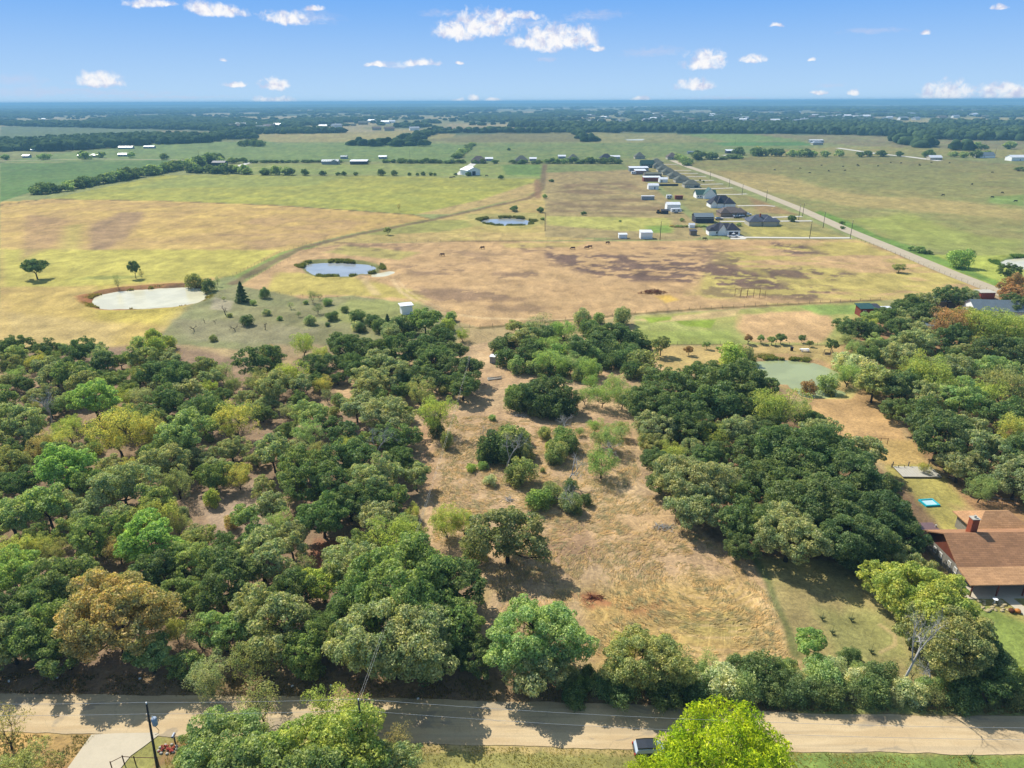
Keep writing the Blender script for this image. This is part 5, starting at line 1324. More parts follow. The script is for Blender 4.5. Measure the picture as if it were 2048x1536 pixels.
RGREY = shingle_mat('grey_green_shingle', A(120, 124, 112))
RTAN = shingle_mat('brown_shingle', A(190, 142, 104))
RTAN2 = shingle_mat('pale_brown_shingle', A(214, 166, 120))
MGREEN = seam_mat('green_metal', A(44, 92, 80))
MWHITE = seam_mat('white_metal', (.72, .73, .74), 1.0)
MGALV = seam_mat('galvanised_metal', A(170, 178, 184), .8)
MSLATE = seam_mat('blue_grey_metal', A(128, 142, 148), .6)
MPURP = seam_mat('brown_purple_metal', A(136, 106, 104), .45)
MRED = mat('rust_red_paint', A(150, 72, 54), .7, .12, 1)
MWOOD = mat('weathered_wood', A(150, 136, 116), .9, .2, 4)
MPALEW = mat('bleached_boards', A(206, 200, 184), .85, .1, 4)
MPOLE = mat('pole_wood', (.045, .038, .032), .9, .3, 5)
MALU = mat('aluminium_wire', (.55, .53, .48), .5, .05)
MGREYM = mat('light_grey_metal', A(178, 192, 208), .45, .06, 2)
MBLACK = mat('black_paint', (.02, .02, .022), .5, .1)
MRUST = mat('rusty_steel', A(130, 92, 72), .8, .2)

def wall_block(mb, w_, d, h, rh=0, ridge='x', M=None):
    """walls; with gable ends when rh > 0"""
    a, b = w_ / 2, d / 2
    if rh <= 0: return mb.box((0, 0, h / 2 - .15), (w_, d, h + .3), M)
    if ridge == 'x':
        vs = [(s * a, y, z) for s in (-1, 1) for y, z in ((-b, -.3), (b, -.3), (b, h), (0, h + rh), (-b, h))]
    else:
        vs = [(x, s * b, z) for s in (-1, 1) for x, z in ((-a, -.3), (a, -.3), (a, h), (0, h + rh), (-a, h))]
    return mb.add(vs, [(0, 4, 3, 2, 1), (5, 6, 7, 8, 9), (0, 1, 6, 5), (1, 2, 7, 6), (2, 3, 8, 7), (3, 4, 9, 8), (4, 0, 5, 9)], M)
def roof_block(mb, w_, d, h, rh, kind='gable', ridge='x', ov=.45, th=.16, M=None):
    a, b = w_ / 2 + ov, d / 2 + ov
    if kind == 'hip':
        if ridge == 'x': r = max(a - b * .95, .3); top = [(-r, 0), (r, 0)]
        else: r = max(b - a * .95, .3); top = [(0, -r), (0, r)]
        vs = [(-a, -b, h), (a, -b, h), (a, b, h), (-a, b, h), (-a, -b, h + th), (a, -b, h + th), (a, b, h + th), (-a, b, h + th)] + [(x, y, h + rh + th) for x, y in top]
        fs = [(0, 3, 2, 1), (0, 1, 5, 4), (1, 2, 6, 5), (2, 3, 7, 6), (3, 0, 4, 7)]
        fs += [(4, 5, 9, 8), (5, 6, 9), (6, 7, 8, 9), (7, 4, 8)] if ridge == 'x' else [(4, 5, 8), (5, 6, 9, 8), (6, 7, 9), (7, 4, 8, 9)]
        return mb.add(vs, fs, M)
    if kind == 'flat': return mb.box((0, 0, h + th / 2 + .004), (2 * a, 2 * b, th), M)
    if kind == 'shed':
        vs = [(x, y, (h + (rh if y > 0 else 0)) + q) for q in (.004, th) for x, y in ((-a, -b), (a, -b), (a, b), (-a, b))]
        return mb.add(vs, [(0, 3, 2, 1), (4, 5, 6, 7), (0, 1, 5, 4), (1, 2, 6, 5), (2, 3, 7, 6), (3, 0, 4, 7)], M)
    dd = (d if ridge == 'x' else w_) / 2; dr = rh / dd * ov
    prof = lambda hb: [(-(dd + ov), h - dr + .01), (0, h + rh + .01), (dd + ov, h - dr + .01), (dd + ov, h - dr + th), (0, h + rh + th), (-(dd + ov), h - dr + th)]
    L = (a if ridge == 'x' else b)
    vs = []
    for s in (-1, 1):
        for p, z in prof(0): vs.append((s * L, p, z) if ridge == 'x' else (p, s * L, z))
    fs = [(0, 1, 4, 5), (1, 2, 3, 4), (6, 11, 10, 7), (7, 10, 9, 8), (0, 6, 7, 1), (1, 7, 8, 2), (2, 8, 9, 3), (3, 9, 10, 4), (4, 10, 11, 5), (5, 11, 6, 0)]
    return mb.add(vs, fs, M)
def opening(root, what, x, y, z, w_, h, face, mfr, mpane, sub='pane', deep=.08):
    """a window or door standing 3 cm proud of its wall; face: S (towards -y), W or E"""
    R_ = {'S': 0, 'E': PI / 2, 'W': -PI / 2, 'N': PI}[face]
    M = Matrix.Translation((x, y, z)) @ Matrix.Rotation(R_, 4, 'Z')
    mb = MB(); f = min(.12, w_ * .12)
    for cx, cz, a, b in ((0, h / 2 - f / 2, w_, f), (0, -h / 2 + f / 2, w_, f), (-w_ / 2 + f / 2, 0, f, h - 2 * f), (w_ / 2 - f / 2, 0, f, h - 2 * f)):
        mb.box((cx, -.03, cz), (a, deep, b), M)
    o = mb.build(what, mfr, root)
    mb = MB(); mb.box((0, -.012, 0), (w_ - 2 * f - .004, deep * .6, h - 2 * f - .004), M); mb.build(sub, mpane, o)
    return o
def building(name, label, cat, px, py, w_, d, h, rh, wm, rm, kind='gable', ridge='x', rz=0.0, wins=(), doors=(), garage=(), wings=(), chim=None, group=None, ov=.45, wind=(1.1, 1.3), dcol=None, pos=None):
    p = pos or at(px, py)
    fy = Vector((math.sin(rz), -math.cos(rz), 0))
    o = empty(name, (p[0] - fy.x * d / 2, p[1] - fy.y * d / 2, 0), rz); tag(o, label, cat, group)
    mb = MB(); wall_block(mb, w_, d, h, rh if kind == 'gable' else 0, ridge)
    if kind == 'shed': mb.add([(-w_/2, -d/2, h), (w_/2, -d/2, h), (w_/2, d/2, h), (-w_/2, d/2, h), (w_/2, d/2, h + rh), (-w_/2, d/2, h + rh)], [(0, 1, 4, 5), (1, 2, 4), (0, 5, 3), (3, 5, 4, 2)])
    mb.build('wall', wm, o)
    mb = MB(); roof_block(mb, w_, d, h, rh, kind, ridge, ov); rf = mb.build('roof', rm, o)
    for q, (dx, dy, ww, wd, wh, wrh, wk, wr) in enumerate(wings):
        M = Matrix.Translation((dx, dy, 0))
        mb = MB(); wall_block(mb, ww, wd, wh, wrh if wk == 'gable' else 0, wr, M); mb.build('wall', wm, o)
        mb = MB(); roof_block(mb, ww, wd, wh, wrh, wk, wr, ov * .9, M=M); mb.build('roof', rm, o)
    for x, z, fc in wins:
        yy = -d / 2; xx = x
        if fc == 'W': xx, yy = -w_ / 2, x
        if fc == 'E': xx, yy = w_ / 2, x
        opening(o, 'window', xx, yy, z, wind[0], wind[1], fc, MTRIM, MGLASS)
    for x in doors: opening(o, 'door', x, -d / 2, 1.08, 1.1, 2.1, 'S', MTRIM, dcol or MCHAR, 'door_leaf')
    for x, y, ww, hh in garage: opening(o, 'garage_door', x, y, hh / 2 + .05, ww, hh, 'S', MTRIM, MCHAR, 'door_leaf')
    if chim: MB().box((chim[0], chim[1], h + rh * .5 + .6), (.9, .7, 2.2 + rh * .6)).build('chimney', MBRICKR, rf)
    return o

# the brown-roofed house at the right edge
fl = at(1919, 1168); bl = at(1853, 1083)
ux = Vector((1, .02, 0)).normalized()
D_ = abs(bl.y - fl.y) * .86
hz = empty('house', (fl.x, fl.y, 0), math.atan2(ux.y, ux.x))
tag(hz, 'long low house with brown shingle roof, red chimney and open front porch', 'house')
Lh = 26.0; EH = 2.7; RH = 2.5; yr = D_ * .55; sk = (bl.x - fl.x)
mb = MB()
mb.add([(0, 0, -.3), (0, D_, -.3), (0, D_, EH), (0, yr, EH + RH), (0, 0, EH), (Lh, 0, -.3), (Lh, D_, -.3), (Lh, D_, EH), (Lh, yr, EH + RH), (Lh, 0, EH)],
       [(0, 5, 9, 4), (6, 1, 2, 7), (5, 6, 7, 8, 9)])
mb.m = 0; mb.add([(0, 0, -.3), (0, D_, -.3), (0, D_, EH - .4), (0, 0, EH - .4)], [(0, 3, 2, 1)])
mb.m = 1; mb.add([(0, 0, EH - .4), (0, D_, EH - .4), (0, D_, EH), (0, yr, EH + RH), (0, 0, EH)], [(0, 4, 3, 2, 1)])
mb.build('wall', [MSTONE, MBROWNW], hz)
mb = MB(); th = .18; o1 = .9
mb.add([(-o1, -.0, EH + .05), (Lh + o1, 0, EH + .05), (Lh + o1, yr, EH + RH + .05), (-o1 * .6, yr, EH + RH + .05), (-o1, 0, EH + .05 + th), (Lh + o1, 0, EH + .05 + th), (Lh + o1, yr, EH + RH + .05 + th), (-o1 * .6, yr, EH + RH + .05 + th)],
       [(0, 3, 2, 1), (4, 5, 6, 7), (0, 1, 5, 4), (1, 2, 6, 5), (3, 0, 4, 7)])
mb.add([(-o1 * .6, yr, EH + RH + .05), (Lh + o1, yr, EH + RH + .05), (Lh + o1, D_ + .7, EH - .1), (-o1, D_ + .7, EH - .1), (-o1 * .6, yr, EH + RH + .05 + th), (Lh + o1, yr, EH + RH + .05 + th), (Lh + o1, D_ + .7, EH - .1 + th), (-o1, D_ + .7, EH - .1 + th)],
       [(0, 3, 2, 1), (4, 5, 6, 7), (2, 3, 7, 6), (1, 2, 6, 5), (3, 0, 4, 7)])
rf = mb.build('roof', RTAN, hz)
mb = MB(); PD = 3.2
mb.add([(-o1 - .05, -PD, EH - .55), (Lh + o1, -PD, EH - .55), (Lh + o1, .02, EH + .06), (-o1 - .02, .02, EH + .06), (-o1 - .05, -PD, EH - .4), (Lh + o1, -PD, EH - .4), (Lh + o1, .02, EH + .27), (-o1 - .02, .02, EH + .27)],
       [(0, 3, 2, 1), (4, 5, 6, 7), (0, 1, 5, 4), (1, 2, 6, 5), (2, 3, 7, 6), (3, 0, 4, 7)])
mb.build('porch_roof', RTAN2, hz)
for x in (-.4, 3.4, 7.2, 11, 14.8): MB().box((x, -PD + .25, 1.0), (.16, .16, 2.3)).build('porch_post', MBROWNW, hz)
for x in (2.2, 6.2, 10.2, 14.2): opening(hz, 'window', x, 0, 1.5, 1.5, 1.3, 'S', MTRIM, MGLASS)
opening(hz, 'door', 4.3, 0, 1.08, 1.1, 2.1, 'S', MTRIM, MRED, 'door_leaf')
for y in (1.5, 3.0, 5.2, 6.6):
    if y < D_ - .8: opening(hz, 'window', 0, y, 1.35, .7, .9, 'W', MTRIM, MCREAM)
cp = at(1951, 1066, EH + RH)
lx = (cp - Vector(hz.location)).x
ch = MB().box((lx, yr + 1.0, 5.6), (1.05, .95, 3.4)).build('chimney', MBRICKR, rf)
MB().box((lx, yr + 1.0, 7.36), (1.2, 1.1, .12)).tube([(lx, yr + 1.0, 7.4), (lx, yr + 1, 7.8)], .18, 8).build('chimney_cap', MPALEW, ch)
mb = MB(); mb.box((-.2, D_ + 1.9, EH - .25), (5.6, 2.4, .14)); mb.build('back_porch_roof', MPURP, hz)
for x in (-2.6, -.2, 2.2): MB().box((x, D_ + 2.9, 1.1), (.14, .14, 2.3)).build('back_porch_post', MBROWNW, hz)
MB().tube([(lx - 2, D_ + 1.8, EH - .2), (lx - 2, D_ + 1.8, EH + .2)], .15, 8).build('roof_vent', MPALEW, hz)
M = Matrix.Translation((at(1998, 1025, 4.5).x - fl.x, D_ + 3.1, 0)); mb = MB(); wall_block(mb, 8.2, 5.0, EH - .2, 0, 'y', M); mb.build('wing_wall', MSTONE, hz)
mb = MB(); roof_block(mb, 8.2, 5.0, EH - .19, 1.9, 'hip', 'x', .6, M=M); mb.build('wing_roof', RTAN2, hz)
mb = MB(); mb.box((Lh / 2 - .5, -PD / 2 - .1, .06), (Lh + 1, PD + .2, .14)); mb.build('porch_floor', CONC, hz)
def hp(x, y, z=0): return tuple(hz.matrix_basis @ Vector((x, y, z))) if False else tuple(Matrix.Translation(hz.location) @ Matrix.Rotation(hz.rotation_euler.z, 4, 'Z') @ Vector((x, y, z)))
strip('garden_path', [hp(4.0, -PD - .2)[:2], hp(5.6, -PD - .2)[:2], hp(6.8, -PD - 6)[:2], hp(5.0, -PD - 6)[:2]], CONC, .06, True)
# stones of the flower bed
bed = empty('flower_bed', hp(1.8, -PD - 1.7)); tag(bed, 'stone edged flower bed in front of the porch of the brown-roofed house', 'flower bed')
rs = random.Random(4)
for i in range(46):
    x, y = rs.uniform(-2.6, 2.0), rs.uniform(-1.2, 1.2); s = rs.uniform(.18, .36)
    mb = MB(); mb.ball((x, y, s * .25), (s, s * rs.uniform(.6, .9), s * .45), 6, 4); mb.build('stone', mat('bed_stone', A(204, 186, 140), .9, .2, 2), bed)
bb = empty('bird_bath', hp(2.2, -PD - 1.2)); tag(bb, 'small white bird bath standing in the flower bed', 'bird bath')
MB().tube([(0, 0, 0), (0, 0, .12), (0, 0, .7)], [.22, .1, .09], 8).build('pedestal', MTRIM, bb); MB().tube([(0, 0, .7), (0, 0, .82)], [.12, .36], 10).build('bowl', MTRIM, bb)
MORNG = mat('orange_gourd', A(214, 134, 50), .6, .1); MBASK = mat('brown_basket', A(110, 66, 40), .9, .2)
for i, (x, y, r, m, lb) in enumerate([(3.4, -PD - 3.0, .42, MBASK, 'brown basket lying beside an orange pumpkin on the lawn edge'), (4.2, -PD - 3.1, .40, MORNG, 'orange pumpkin lying beside a brown basket on the lawn edge'), (6.6, -PD - 2.4, .32, MRED, 'red round planter beside the concrete garden path')]):
    mb = MB(); mb.ball((0, 0, r * .7), (r, r, r * .75), 12, 8); mb.tube([(0, 0, r * 1.4), (.03, 0, r * 1.7)], [.05, .03], 5)
    o = mb.build(['basket', 'pumpkin', 'planter'][i], m, None, True); o.location = hp(x, y); tag(o, lb, ['basket', 'pumpkin', 'planter'][i])
# sprinkler pool, deck, pens
MTURQ = mat('turquoise_vinyl', A(40, 196, 214), .35, .05); MPOOLW = mat('pool_water', A(206, 240, 244), .1, .03, spec=.5)
p = at(1858, 1007); pr = empty('paddling_pool', p, .1, .78); tag(pr, 'small rectangular turquoise paddling pool on the yellow lawn', 'pool')
mb = MB()
for a, b, c, d in ((0, -1.25, 3.4, .3), (0, 1.25, 3.4, .3), (-1.55, 0, .3, 2.2), (1.55, 0, .3, 2.2)): mb.box((a, b, .2), (c, d, .4))
mb.build('rim', MTURQ, pr); MB().box((0, 0, .12), (2.8, 2.2, .2)).build('water', MPOOLW, pr)
dk = empty('wooden_deck', at(1845, 951), -.03); tag(dk, 'bleached low wooden deck at the top of the house lawn', 'deck')
for i in range(14): MB().box((-4.0 + i * .52, .9, .32), (.49, 4.0, .07)).build('board', MPALEW, dk)
mb = MB(); mb.box((-.6, -1.0, .15), (7.0, .12, .3)); mb.box((-.6, 2.8, .15), (7.0, .12, .3)); mb.build('joist', MWOOD, dk)
for x in (-4.2, -1.2, 2.6): MB().box((x, 3.1, .6), (.16, .16, 1.3)).build('post', MWOOD, dk)
def pen(label, pts, h, step, m, rails=2, name='fence', r=.06, cat='fence', wire=False, postjoin=False):
    W_ = [Vector(at(a, b)) for a, b in pts]; o = empty(name, W_[0]); tag(o, label, cat); o0 = W_[0]
    L = [p - o0 for p in W_]; pm = MB(); rm_ = MB(); cnt = 0
    for a, b in zip(L[:-1], L[1:]):
        n = max(1, round((b - a).length / step))
        for i in range(n + 1):
            q = a.lerp(b, i / n)
            if postjoin: pm.tube([q + Vector((0, 0, -.2)), q + Vector((0, 0, h * RT.uniform(.9, 1.08)))], r, 4)
            else: MB().tube([q + Vector((0, 0, -.2)), q + Vector((0, 0, h))], r, 6).build('post', m, o)
        for k_ in range(rails): z = h * (k_ + .9) / rails; rm_.tube([a + Vector((0, 0, z)), b + Vector((0, 0, z))], r * (.25 if wire else .7), 4)
    if postjoin: tag(pm.build('post_row', m, o), kind='stuff')
    if rails: rm_.build('wire' if wire else 'rail', m, o)
    return o
pen('grey plank pen beside the wooden deck', [(1878, 951), (1908, 962), (1915, 954), (1885, 945)], .8, 1.4, MWOOD, 2)
pen('leaning wire dog run at the right edge of the house lawn', [(1960, 985), (1975, 1008), (2003, 1012), (2030, 1012)], 1.5, 2.2, MGALV, 2, r=.045)
pen('open pipe gate frame across the mown clearing', [(1716, 887), (1728, 887), (1750, 888), (1760, 889), (1774, 889)], 1.5, 2.6, MRUST, 1, 'gate_frame', cat='gate')
pen('low wooden border fence left of the wooden deck', [(1782, 936), (1796, 938), (1808, 938)], .9, 1.1, MWOOD, 1)

# row of houses along the lane
B = building
B('house', 'white house with charcoal hip roof and two dark garage doors, nearest on the lane', 'house', 1450, 471, 17.5, 11, 2.9, 3.4, MW, RCHAR, 'hip', rz=.02,
  wins=[(-7.2, 1.5, 'S'), (-5.0, 1.5, 'S'), (-2.2, 1.5, 'S')], doors=[-3.6], garage=[(3.4, -7.1, 2.7, 2.3), (6.7, -7.1, 2.7, 2.3)], wings=[(5.0, -2.6, 8.2, 9.0, 3.1, 3.6, 'hip', 'x'), (-1.6, -2.2, 5.4, 8.6, 2.9, 3.7, 'gable', 'y'), (-8.0, -3, 4.2, 6, 2.7, 2.0, 'hip', 'y')])
B('metal_shop', 'dark charcoal metal shop with a lower lean-to roof left of the house row', 'shop', 1409, 446, 12.6, 10, 3.8, 1.8, MCHAR, MSLATE, 'gable', wins=[(-3.6, 1.6, 'S'), (3.8, 1.6, 'S')], doors=[-.2], dcol=MTRIM, wings=[(0, -4.6, 12.5, 3.2, 2.9, .3, 'flat', 'x')])
B('house', 'cream house with blue-grey hip roof and dark chimney, closest to the lane', 'house', 1527, 453, 18.5, 12, 2.9, 3.6, MCREAM, RBLUE, 'hip', rz=-.04, wins=[(2.0, 1.5, 'S'), (5.2, 1.5, 'S')], doors=[-4.4],
  wings=[(-5.5, -2.0, 8.0, 9.0, 2.8, 3.0, 'hip', 'y'), (4.2, -3.0, 9.0, 8.0, 2.9, 3.0, 'hip', 'x'), (9.2, 0, 4.6, 7.0, 2.7, 1.8, 'hip', 'x')], chim=(-1.5, -2))
B('house', 'brown brick house with weathered brown hip roof and parked dark cars', 'house', 1466, 435, 17.5, 12, 2.9, 3.4, MBRICKT, RBRN, 'hip', wins=[(-6.5, 1.5, 'S'), (-3.5, 1.5, 'S'), (.2, 1.5, 'S')], garage=[(5.2, -6, 4.2, 2.3)], wings=[(6.8, 1.0, 8.0, 9.0, 2.9, 2.6, 'hip', 'x'), (-5.5, -1.6, 6.4, 9.4, 2.9, 3.0, 'hip', 'y')])
B('house', 'white house with steep dark many-gabled roof, third from the lane end', 'house', 1445, 416, 18.5, 12, 3.0, 5.4, MW, RCHAR, 'hip', wins=[(-7.6, 1.5, 'S'), (-5.0, 1.5, 'S'), (1.8, 3.0, 'S')], doors=[-2.0],
  wings=[(-6.8, -3.2, 4.6, 7, 2.9, 2.6, 'gable', 'y'), (-1.8, -3.0, 5.0, 8, 3.2, 4.8, 'hip', 'y'), (5.6, -3.2, 8.6, 8.6, 3.0, 4.0, 'hip', 'x')])
B('house', 'white gabled house with dark green metal roof', 'house', 1413, 397, 17, 11, 3.0, 3.2, MW, MGREEN, 'gable', wins=[(-7, 1.5, 'S'), (-4.8, 1.5, 'S')], doors=[6.8], wings=[(2.4, -4.2, 10.5, 9, 3.2, 5.0, 'gable', 'y')])
B('house', 'cream house with grey-green hip roof and dark garage in the middle of the row', 'house', 1385, 376, 15, 12, 2.9, 3.8, MCREAM, RGREY, 'hip', wins=[(-5, 1.5, 'S'), (-2.4, 1.5, 'S')], garage=[(4, -6, 4.6, 2.3)])
for i, (x, y, wd) in enumerate([(1366, 366, 15), (1352, 358, 15), (1339, 350, 15), (1329, 344, 15), (1319, 337, 15), (1314, 331, 14)]):
    B('house', 'grey hip-roofed house seen small in the far half of the row left of the lane', 'house', x, y, wd, 12, 2.8, 4.0, MCREAM, RGREY, 'hip', wins=[(-4, 1.5, 'S')], garage=[(3.4, -6, 4.4, 2.2)], group='far houses in the row left of the lane', wings=[(-3.4, -3.2, 5, 6.4, 2.8, 2.6, 'hip', 'y')])
B('house', 'large house with dark green roof and white dormers at the far end of the row', 'house', 1295, 336, 16, 10, 4.4, 4.2, MGREEN, MGREEN, 'gable', wins=[(-5, 3, 'S'), (-2, 3, 'S'), (1, 3, 'S'), (4, 3, 'S')])
for x, y, wd, rm in [(957, 327, 17, RBRN), (1043, 326, 15, RGREY), (1147, 323, 13, RGREY), (1213, 322, 15, RCHAR), (1280, 318, 12, RGREY), (1345, 319, 12, RBRN)]:
    B('house', 'hip-roofed farmhouse among the trees of the far cross road', 'house', x, y, wd, 12, 2.8, 5.0, MCREAM, rm, 'hip', doors=[0], group='farmhouses on the far cross road')
for x, y, wd in [(978, 322, 9), (1066, 322, 8), (1124, 317, 9), (1230, 318, 12)]:
    B('shed', 'small pale shed beside a farmhouse on the far cross road', 'shed', x, y, wd, 7, 2.6, 1.4, MGALV, MWHITE, 'gable', group='pale sheds on the far cross road')
for o in [o for o in bpy.data.objects if o.get('category') in ('house', 'shop') and o.parent is None and at(1500, 330)[1] > o.location.y > at(1500, 480)[1] and o.location.x > at(1300, 400)[0] * .8]: o.scale = (.84, .84, .88)
# sheds behind the row
S_ = lambda lb, x, y, w_, d, h, rh, wm, rm, k='gable', **kw: B('shed', lb, 'shed', x, y, w_, d, h, rh, wm, rm, k, ov=.2, **kw)
S_('long pale shed with white roof, farthest behind the house row', 1278, 343, 19, 9, 3.4, .8, MGALV, MWHITE, 'shed')
S_('pinkish shed with white roof beside a small trailer', 1281, 349, 10.5, 8, 3.4, .9, mat('pink_siding', A(176, 140, 130), .8), MWHITE, 'shed')
S_('long low shed with pale green-grey roof behind the houses', 1306, 354, 16, 8, 2.6, 1.2, MWOOD, RGREY)
S_('long red-brown shed with white roof', 1304, 363, 15, 7, 3.4, .6, MRED, MWHITE, 'shed')
S_('small white garden building with pale green door', 1327, 365, 7.0, 6, 2.6, 1.4, MW, MWHITE, doors=[-1.5])
S_('white gabled shed standing alone on a slab behind the row', 1307, 379, 8.2, 6, 3.0, 1.4, MW, MWHITE, doors=[1])
S_('long white storage container in the brown plot', 1296, 400, 9.0, 3, 2.6, .05, MGALV, MWHITE, 'flat')
S_('rust-red storage container in the brown plot', 1358, 399, 5.4, 2.6, 2.5, .05, MRED, MRED, 'flat')
S_('white metal carport shed behind the parked camper', 1347, 421, 8.5, 7, 3.6, 1.2, MW, MWHITE)
S_('dark small hut beside the parked camper', 1330, 428, 4.2, 3, 1.9, .8, MCHAR, MCHAR)
S_('small brown shed on the lawn left of the nearest white house', 1387, 471, 3.4, 3, 2.2, .4, MWOOD, MCHAR, 'shed')
S_('small white tank-like shed in the brush left of the white house', 1384, 456, 3.0, 2.6, 1.6, .8, MW, MWHITE)
S_('white cubic shed on the fence of the big tan pasture', 1293, 478, 6.0, 5, 3.2, .5, MW, MWHITE, 'shed')
S_('low white trailer shed left of the white cubic shed', 1246, 477, 4.2, 3, 1.9, .3, MW, MWHITE, 'shed')
MB().box((0, 0, .8), (22, .2, 1.7)).build('garden_wall', MCHAR).location = at(1330, 372)
tag(bpy.data.objects['garden_wall'], 'long dark screen fence behind the middle houses of the row', 'fence')
o = B('shed', 'white box-shaped shed with white roof beside the thicket below the reedy pond', 'shed', 815, 629, 3.6, 3.4, 3.0, .25, MW, MWHITE, 'flat', rz=.35)
B('shed', 'small grey metal shed with pale roof half hidden by trees beside the farm track', 'shed', 985, 727, 1.6, 1.4, 1.8, .2, MGALV, MWHITE, 'shed', rz=-.3, ov=.1)
# barns
B('barn', 'white gabled metal barn with pale blue roof behind the yellow hay field', 'barn', 948, 351, 14, 14, 5.0, 2.6, MW, MWHITE, 'gable', 'y', rz=.6, garage=[(0, -7, 4, 4)])
B('barn', 'long pale metal barn with blue-grey roof, left of the two on the middle hedge', 'barn', 660, 329, 19, 9, 3.4, 1.8, MGALV, MSLATE, wings=[(5, -3, 7, 6, 3.4, 1.6, 'gable', 'y')], wins=[(-4, 1.6, 'S')])
B('barn', 'long open-fronted barn with white roof, right of the two on the middle hedge', 'barn', 717, 329, 19, 9, 3.4, 1.2, MCHAR, MWHITE, 'shed')
B('barn', 'dark blue-green barn at the top of the diagonal hedge', 'barn', 437, 332, 14, 10, 3.6, 1.6, mat('dark_teal_metal', A(62, 84, 88), .7), MCHAR)
B('barn', 'long barn with bright white roof among dark trees above the right pasture', 'barn', 1468, 307, 24, 11, 4.2, 1.6, MCHAR, MWHITE, 'shed')
B('barn', 'low grey metal barn left of the bright white-roofed barn', 'barn', 1386, 308, 16, 9, 3.2, 1.2, MGALV, MSLATE)
B('house', 'grey farmhouse with white roof above the right pasture, on the pale farm road', 'house', 1636, 290, 16, 10, 3.0, 3.2, MCREAM, MGALV, 'hip', wins=[(-4, 1.5, 'S'), (3, 1.5, 'S')])
B('shed', 'long white-roofed shed behind the grey farmhouse on the pale farm road', 'shed', 1634, 285, 22, 8, 3.4, .8, MGALV, MWHITE, 'shed')
B('house', 'tan low house with pale roof, far right beside the pale farm road', 'house', 1872, 320, 14, 9, 2.8, 2.2, MCREAM, MWHITE, 'gable', doors=[0])
B('house', 'white farmhouse with pale blue roof between two dark trees, far right', 'house', 1975, 316, 18, 12, 3, 3.4, MW, MSLATE, 'gable', wins=[(-4, 1.5, 'S')])
B('barn', 'white metal barn at the far right edge of the picture', 'barn', 2040, 322, 20, 12, 4, 2.2, MW, MWHITE, 'gable', doors=[0])
for x, y, wd, lb in [(250, 298, 27, 'long white-roofed barn in the far left green fields'), (297, 297, 20, 'low grey barn right of the long white-roofed barn, far left'), (72, 303, 20, 'white-roofed shed among trees at the far left'),
                     (175, 315, 34, 'long low tan poultry shed at the left above the green field'), (245, 313, 16, 'tan shed behind the tree clump at the left above the green field'), (302, 278, 14, 'small white barn at the edge of the left woodland band'), (403, 278, 14, 'small white barn at the right end of the left woodland band'),
                     (50, 316, 10, 'pale tent-roofed hut at the far left'), (687, 318, 10, 'small house with dark trees above the middle hedge'), (765, 318, 12, 'low pale shed above the middle hedge')]:
    B('barn', lb, 'barn', x, y, wd, 9, 3.4, 1.6, MGALV if x != 175 else MCREAM, MWHITE if x not in (297, 687) else MSLATE)
for o in [o for o in bpy.data.objects if o.get('category') == 'barn' and o.parent is None and o.location.y > at(500, 322)[1]]: o.scale = (.8, .8, .78)
# right-hand farmyard
B('shed', 'rust-red shed with green metal roof at the edge of the right-hand woods', 'shed', 1733, 633, 4.4, 3.6, 2.6, .7, MRED, MGREEN, 'shed', rz=.05, doors=[-1])
B('shed', 'small charcoal shed between the red shed and the white container', 'shed', 1752, 632, 2.2, 3.2, 2.5, .6, MCHAR, MCHAR, 'shed', rz=.05)
B('container', 'corrugated pale grey storage container right of the charcoal shed', 'container', 1771, 632, 4.6, 2.5, 2.5, .05, MGALV, MWHITE, 'flat', rz=.05, ov=.05)
B('house', 'house with wide blue-grey metal roof mostly hidden in the right-hand woods', 'house', 2000, 640, 15.5, 9.5, 2.9, 2.4, MW, MSLATE, 'gable', rz=-.12, wings=[(9, 1, 6, 8, 2.7, 1.8, 'gable', 'x')], wins=[(-5, 1.5, 'S'), (0, 1.5, 'S')])
B('shed', 'dark stone hut with pale flat roof beyond the blue-grey metal roof', 'shed', 1974, 599, 5.0, 4, 2.4, .3, MRED, MPALEW, 'flat', ov=.3)
B('shed', 'long low shed with grey roof behind the oaks of the right farmyard', 'shed', 1898, 616, 9.5, 4, 2.2, .6, MWOOD, MGALV, 'shed')
B('shed', 'small pale-blue roofed hut peeping out of the right-hand woods', 'shed', 1863, 676, 3.4, 3, 3.6, .6, MW, MSLATE, 'shed', ov=.2)

# far town and far farms, too small to show parts
hm = []
for wl, rf_ in ((MW, MWHITE), (MCREAM, RBRN), (MBRICKT, RGREY), (MW, MGALV)):
    mb = MB(); wall_block(mb, 16, 10, 4.0, 2.6); mb.m = 1; roof_block(mb, 16, 10, 4.0, 2.6, ov=.6, th=.3); hm.append(mb.mesh('far_house', [wl, rf_]))
rh_ = random.Random(12)
def town(n, x0, x1, y0, y1, label, group, s0=.8, s1=1.7):
    for _ in range(n):
        y = y0 + (y1 - y0) * rh_.random() ** .8; p = at(rh_.uniform(x0, x1), y)
        o = link('distant_house', rh_.choice(hm)); s = rh_.uniform(s0, s1); o.location = (p.x, p.y, 0); o.scale = (s, s, s * .9); o.rotation_euler.z = rh_.uniform(-.7, .7)
        tag(o, label, 'house', group)
town(80, 1300, 1790, 222, 246, 'tiny pale house of the hazy far town at the right', 'houses of the far town', .9, 1.7)
town(24, 1150, 1340, 224, 246, 'tiny pale house at the left outskirts of the far town', 'outskirts of the far town', .9, 1.5)
town(14, 460, 560, 250, 261, 'tiny white farm building in the cluster beyond the left green fields', 'far left farm cluster', .9, 1.8)
town(14, 640, 860, 243, 262, 'tiny pale house in the woods beyond the middle fields', 'houses in the middle far woods', .9, 1.8)
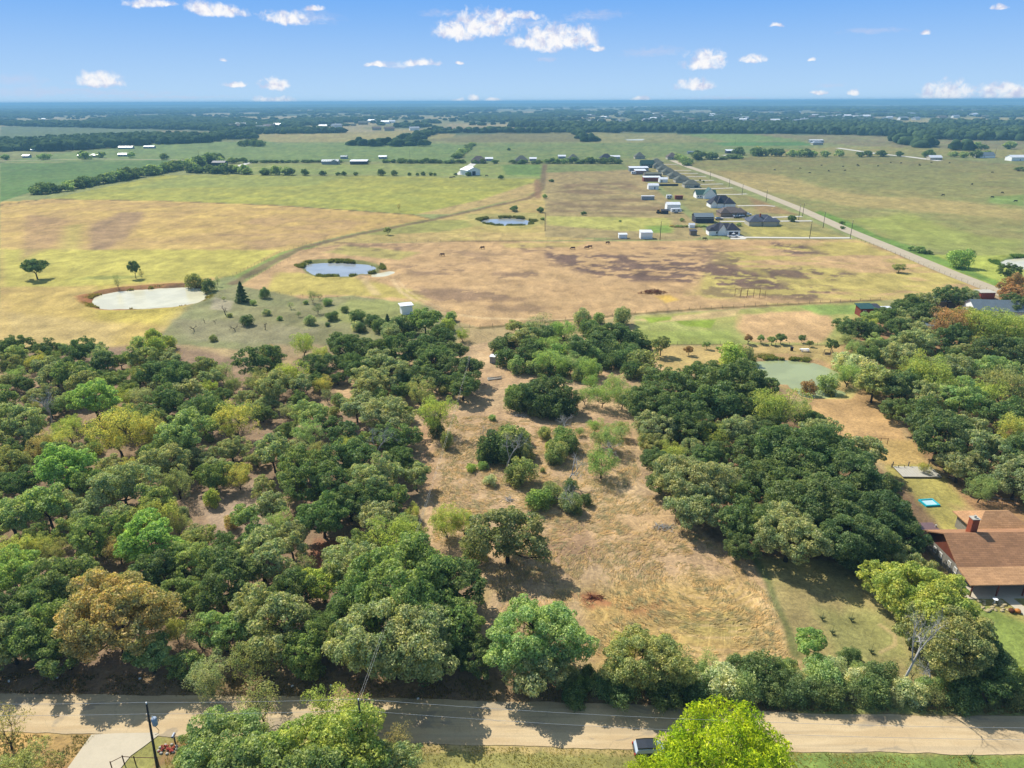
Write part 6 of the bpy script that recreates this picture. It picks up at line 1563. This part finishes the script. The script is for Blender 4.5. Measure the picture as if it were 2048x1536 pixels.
town(10, 1130, 1290, 250, 262, 'tiny pale house at the edge of the dark far woods in the middle', 'houses at the far woods edge', .8, 1.5)
town(4, 60, 200, 236, 246, 'tiny pale building far off at the left', 'far left buildings', .8, 1.3)
town(10, 1790, 2040, 224, 240, 'tiny pale house far off at the right of the town', 'far right houses', 1.0, 2)

# ------------------------------------------------------------------ vehicles
MTYRE = mat('tyre_rubber', (.015, .015, .016), .85, .1); MCARW = mat('white_car_paint', (.75, .75, .75), .3, .02, spec=.6)
MCARD = mat('dark_car_paint', (.025, .028, .034), .25, .05, spec=.7); MCARG = mat('car_glass', (.42, .50, .58), .08, .05, spec=.8); MTAIL = mat('tail_lamp', A(200, 30, 26), .3, .05); MCHROME = mat('bright_metal', (.6, .6, .62), .25, .02, metal=.9)
def loft(mb, secs, M=None):
    """secs: list of (x, [(y,z)...]) closed section rings"""
    n = len(secs[0][1]); vs = [(x, y, z) for x, r in secs for y, z in r]
    fs = []
    for i in range(len(secs) - 1):
        for q in range(n): fs.append((i * n + q, (i + 1) * n + q, (i + 1) * n + (q + 1) % n, i * n + (q + 1) % n))
    fs.append(tuple(range(n))); fs.append(tuple((len(secs) - 1) * n + q for q in range(n))[::-1])
    return mb.add(vs, fs, M)
def sec(hw, z0, z1, t=.0):
    b = .10
    return [(-hw + b, z0), (hw - b, z0), (hw, z0 + b), (hw - t * .4, z1 - b), (hw - t - b, z1), (-hw + t + b, z1), (-hw + t * .4, z1 - b), (-hw, z0 + b)]
def car(name, label, cat, p, rz, paint, kind='suv', group=None, scale=1.0):
    o = empty(name, p, rz, scale); tag(o, label, cat, group)
    mb = MB()
    if kind == 'suv':
        loft(mb, [(-2.3, sec(.84, .45, .95)), (-2.2, sec(.92, .35, 1.02)), (1.2, sec(.94, .32, 1.05)), (2.2, sec(.90, .36, .92)), (2.38, sec(.80, .45, .78))])
        body = mb.build('body', paint, o, False)
        mb = MB(); loft(mb, [(-2.22, sec(.86, 1.03, 1.05, .0)), (-1.95, sec(.84, 1.03, 1.62, .16)), (-.9, sec(.84, 1.04, 1.70, .16)), (.3, sec(.84, 1.04, 1.68, .16)), (1.15, sec(.84, 1.03, 1.10, .02))]); mb.build('cabin', MCARG, o)
        mb = MB(); loft(mb, [(-1.98, sec(.70, 1.60, 1.68, .02)), (-.9, sec(.72, 1.68, 1.76, .02)), (.3, sec(.72, 1.66, 1.74, .02))]); mb.build('roof_panel', paint, o)
    else:
        loft(mb, [(-2.75, sec(.88, .6, 1.02)), (-2.7, sec(.95, .5, 1.08)), (1.6, sec(.97, .45, 1.12)), (2.6, sec(.94, .5, 1.06)), (2.85, sec(.86, .55, .95))])
        body = mb.build('body', paint, o)
        MB().box((-1.72, 0, 1.095), (1.85, 1.5, .04)).build('truck_bed', MBLACK, o)
        mb = MB(); loft(mb, [(-.72, sec(.86, 1.10, 1.14, .0)), (-.62, sec(.84, 1.10, 1.74, .14)), (.75, sec(.84, 1.11, 1.78, .14)), (1.5, sec(.84, 1.10, 1.16, .02))]); mb.build('cabin', MGLASS, o)
        mb = MB(); loft(mb, [(-.66, sec(.72, 1.73, 1.82, .02)), (.8, sec(.74, 1.76, 1.85, .02))]); mb.build('roof_panel', paint, o)
    ax = (-1.45, 1.45) if kind == 'suv' else (-1.75, 1.75)
    for x in ax:
        for s in (-1, 1):
            wh = MB().tube([(x, s * .74, .36), (x, s * .97, .36)], .37, 14).build('wheel', MTYRE, o)
            MB().tube([(x, s * .95, .36), (x, s * .985, .36)], .22, 10).build('rim', MCHROME, wh)
    bx = -2.3 if kind == 'suv' else -2.76
    for s in (-1, 1):
        MB().box((bx, s * .78, .95), (.12, .2, .28)).build('tail_light', MTAIL, o)
        MB().box((-bx + .0, s * .66, .78), (.12, .3, .16)).build('headlight', MCHROME, o)
    return o
p = at(1306, 1509); car('parked_car', 'dark car parked below the road, half covered by the vivid lime-green tree', 'car', (p.x, p.y, .03), 0.02, MCARD, scale=.94)
p = at(1466, 475); car('pickup_truck', 'white pickup truck parked on the pale apron of the nearest white house', 'pickup truck', (p.x, p.y, .15), .05, MCARW, 'truck')
for x, y, lb in [(1474, 436, 'left one of two black cars parked before the brown brick house'), (1485, 435, 'right one of two black cars parked before the brown brick house'), (1438, 440, 'black car parked beside the dark metal shop')]:
    p = at(x, y); car('parked_car', lb, 'car', (p.x, p.y, .02), .1, MCARD)
p = at(1495, 431); car('parked_car', 'white car on the drive right of the brown brick house', 'car', (p.x, p.y, .14), 0, MCARW)
def camper(label, px, py, L=7.5):
    o = empty('camper', at(px, py), .05); tag(o, label, 'camper'); mb = MB()
    loft(mb, [(-L / 2, sec(1.15, .6, 2.9, .1)), (L / 2 - .8, sec(1.15, .6, 3.0, .1)), (L / 2, sec(1.05, .9, 2.6, .1))]); mb.build('body', MCARW, o)
    for x in (-.6, .6):
        for s in (-1, 1): MB().tube([(x, s * .95, .36), (x, s * 1.17, .36)], .37, 10).build('wheel', MTYRE, o)
    for x in (-L / 4, L / 5): opening(o, 'window', x, -1.14, 1.9, 1.1, .6, 'S', MCHAR, MGLASS)
    MB().box((0, -1.16, 1.2), (L * .8, .03, .18)).build('stripe', MCHAR, o)
    MB().tube([(L / 2 - .2, 0, .6), (L / 2 + 1.1, 0, .55)], .06, 6).build('hitch', MBLACK, o)
camper('white camper with a dark stripe parked in front of the white carport', 1352, 426, 6.5)
camper('small white camper left of the rust-red container', 1338, 398, 4.2)
camper('white travel trailer at the left of the pink shed', 1267, 349, 4.5)
MYEL = mat('yellow_machine_paint', A(206, 160, 60), .5, .08)
def tractor(label, px, py, m):
    o = empty('tractor', at(px, py), .4); tag(o, label, 'tractor')
    MB().box((.5, 0, 1.1), (1.9, .8, .8)).build('bonnet', m, o); MB().box((-.7, 0, 1.9), (1.1, 1.1, 1.4)).build('cab', MGLASS, o); MB().box((-.7, 0, 2.65), (1.3, 1.3, .1)).build('cab_roof', m, o)
    for x, r in ((-.8, .75), (1.1, .42)):
        for s in (-1, 1): MB().tube([(x, s * .55, r), (x, s * .9, r)], r, 12).build('wheel', MTYRE, o)
tractor('small yellow tractor among scrap left of the dark hut', 1318, 427, MYEL)

# ------------------------------------------------------------------ utility poles and wires
def pole(label, top_px, H, lean=0.0, transf=False, r=.15, group=None, base_px=None, parts=True):
    if base_px: b = at(*base_px); t_ = Vector((b.x, b.y, H))
    else: t_ = at(top_px[0], top_px[1], H); b = Vector((t_.x - lean, t_.y, 0))
    o = empty('utility_pole', b); tag(o, label, 'utility pole', group)
    t_ = t_ - b
    MB().tube([(0, 0, -.3), tuple(t_ * .5), tuple(t_)], [r * 1.25, r, r * .75], 9).build('shaft', MPOLE, o, True)
    MB().tube([tuple(t_), tuple(t_ + Vector((0, 0, .22)))], [.05, .07], 7).build('insulator', MTRIM, o)
    q = t_ - Vector((0, 0, 1.35)); MB().tube([tuple(q), tuple(q + Vector((-.28, -.05, .1)))], .045, 6).build('insulator', MTRIM, o)
    if transf:
        c = t_ - Vector((0, 0, 2.2)); c = c + Vector((.42, -.1, 0))
        tr = MB().tube([tuple(c - Vector((0, 0, .48))), tuple(c - Vector((0, 0, .42))), tuple(c + Vector((0, 0, .38))), tuple(c + Vector((0, 0, .46)))], [.24, .27, .27, .22], 14).build('transformer', MGREYM, o, True)
        MB().tube([tuple(c + Vector((-.05, 0, .44))), tuple(c + Vector((-.12, 0, .72)))], [.05, .03], 6).build('bushing', MTRIM, tr)
        MB().box(tuple(c + Vector((-.28, .05, .1))), (.16, .1, .1)).build('bracket', MBLACK, o)
        MB().tube([tuple(c + Vector((.1, -.24, -.4))), tuple(c + Vector((.35, -.2, -1.0))), tuple(c + Vector((.1, 0, -1.6))), tuple(c + Vector((-.34, .05, -1.9)))], .025, 5).build('drop_wire', MBLACK, o)
    return o, b + t_
P1, T1 = pole('tall dark utility pole with a grey transformer in the lower left', (293, 1408), 10.5, .75, True, r=.125)
P2, T2 = pole('dark utility pole rising behind the roadside oaks, carrying the line over the woods', (717, 1401), 10.0, .1, r=.125)
PL, TL = pole('utility pole of the roadside line outside the left edge', None, 10.3, base_px=None) if False else (None, T1 + Vector((-42, .8, 0)))
PR_ = T2 + Vector((70, -4.2, .3))
for nm, t_ in (('left', TL), ('right', PR_)):
    o = empty('utility_pole', (t_.x, t_.y, 0)); tag(o, f'utility pole carrying the roadside wires beyond the {nm} edge', 'utility pole')
    MB().tube([(0, 0, -.3), (0, 0, t_.z)], [.18, .12], 8).build('shaft', MPOLE, o)
def wire(name, label, a, b, sag, r=.014, n=14, group=None):
    a, b = Vector(a), Vector(b); pts = []
    for i in range(n + 1):
        t_ = i / n; p = a.lerp(b, t_); p.z -= sag * 4 * t_ * (1 - t_); pts.append(p)
    o = MB().tube(pts, r, 4).build(name, MALU); tag(o, label, 'wire', group); return o
Zt, Zn = Vector((0, 0, .22)), Vector((-.25, -.05, -1.25))
for q, (a, b, sg) in enumerate(((TL, T1, .5), (T1, T2, .15), (T2, PR_, .9))):
    seg = ['left of the pole with the transformer', 'between the two dark poles', 'right of the second pole'][q]
    wire('power_line', f'upper roadside wire {seg}', a + Zt, b + Zt, sg); wire('power_line', f'lower roadside wire {seg}', a + Zn, b + Zn, sg)
FP = at(940, 762)
o, TF = pole('utility pole among the dark oaks at the top of the cleared lot', None, 8.0, base_px=(940, 775))
MIDP = at(846, 1020, 7.5)
wire('power_line', 'left one of the pair of wires running from the second pole over the woods', T2 + Vector((-.1, 0, -.1)), TF, 1.8, .008, 20)
wire('power_line', 'right one of the pair of wires running from the second pole over the woods', T2 + Vector((.12, 0, -.1)), TF + Vector((.2, 0, 0)), 1.9, .008, 20)
LP_ = [(1700, 478, 9.5), (1619, 477, 9), (1646, 456, 9), (1597, 440, 8.5), (1532, 404, 8.5), (1484, 390, 8), (1458, 375, 8), (1420, 358, 8), (1605, 433, 8)]
for i, (x, y, h) in enumerate(LP_): pole('slender utility pole beside the lane and its driveways', None, h, base_px=(x, y), r=.13, group='slender poles along the lane')
for x, y in [(1090, 462), (1320, 480), (1810, 290), (1990, 310), (1470, 290), (1206, 290), (398, 315), (820, 315)]: pole('slender utility pole standing in the open fields', None, 9.5, base_px=(x, y), r=.13, group='poles in the open fields')

# ------------------------------------------------------------------ fences
FN = lambda lb, pts, step=5, h=1.2, r=.05, m=MWOOD: pen(lb, pts, h, step, m, 3, r=r, wire=True, postjoin=True)
FN('wire fence along the dark overgrown strip below the big tan pasture', [(960, 656), (1270, 629), (1400, 619), (1640, 607), (1760, 601)], 4)
FN('short wire fence from the tree belt to the farm track', [(900, 652), (960, 657)], 3)
FN('wire fence along the left side of the green lane', [(466, 553), (560, 506), (622, 486)], 3.5)
FN('wire fence along the right side of the green lane', [(482, 566), (575, 523), (640, 490)], 3.5)
FN('wire fence between the tan pasture and the plots beyond', [(640, 486), (1000, 482), (1400, 477), (1440, 478)], 6)
FN('wire fence between the tan field and the yellow field', [(0, 411), (95, 399), (330, 403), (560, 412), (828, 431)], 7)
FN('wire fence along the right verge of the tan pasture beside the lane', [(1715, 480), (1800, 512), (1900, 553), (1985, 586)], 4, 1.2)
FN('wire fence across the pond lawn', [(1270, 690), (1440, 690), (1690, 691)], 4, 1.1)
FN('old wire fence through the scrub right of the pale pond', [(410, 600), (560, 590), (700, 600)], 5)
FN('wire fence across the plot above the two white sheds', [(1100, 458), (1240, 458), (1340, 462)], 6)
pen('brown pipe fence beside the driveway in the lower left', [(225, 1540), (249, 1528), (272, 1530), (318, 1531)], 1.25, 2.4, MRUST, 1)
# rusty pipe frame in the pasture
o = empty('pipe_frame', at(1500, 596)); tag(o, 'tall rusty pipe frame skeleton standing in the tan pasture', 'pipe frame')
for x, y in [(-4.6, 3), (-2.4, 3), (0, 3), (2.2, 3), (4.4, 3), (-3.6, 0), (-1.2, 0), (1.2, 0), (3.4, 0), (5.4, 0)]: MB().tube([(x, y, -.2), (x, y, 2.8)], .07, 5).build('post', MRUST, o)
MB().tube([(-4.6, 3, 2.8), (4.4, 3, 2.8)], .06, 5).build('beam', MRUST, o); MB().tube([(-3.6, 0, 1.5), (5.4, 0, 1.5)], .05, 5).build('beam', MRUST, o); MB().tube([(-4.6, 3, 2.8), (-3.6, 0, 2.8)], .05, 5).build('beam', MRUST, o)
# mailbox
o = empty('mailbox', at(351, 1487)); tag(o, 'grey mailbox on a dark post beside the driveway mouth', 'mailbox')
MB().box((0, 0, .55), (.12, .12, 1.2)).build('post', MPOLE, o)
MB().box((.02, -.05, 1.22), (.26, .55, .16)).tube([(.02, -.325, 1.3), (.02, .225, 1.3)], .13, 10).build('box', MGREYM, o); MB().box((.17, 0, 1.35), (.02, .04, .18)).build('flag', MTAIL, o)
o = empty('flower_bed', at(336, 1499)); tag(o, 'small bed of red blooms below the mailbox', 'flower bed')
mb = MB()
for _ in range(26): x, y = rs.uniform(-.8, .8), rs.uniform(-.45, .45); mb.ball((x, y, .2), (.12, .12, .12), 5, 3)
tag(mb.build('blooms', mat('red_blooms', A(190, 84, 66), .8, .25), o), kind='stuff')
for i in range(9): a = i * .7; MB().ball((1.0 * math.cos(a), .6 * math.sin(a), .08), (.2, .16, .14), 6, 4).build('stone', MPALEW, o)
# garden furniture by the green pond
o = empty('picnic_table', at(1609, 703)); tag(o, 'white picnic table on the lawn behind the green pond', 'table')
MB().box((0, 0, .75), (2.4, .8, .08)).build('table_top', MTRIM, o)
for s in (-1, 1): MB().box((0, s * .75, .45), (2.4, .28, .06)).build('bench', MTRIM, o)
for s in (-1, 1): MB().box((s * .9, 0, .37), (.1, 1.5, .74)).build('leg', MWOOD, o)
o = empty('litter_bin', at(1583, 702)); tag(o, 'black bin standing beside the white picnic table', 'bin'); MB().tube([(0, 0, 0), (0, 0, 1.1)], [.38, .45], 10).build('barrel', MBLACK, o); MB().tube([(0, 0, 1.1), (0, 0, 1.18)], .47, 10).build('lid', MBLACK, o)
o = empty('garden_swing', at(1655, 713), -.2); tag(o, 'weathered grey garden swing frame right of the picnic table', 'swing')
for s in (-1, 1):
    for t_ in (-1, 1): MB().tube([(s * 1.2, t_ * .7, 0), (s * 1.0, 0, 2.0)], .06, 5).build('leg', MWOOD, o)
MB().tube([(-1.1, 0, 2), (1.1, 0, 2)], .06, 5).build('beam', MWOOD, o); MB().box((0, -.1, .5), (1.6, .5, .07)).build('seat', MWOOD, o); MB().box((0, .18, .85), (1.6, .06, .6)).build('backrest', MWOOD, o)
# dark brush heap, pallets, scrap by the track
def heap(name, label, px, py, w_, d, h, m, n, seed, cat):
    r = random.Random(seed); mb = MB()
    for _ in range(n):
        x, y = r.gauss(0, w_ / 4), r.gauss(0, d / 4); z = max(.05, h * (1 - (2 * x / w_) ** 2 - (2 * y / d) ** 2)) * r.random()
        v = Vector((r.uniform(-1, 1), r.uniform(-1, 1), r.uniform(-.25, .35))).normalized() * r.uniform(.5, 1.3)
        mb.tube([(x, y, z), (x + v.x, y + v.y, max(.03, z + v.z))], [.06, .02], 4)
    o = mb.build(name, m); o.location = at(px, py); tag(o, label, cat, kind='stuff'); return o
heap('brush_heap', 'dark heap of cut brush beside the orange sand in the tan pasture', 1306, 586, 9, 4, 1.6, MBROWNW, 420, 1, 'brush heap')
heap('brush_heap', 'scattered fallen grey branches on the cleared lot', 1040, 833, 3.5, 1.8, .4, DEADWOOD, 40, 2, 'brush heap')
heap('brush_heap', 'pile of cut branches at the right margin of the cleared lot', 1325, 1055, 3.5, 2, .5, DEADWOOD, 60, 3, 'brush heap')
heap('brush_heap', 'small grey stump and sticks in the middle of the cleared lot', 1018, 1000, 2, 1.2, .8, DEADWOOD, 30, 4, 'brush heap')
heap('brush_heap', 'twigs on the reddish bare earth of the cleared lot', 1190, 1196, 3, 1.4, .25, MBROWNW, 40, 5, 'brush heap')
o = empty('plank_stack', at(990, 758), .2); tag(o, 'stack of pale boards and scrap beside the small grey shed', 'plank stack')
for i in range(7): MB().box((rs.uniform(-.3, .3), rs.uniform(-.8, .8), .15 + .12 * (i % 3)), (3.6, .3, .07), Matrix.Rotation(rs.uniform(-.2, .2), 4, 'Z')).build('plank', MPALEW, o)
o = empty('plank_stack', at(1652, 801)); tag(o, 'pale boards lying on the near shore of the green pond', 'plank stack')
for i in range(4): MB().box((rs.uniform(-.3, .3), rs.uniform(-.5, .5), .08 + .08 * (i % 2)), (2.6, .3, .06), Matrix.Rotation(rs.uniform(-.2, .2), 4, 'Z')).build('plank', MPALEW, o)
for x, y, lb in [(1953, 595, 'pale scrap heap beside the dark stone hut'), (2001, 608, 'white tarpaulin tent beside the blue-grey metal roof')]:
    o = MB().add([(-1.4, -1, 0), (1.4, -1, 0), (1.4, 1, 0), (-1.4, 1, 0), (-.4, 0, 1.5), (.6, 0, 1.3)], [(0, 1, 5, 4), (1, 2, 5), (2, 3, 4, 5), (3, 0, 4)]).build('tarpaulin', MTRIM); o.location = at(x, y); tag(o, lb, 'tarpaulin')
# litter on the far verge, saplings on the side lawn
for x, y in [(18, 1363), (115, 1356), (280, 1358), (412, 1376), (585, 1373), (662, 1372), (836, 1398)]:
    o = MB().box((0, 0, .08), (.28, .2, .12), Matrix.Rotation(x, 4, 'Z')).build('litter', MTRIM); o.location = at(x, y); tag(o, 'small white scrap of litter on the dark verge of the county road', 'litter', 'litter scraps on the dark verge')
for x, y in [(1644, 1240), (1664, 1268), (1702, 1242), (1742, 1306), (1940, 1520)]:
    mb = MB()
    for k_ in range(14): a = k_ * 2.4; mb.tube([(0, 0, 0), (.18 * math.cos(a), .18 * math.sin(a), .35), (.5 * math.cos(a), .5 * math.sin(a), .55)], [.03, .04, .008], 3)
    mb.tube([(0, 0, 0), (.05, 0, 1.5)], .02, 4); o = mb.build('spiky_plant', mat('plant_green', A(88, 108, 70), .8)); o.location = at(x, y)
    tag(o, 'small spiky plant set out on the mown side lawn' if y < 1400 else 'small dark plant on the grass at the bottom right of the road', 'plant', 'spiky plants on the side lawn' if y < 1400 else None)

# ------------------------------------------------------------------ cattle
def cow_mesh(name, m):
    mb = MB()
    mb.tube([(-1.0, 0, 1.0), (-.92, 0, 1.02), (-.5, 0, .98), (.1, 0, .95), (.6, 0, 1.0), (.85, 0, 1.05), (1.05, 0, 1.0)], [.12, .3, .36, .38, .36, .28, .18], 10)
    mb.tube([(.85, 0, 1.05), (1.15, 0, .75), (1.3, 0, .4)], [.24, .17, .15], 8); mb.tube([(1.25, 0, .5), (1.4, 0, .28), (1.52, 0, .12)], [.15, .12, .08], 8)
    for x in (-.78, .62):
        for s in (-1, 1): mb.tube([(x, s * .2, .85), (x - .04, s * .2, .45), (x, s * .2, 0)], [.13, .07, .06], 6)
    mb.tube([(-1.0, 0, 1.2), (-1.12, 0, .8), (-1.1, 0, .45)], [.04, .025, .05], 5)
    for s in (-1, 1): mb.tube([(1.22, s * .1, .58), (1.2, s * .32, .58)], [.05, .02], 5)
    return mb.mesh(name, m, True)
CB, CR_ = cow_mesh('black_cow', mat('black_hide', (.015, .013, .012), .7)), cow_mesh('brown_cow', mat('brown_hide', (.07, .03, .02), .8))
def cow(px, py, me, label, group=None, s=1.0):
    o = link('cow', me); o.location = at(px, py); o.rotation_euler.z = RT.choice([0, PI]) + RT.uniform(-.5, .5); o.scale = (s, s, s); tag(o, label, 'cow', group)
for x, y in [(1549, 341), (1600, 338), (1619, 347), (1643, 332), (1657, 343), (1686, 334), (1690, 342), (1715, 331), (1717, 333), (1756, 333), (1781, 326), (1802, 327), (1839, 330), (1840, 332), (1862, 326), (1899, 327), (1984, 346), (2036, 343)]:
    cow(x, y, CB, 'tiny black cow in the upper part of the right pasture', 'black cows in the upper right pasture', .95)
for x, y in [(1944, 370), (1886, 392), (1984, 396), (2004, 387), (2031, 404)]: cow(x, y, CB, 'black cow in the middle of the right pasture', 'black cows in the middle right pasture', 1.0)
for x, y, lb in [(885, 512, 'dark brown cow grazing nearest the reedy pond'), (965, 498, 'dark brown cow alone near the pasture fence'), (1146, 499, 'dark brown cow left of the pair in the tan pasture'),
                 (1174, 498, 'left cow of the dark brown pair in the tan pasture'), (1180, 496, 'right cow of the dark brown pair in the tan pasture'), (1215, 488, 'dark brown cow close to the fence left of the white trailer shed'), (1409, 480, 'dark brown calf right of the small brown shed')]:
    cow(x, y, CR_, lb)
for x, y in [(902, 357), (908, 356), (973, 353)]: cow(x, y, CB, 'tiny dark cow at the top of the yellow hay field near the white barn', 'cows near the white barn', 1.2)

# ------------------------------------------------------------------ dry grass on the cleared lot and verges
def tufts(name, label, poly, n, h, col, seed, flat=False, world=False, zmin=-.02):
    r = np.random.default_rng(seed); W_ = poly if world else G(poly); a = np.array(W_)
    X = r.uniform(a[:, 0].min(), a[:, 0].max(), n); Y = r.uniform(a[:, 1].min(), a[:, 1].max(), n)
    k_ = (sdf(W_, X, Y) > 0) & (fbm(X / 3, Y / 3, seed) > r.uniform(.35, .6, n)); X, Y = X[k_], Y[k_]; n = len(X)
    V = []
    if flat:                                          # cut straw lying along the mower's arcs
        c0, c1 = at(1400, 1170), at(1060, 930)
        m = (Y > at(1200, 1090)[1]); cx_, cy_ = np.where(m, c1.x, c0.x), np.where(m, c1.y, c0.y)
        th = np.arctan2(Y - cy_, X - cx_) + PI / 2
        for j in range(3):
            t = th + r.normal(size=n) * .45; L = h * r.uniform(.5, 1.6, n); w_ = .02 + .035 * r.random(n); ox, oy = r.normal(size=n) * .2, r.normal(size=n) * .2
            cx, sx = np.cos(t), np.sin(t); z = .12 + .10 * r.random(n)
            V += [np.stack([X + ox - cx * L - sx * w_, Y + oy - sx * L + cx * w_, z * .4], 1), np.stack([X + ox - cx * L + sx * w_, Y + oy - sx * L - cx * w_, z * .4], 1), np.stack([X + ox + cx * L, Y + oy + sx * L, z], 1)]
    else:
        for j in range(6):
            t = r.uniform(0, 2 * PI, n); L = h * r.uniform(.5, 1.4, n); ln = r.uniform(.5, 1.3, n); w_ = h * (.22 + .2 * r.random(n))
            cx, sx = np.cos(t), np.sin(t)
            V += [np.stack([X - sx * w_, Y + cx * w_, np.full(n, zmin)], 1), np.stack([X + sx * w_, Y - cx * w_, np.full(n, zmin)], 1), np.stack([X + cx * L * ln, Y + sx * L * ln, L], 1)]
    V = np.stack(V, 1).reshape(-1, 3)
    me = mesh_np(name, V, tris=np.arange(len(V)).reshape(-1, 3), mats=[LEAF])
    o = link(name, me); o.color = (*col, 1); tag(o, label, 'grass', kind='stuff'); print(name, n)
tufts('dry_grass', 'cut dry straw lying over the cleared lot', [(900, 830), (1240, 850), (1300, 990), (1420, 1080), (1540, 1190), (1580, 1320), (1180, 1310), (990, 1270), (1000, 1190), (870, 1100), (850, 900)], 30000, .42, A(196, 178, 134, 1.25), 3, True)
tufts('weeds', 'rough weeds along the dark verge of the county road', [(-60, 1345), (2110, 1378), (2110, 1428), (1600, 1424), (1200, 1404), (-60, 1388)], 22000, .16, A(140, 124, 84, 1.1), 4)
tufts('weeds', 'yellowish grass on the near verge of the county road', [(330, 1482), (2110, 1516), (2110, 1570), (330, 1570)], 16000, .10, A(178, 170, 96, 1.1), 5)
tufts('weeds', 'dry weeds left of the driveway mouth', [(-60, 1470), (190, 1472), (130, 1530), (60, 1590), (-60, 1590)], 3500, .13, A(168, 160, 112, 1.1), 6)
for q, (P_, cl, hh_, nn) in enumerate(((POND_REED, A(112, 118, 66, 1.0), 1.1, 5200), (POND_UP, A(104, 110, 66, 1.0), 1.2, 5200), (POND_LONG, A(140, 130, 70, 1.0), .5, 5000), (POND_GREEN, A(130, 136, 80, 1.0), .6, 4000), (POND_RIGHT, A(104, 130, 66, 1.0), 1.0, 3000))):
    W_ = G(P_); r = np.random.default_rng(q); a = np.array(W_)
    X = r.uniform(a[:, 0].min() - 8, a[:, 0].max() + 8, nn * 6); Y = r.uniform(a[:, 1].min() - 8, a[:, 1].max() + 8, nn * 6)
    sd = sdf(W_, X, Y); k_ = (sd < -.6) & (sd > -3.6 - 2 * fbm(X / 9, Y / 9, q)) & (fbm(X / 6, Y / 6, q + 5) > (.53 if q < 2 else .56)); X, Y = X[k_][:nn], Y[k_][:nn]; n = len(X); V = []
    for j in range(4):
        t = r.uniform(0, 2 * PI, n); L = hh_ * r.uniform(.5, 1.3, n); cx, sx = np.cos(t), np.sin(t); w_ = .12 + .14 * r.random(n)
        V += [np.stack([X - sx * w_, Y + cx * w_, np.full(n, -.5)], 1), np.stack([X + sx * w_, Y - cx * w_, np.full(n, -.5)], 1), np.stack([X + cx * L * .4, Y + sx * L * .4, L], 1)]
    V = np.stack(V, 1).reshape(-1, 3); o = link('reeds', mesh_np('reeds', V, tris=np.arange(len(V)).reshape(-1, 3), mats=[LEAF])); o.color = (*cl, 1)
    tag(o, ['reeds around the round reedy pond', 'dark reeds around the upper pond', 'low weeds on the bank of the long pale pond', 'low weeds on the bank of the green pond', 'green reeds around the pond at the right edge'][q], 'reeds', kind='stuff')

# ------------------------------------------------------------------ one label for each tree
ORD = 'first second third fourth fifth sixth seventh eighth ninth tenth eleventh twelfth thirteenth fourteenth fifteenth sixteenth seventeenth eighteenth nineteenth twentieth'.split()
ORD += ['twenty-' + q for q in ORD[:9]] + ['thirtieth'] + ['thirty-' + q for q in ORD[:5]]
def pxx(o):
    v = CAM_M.inverted() @ Vector(o.location); return v.x / -v.z
def dups(lst):
    d = {}
    for o in lst: d.setdefault(o['label'], []).append(o)
    return [v for v in d.values() if len(v) > 1]
info = {o.name: (o, kd, cd, W_, wh) for o, kd, cd, W_, wh in AUTO}
pos_ = [(o.location.x, o.location.y, o.name) for o, *_ in AUTO]
for v in dups([a[0] for a in AUTO]):
    for o in v:
        _, kd, cd, W_, wh = info[o.name]
        x, y = o.location.x, o.location.y
        nb = sorted(((a - x) ** 2 + (b - y) ** 2, nm) for a, b, nm in pos_ if nm != o.name)[:4]
        for d2, nm in nb:
            _, k2, c2, W2, wh2 = info[nm]
            if (k2, c2) != (kd, cd):
                w2 = 'dead' if k2 == 'dead' else CWORD[c2]
                o['label'] = f"{sizew(W_)} {'bare grey' if kd == 'dead' else CWORD[cd]} {WHAT[kd]} beside a {w2} {WHAT[k2].split()[-1]} {wh}"; break
allt = [o for o in bpy.data.objects if o.parent is None and o.get('label') and o.get('kind') is None]
for v in dups(allt):
    g = v[0].get('group', '')
    if len(v) > 35: continue
    v.sort(key=pxx)
    for i, o in enumerate(v):
        L = f"{ORD[i]} from the left, " + v[0]['label'] if i == 0 else None
    base = v[0]['label']
    for i, o in enumerate(v): o['label'] = f'{ORD[i]} from left, {base}'
for o in allt:
    wds = o['label'].split()
    if len(wds) > 16: o['label'] = o['label'].replace(' the ', ' ').replace(' a ', ' ').replace(' from left,', '')
    if len(o['label'].split()) > 16: print('LONG', o['label'])

# ------------------------------------------------------------------ haze
hb = MB(); hb.box((0, 8000, 36.0), (110000, 100000, 75.0))
vm = bpy.data.materials.new('haze'); vm.use_nodes = True
t = NT(vm.node_tree); t.n.clear()
pv = t.node('ShaderNodeVolumePrincipled'); pv.inputs['Color'].default_value = (.24, .50, .76, 1); pv.inputs['Density'].default_value = HAZE; pv.inputs['Anisotropy'].default_value = 0.0
o_ = t.node('ShaderNodeOutputMaterial'); t.l.new(pv.outputs[0], o_.inputs['Volume'])
vm.cycles.homogeneous_volume = True
tag(hb.build('haze', vm), 'thin blue air over the plain', kind='stuff')
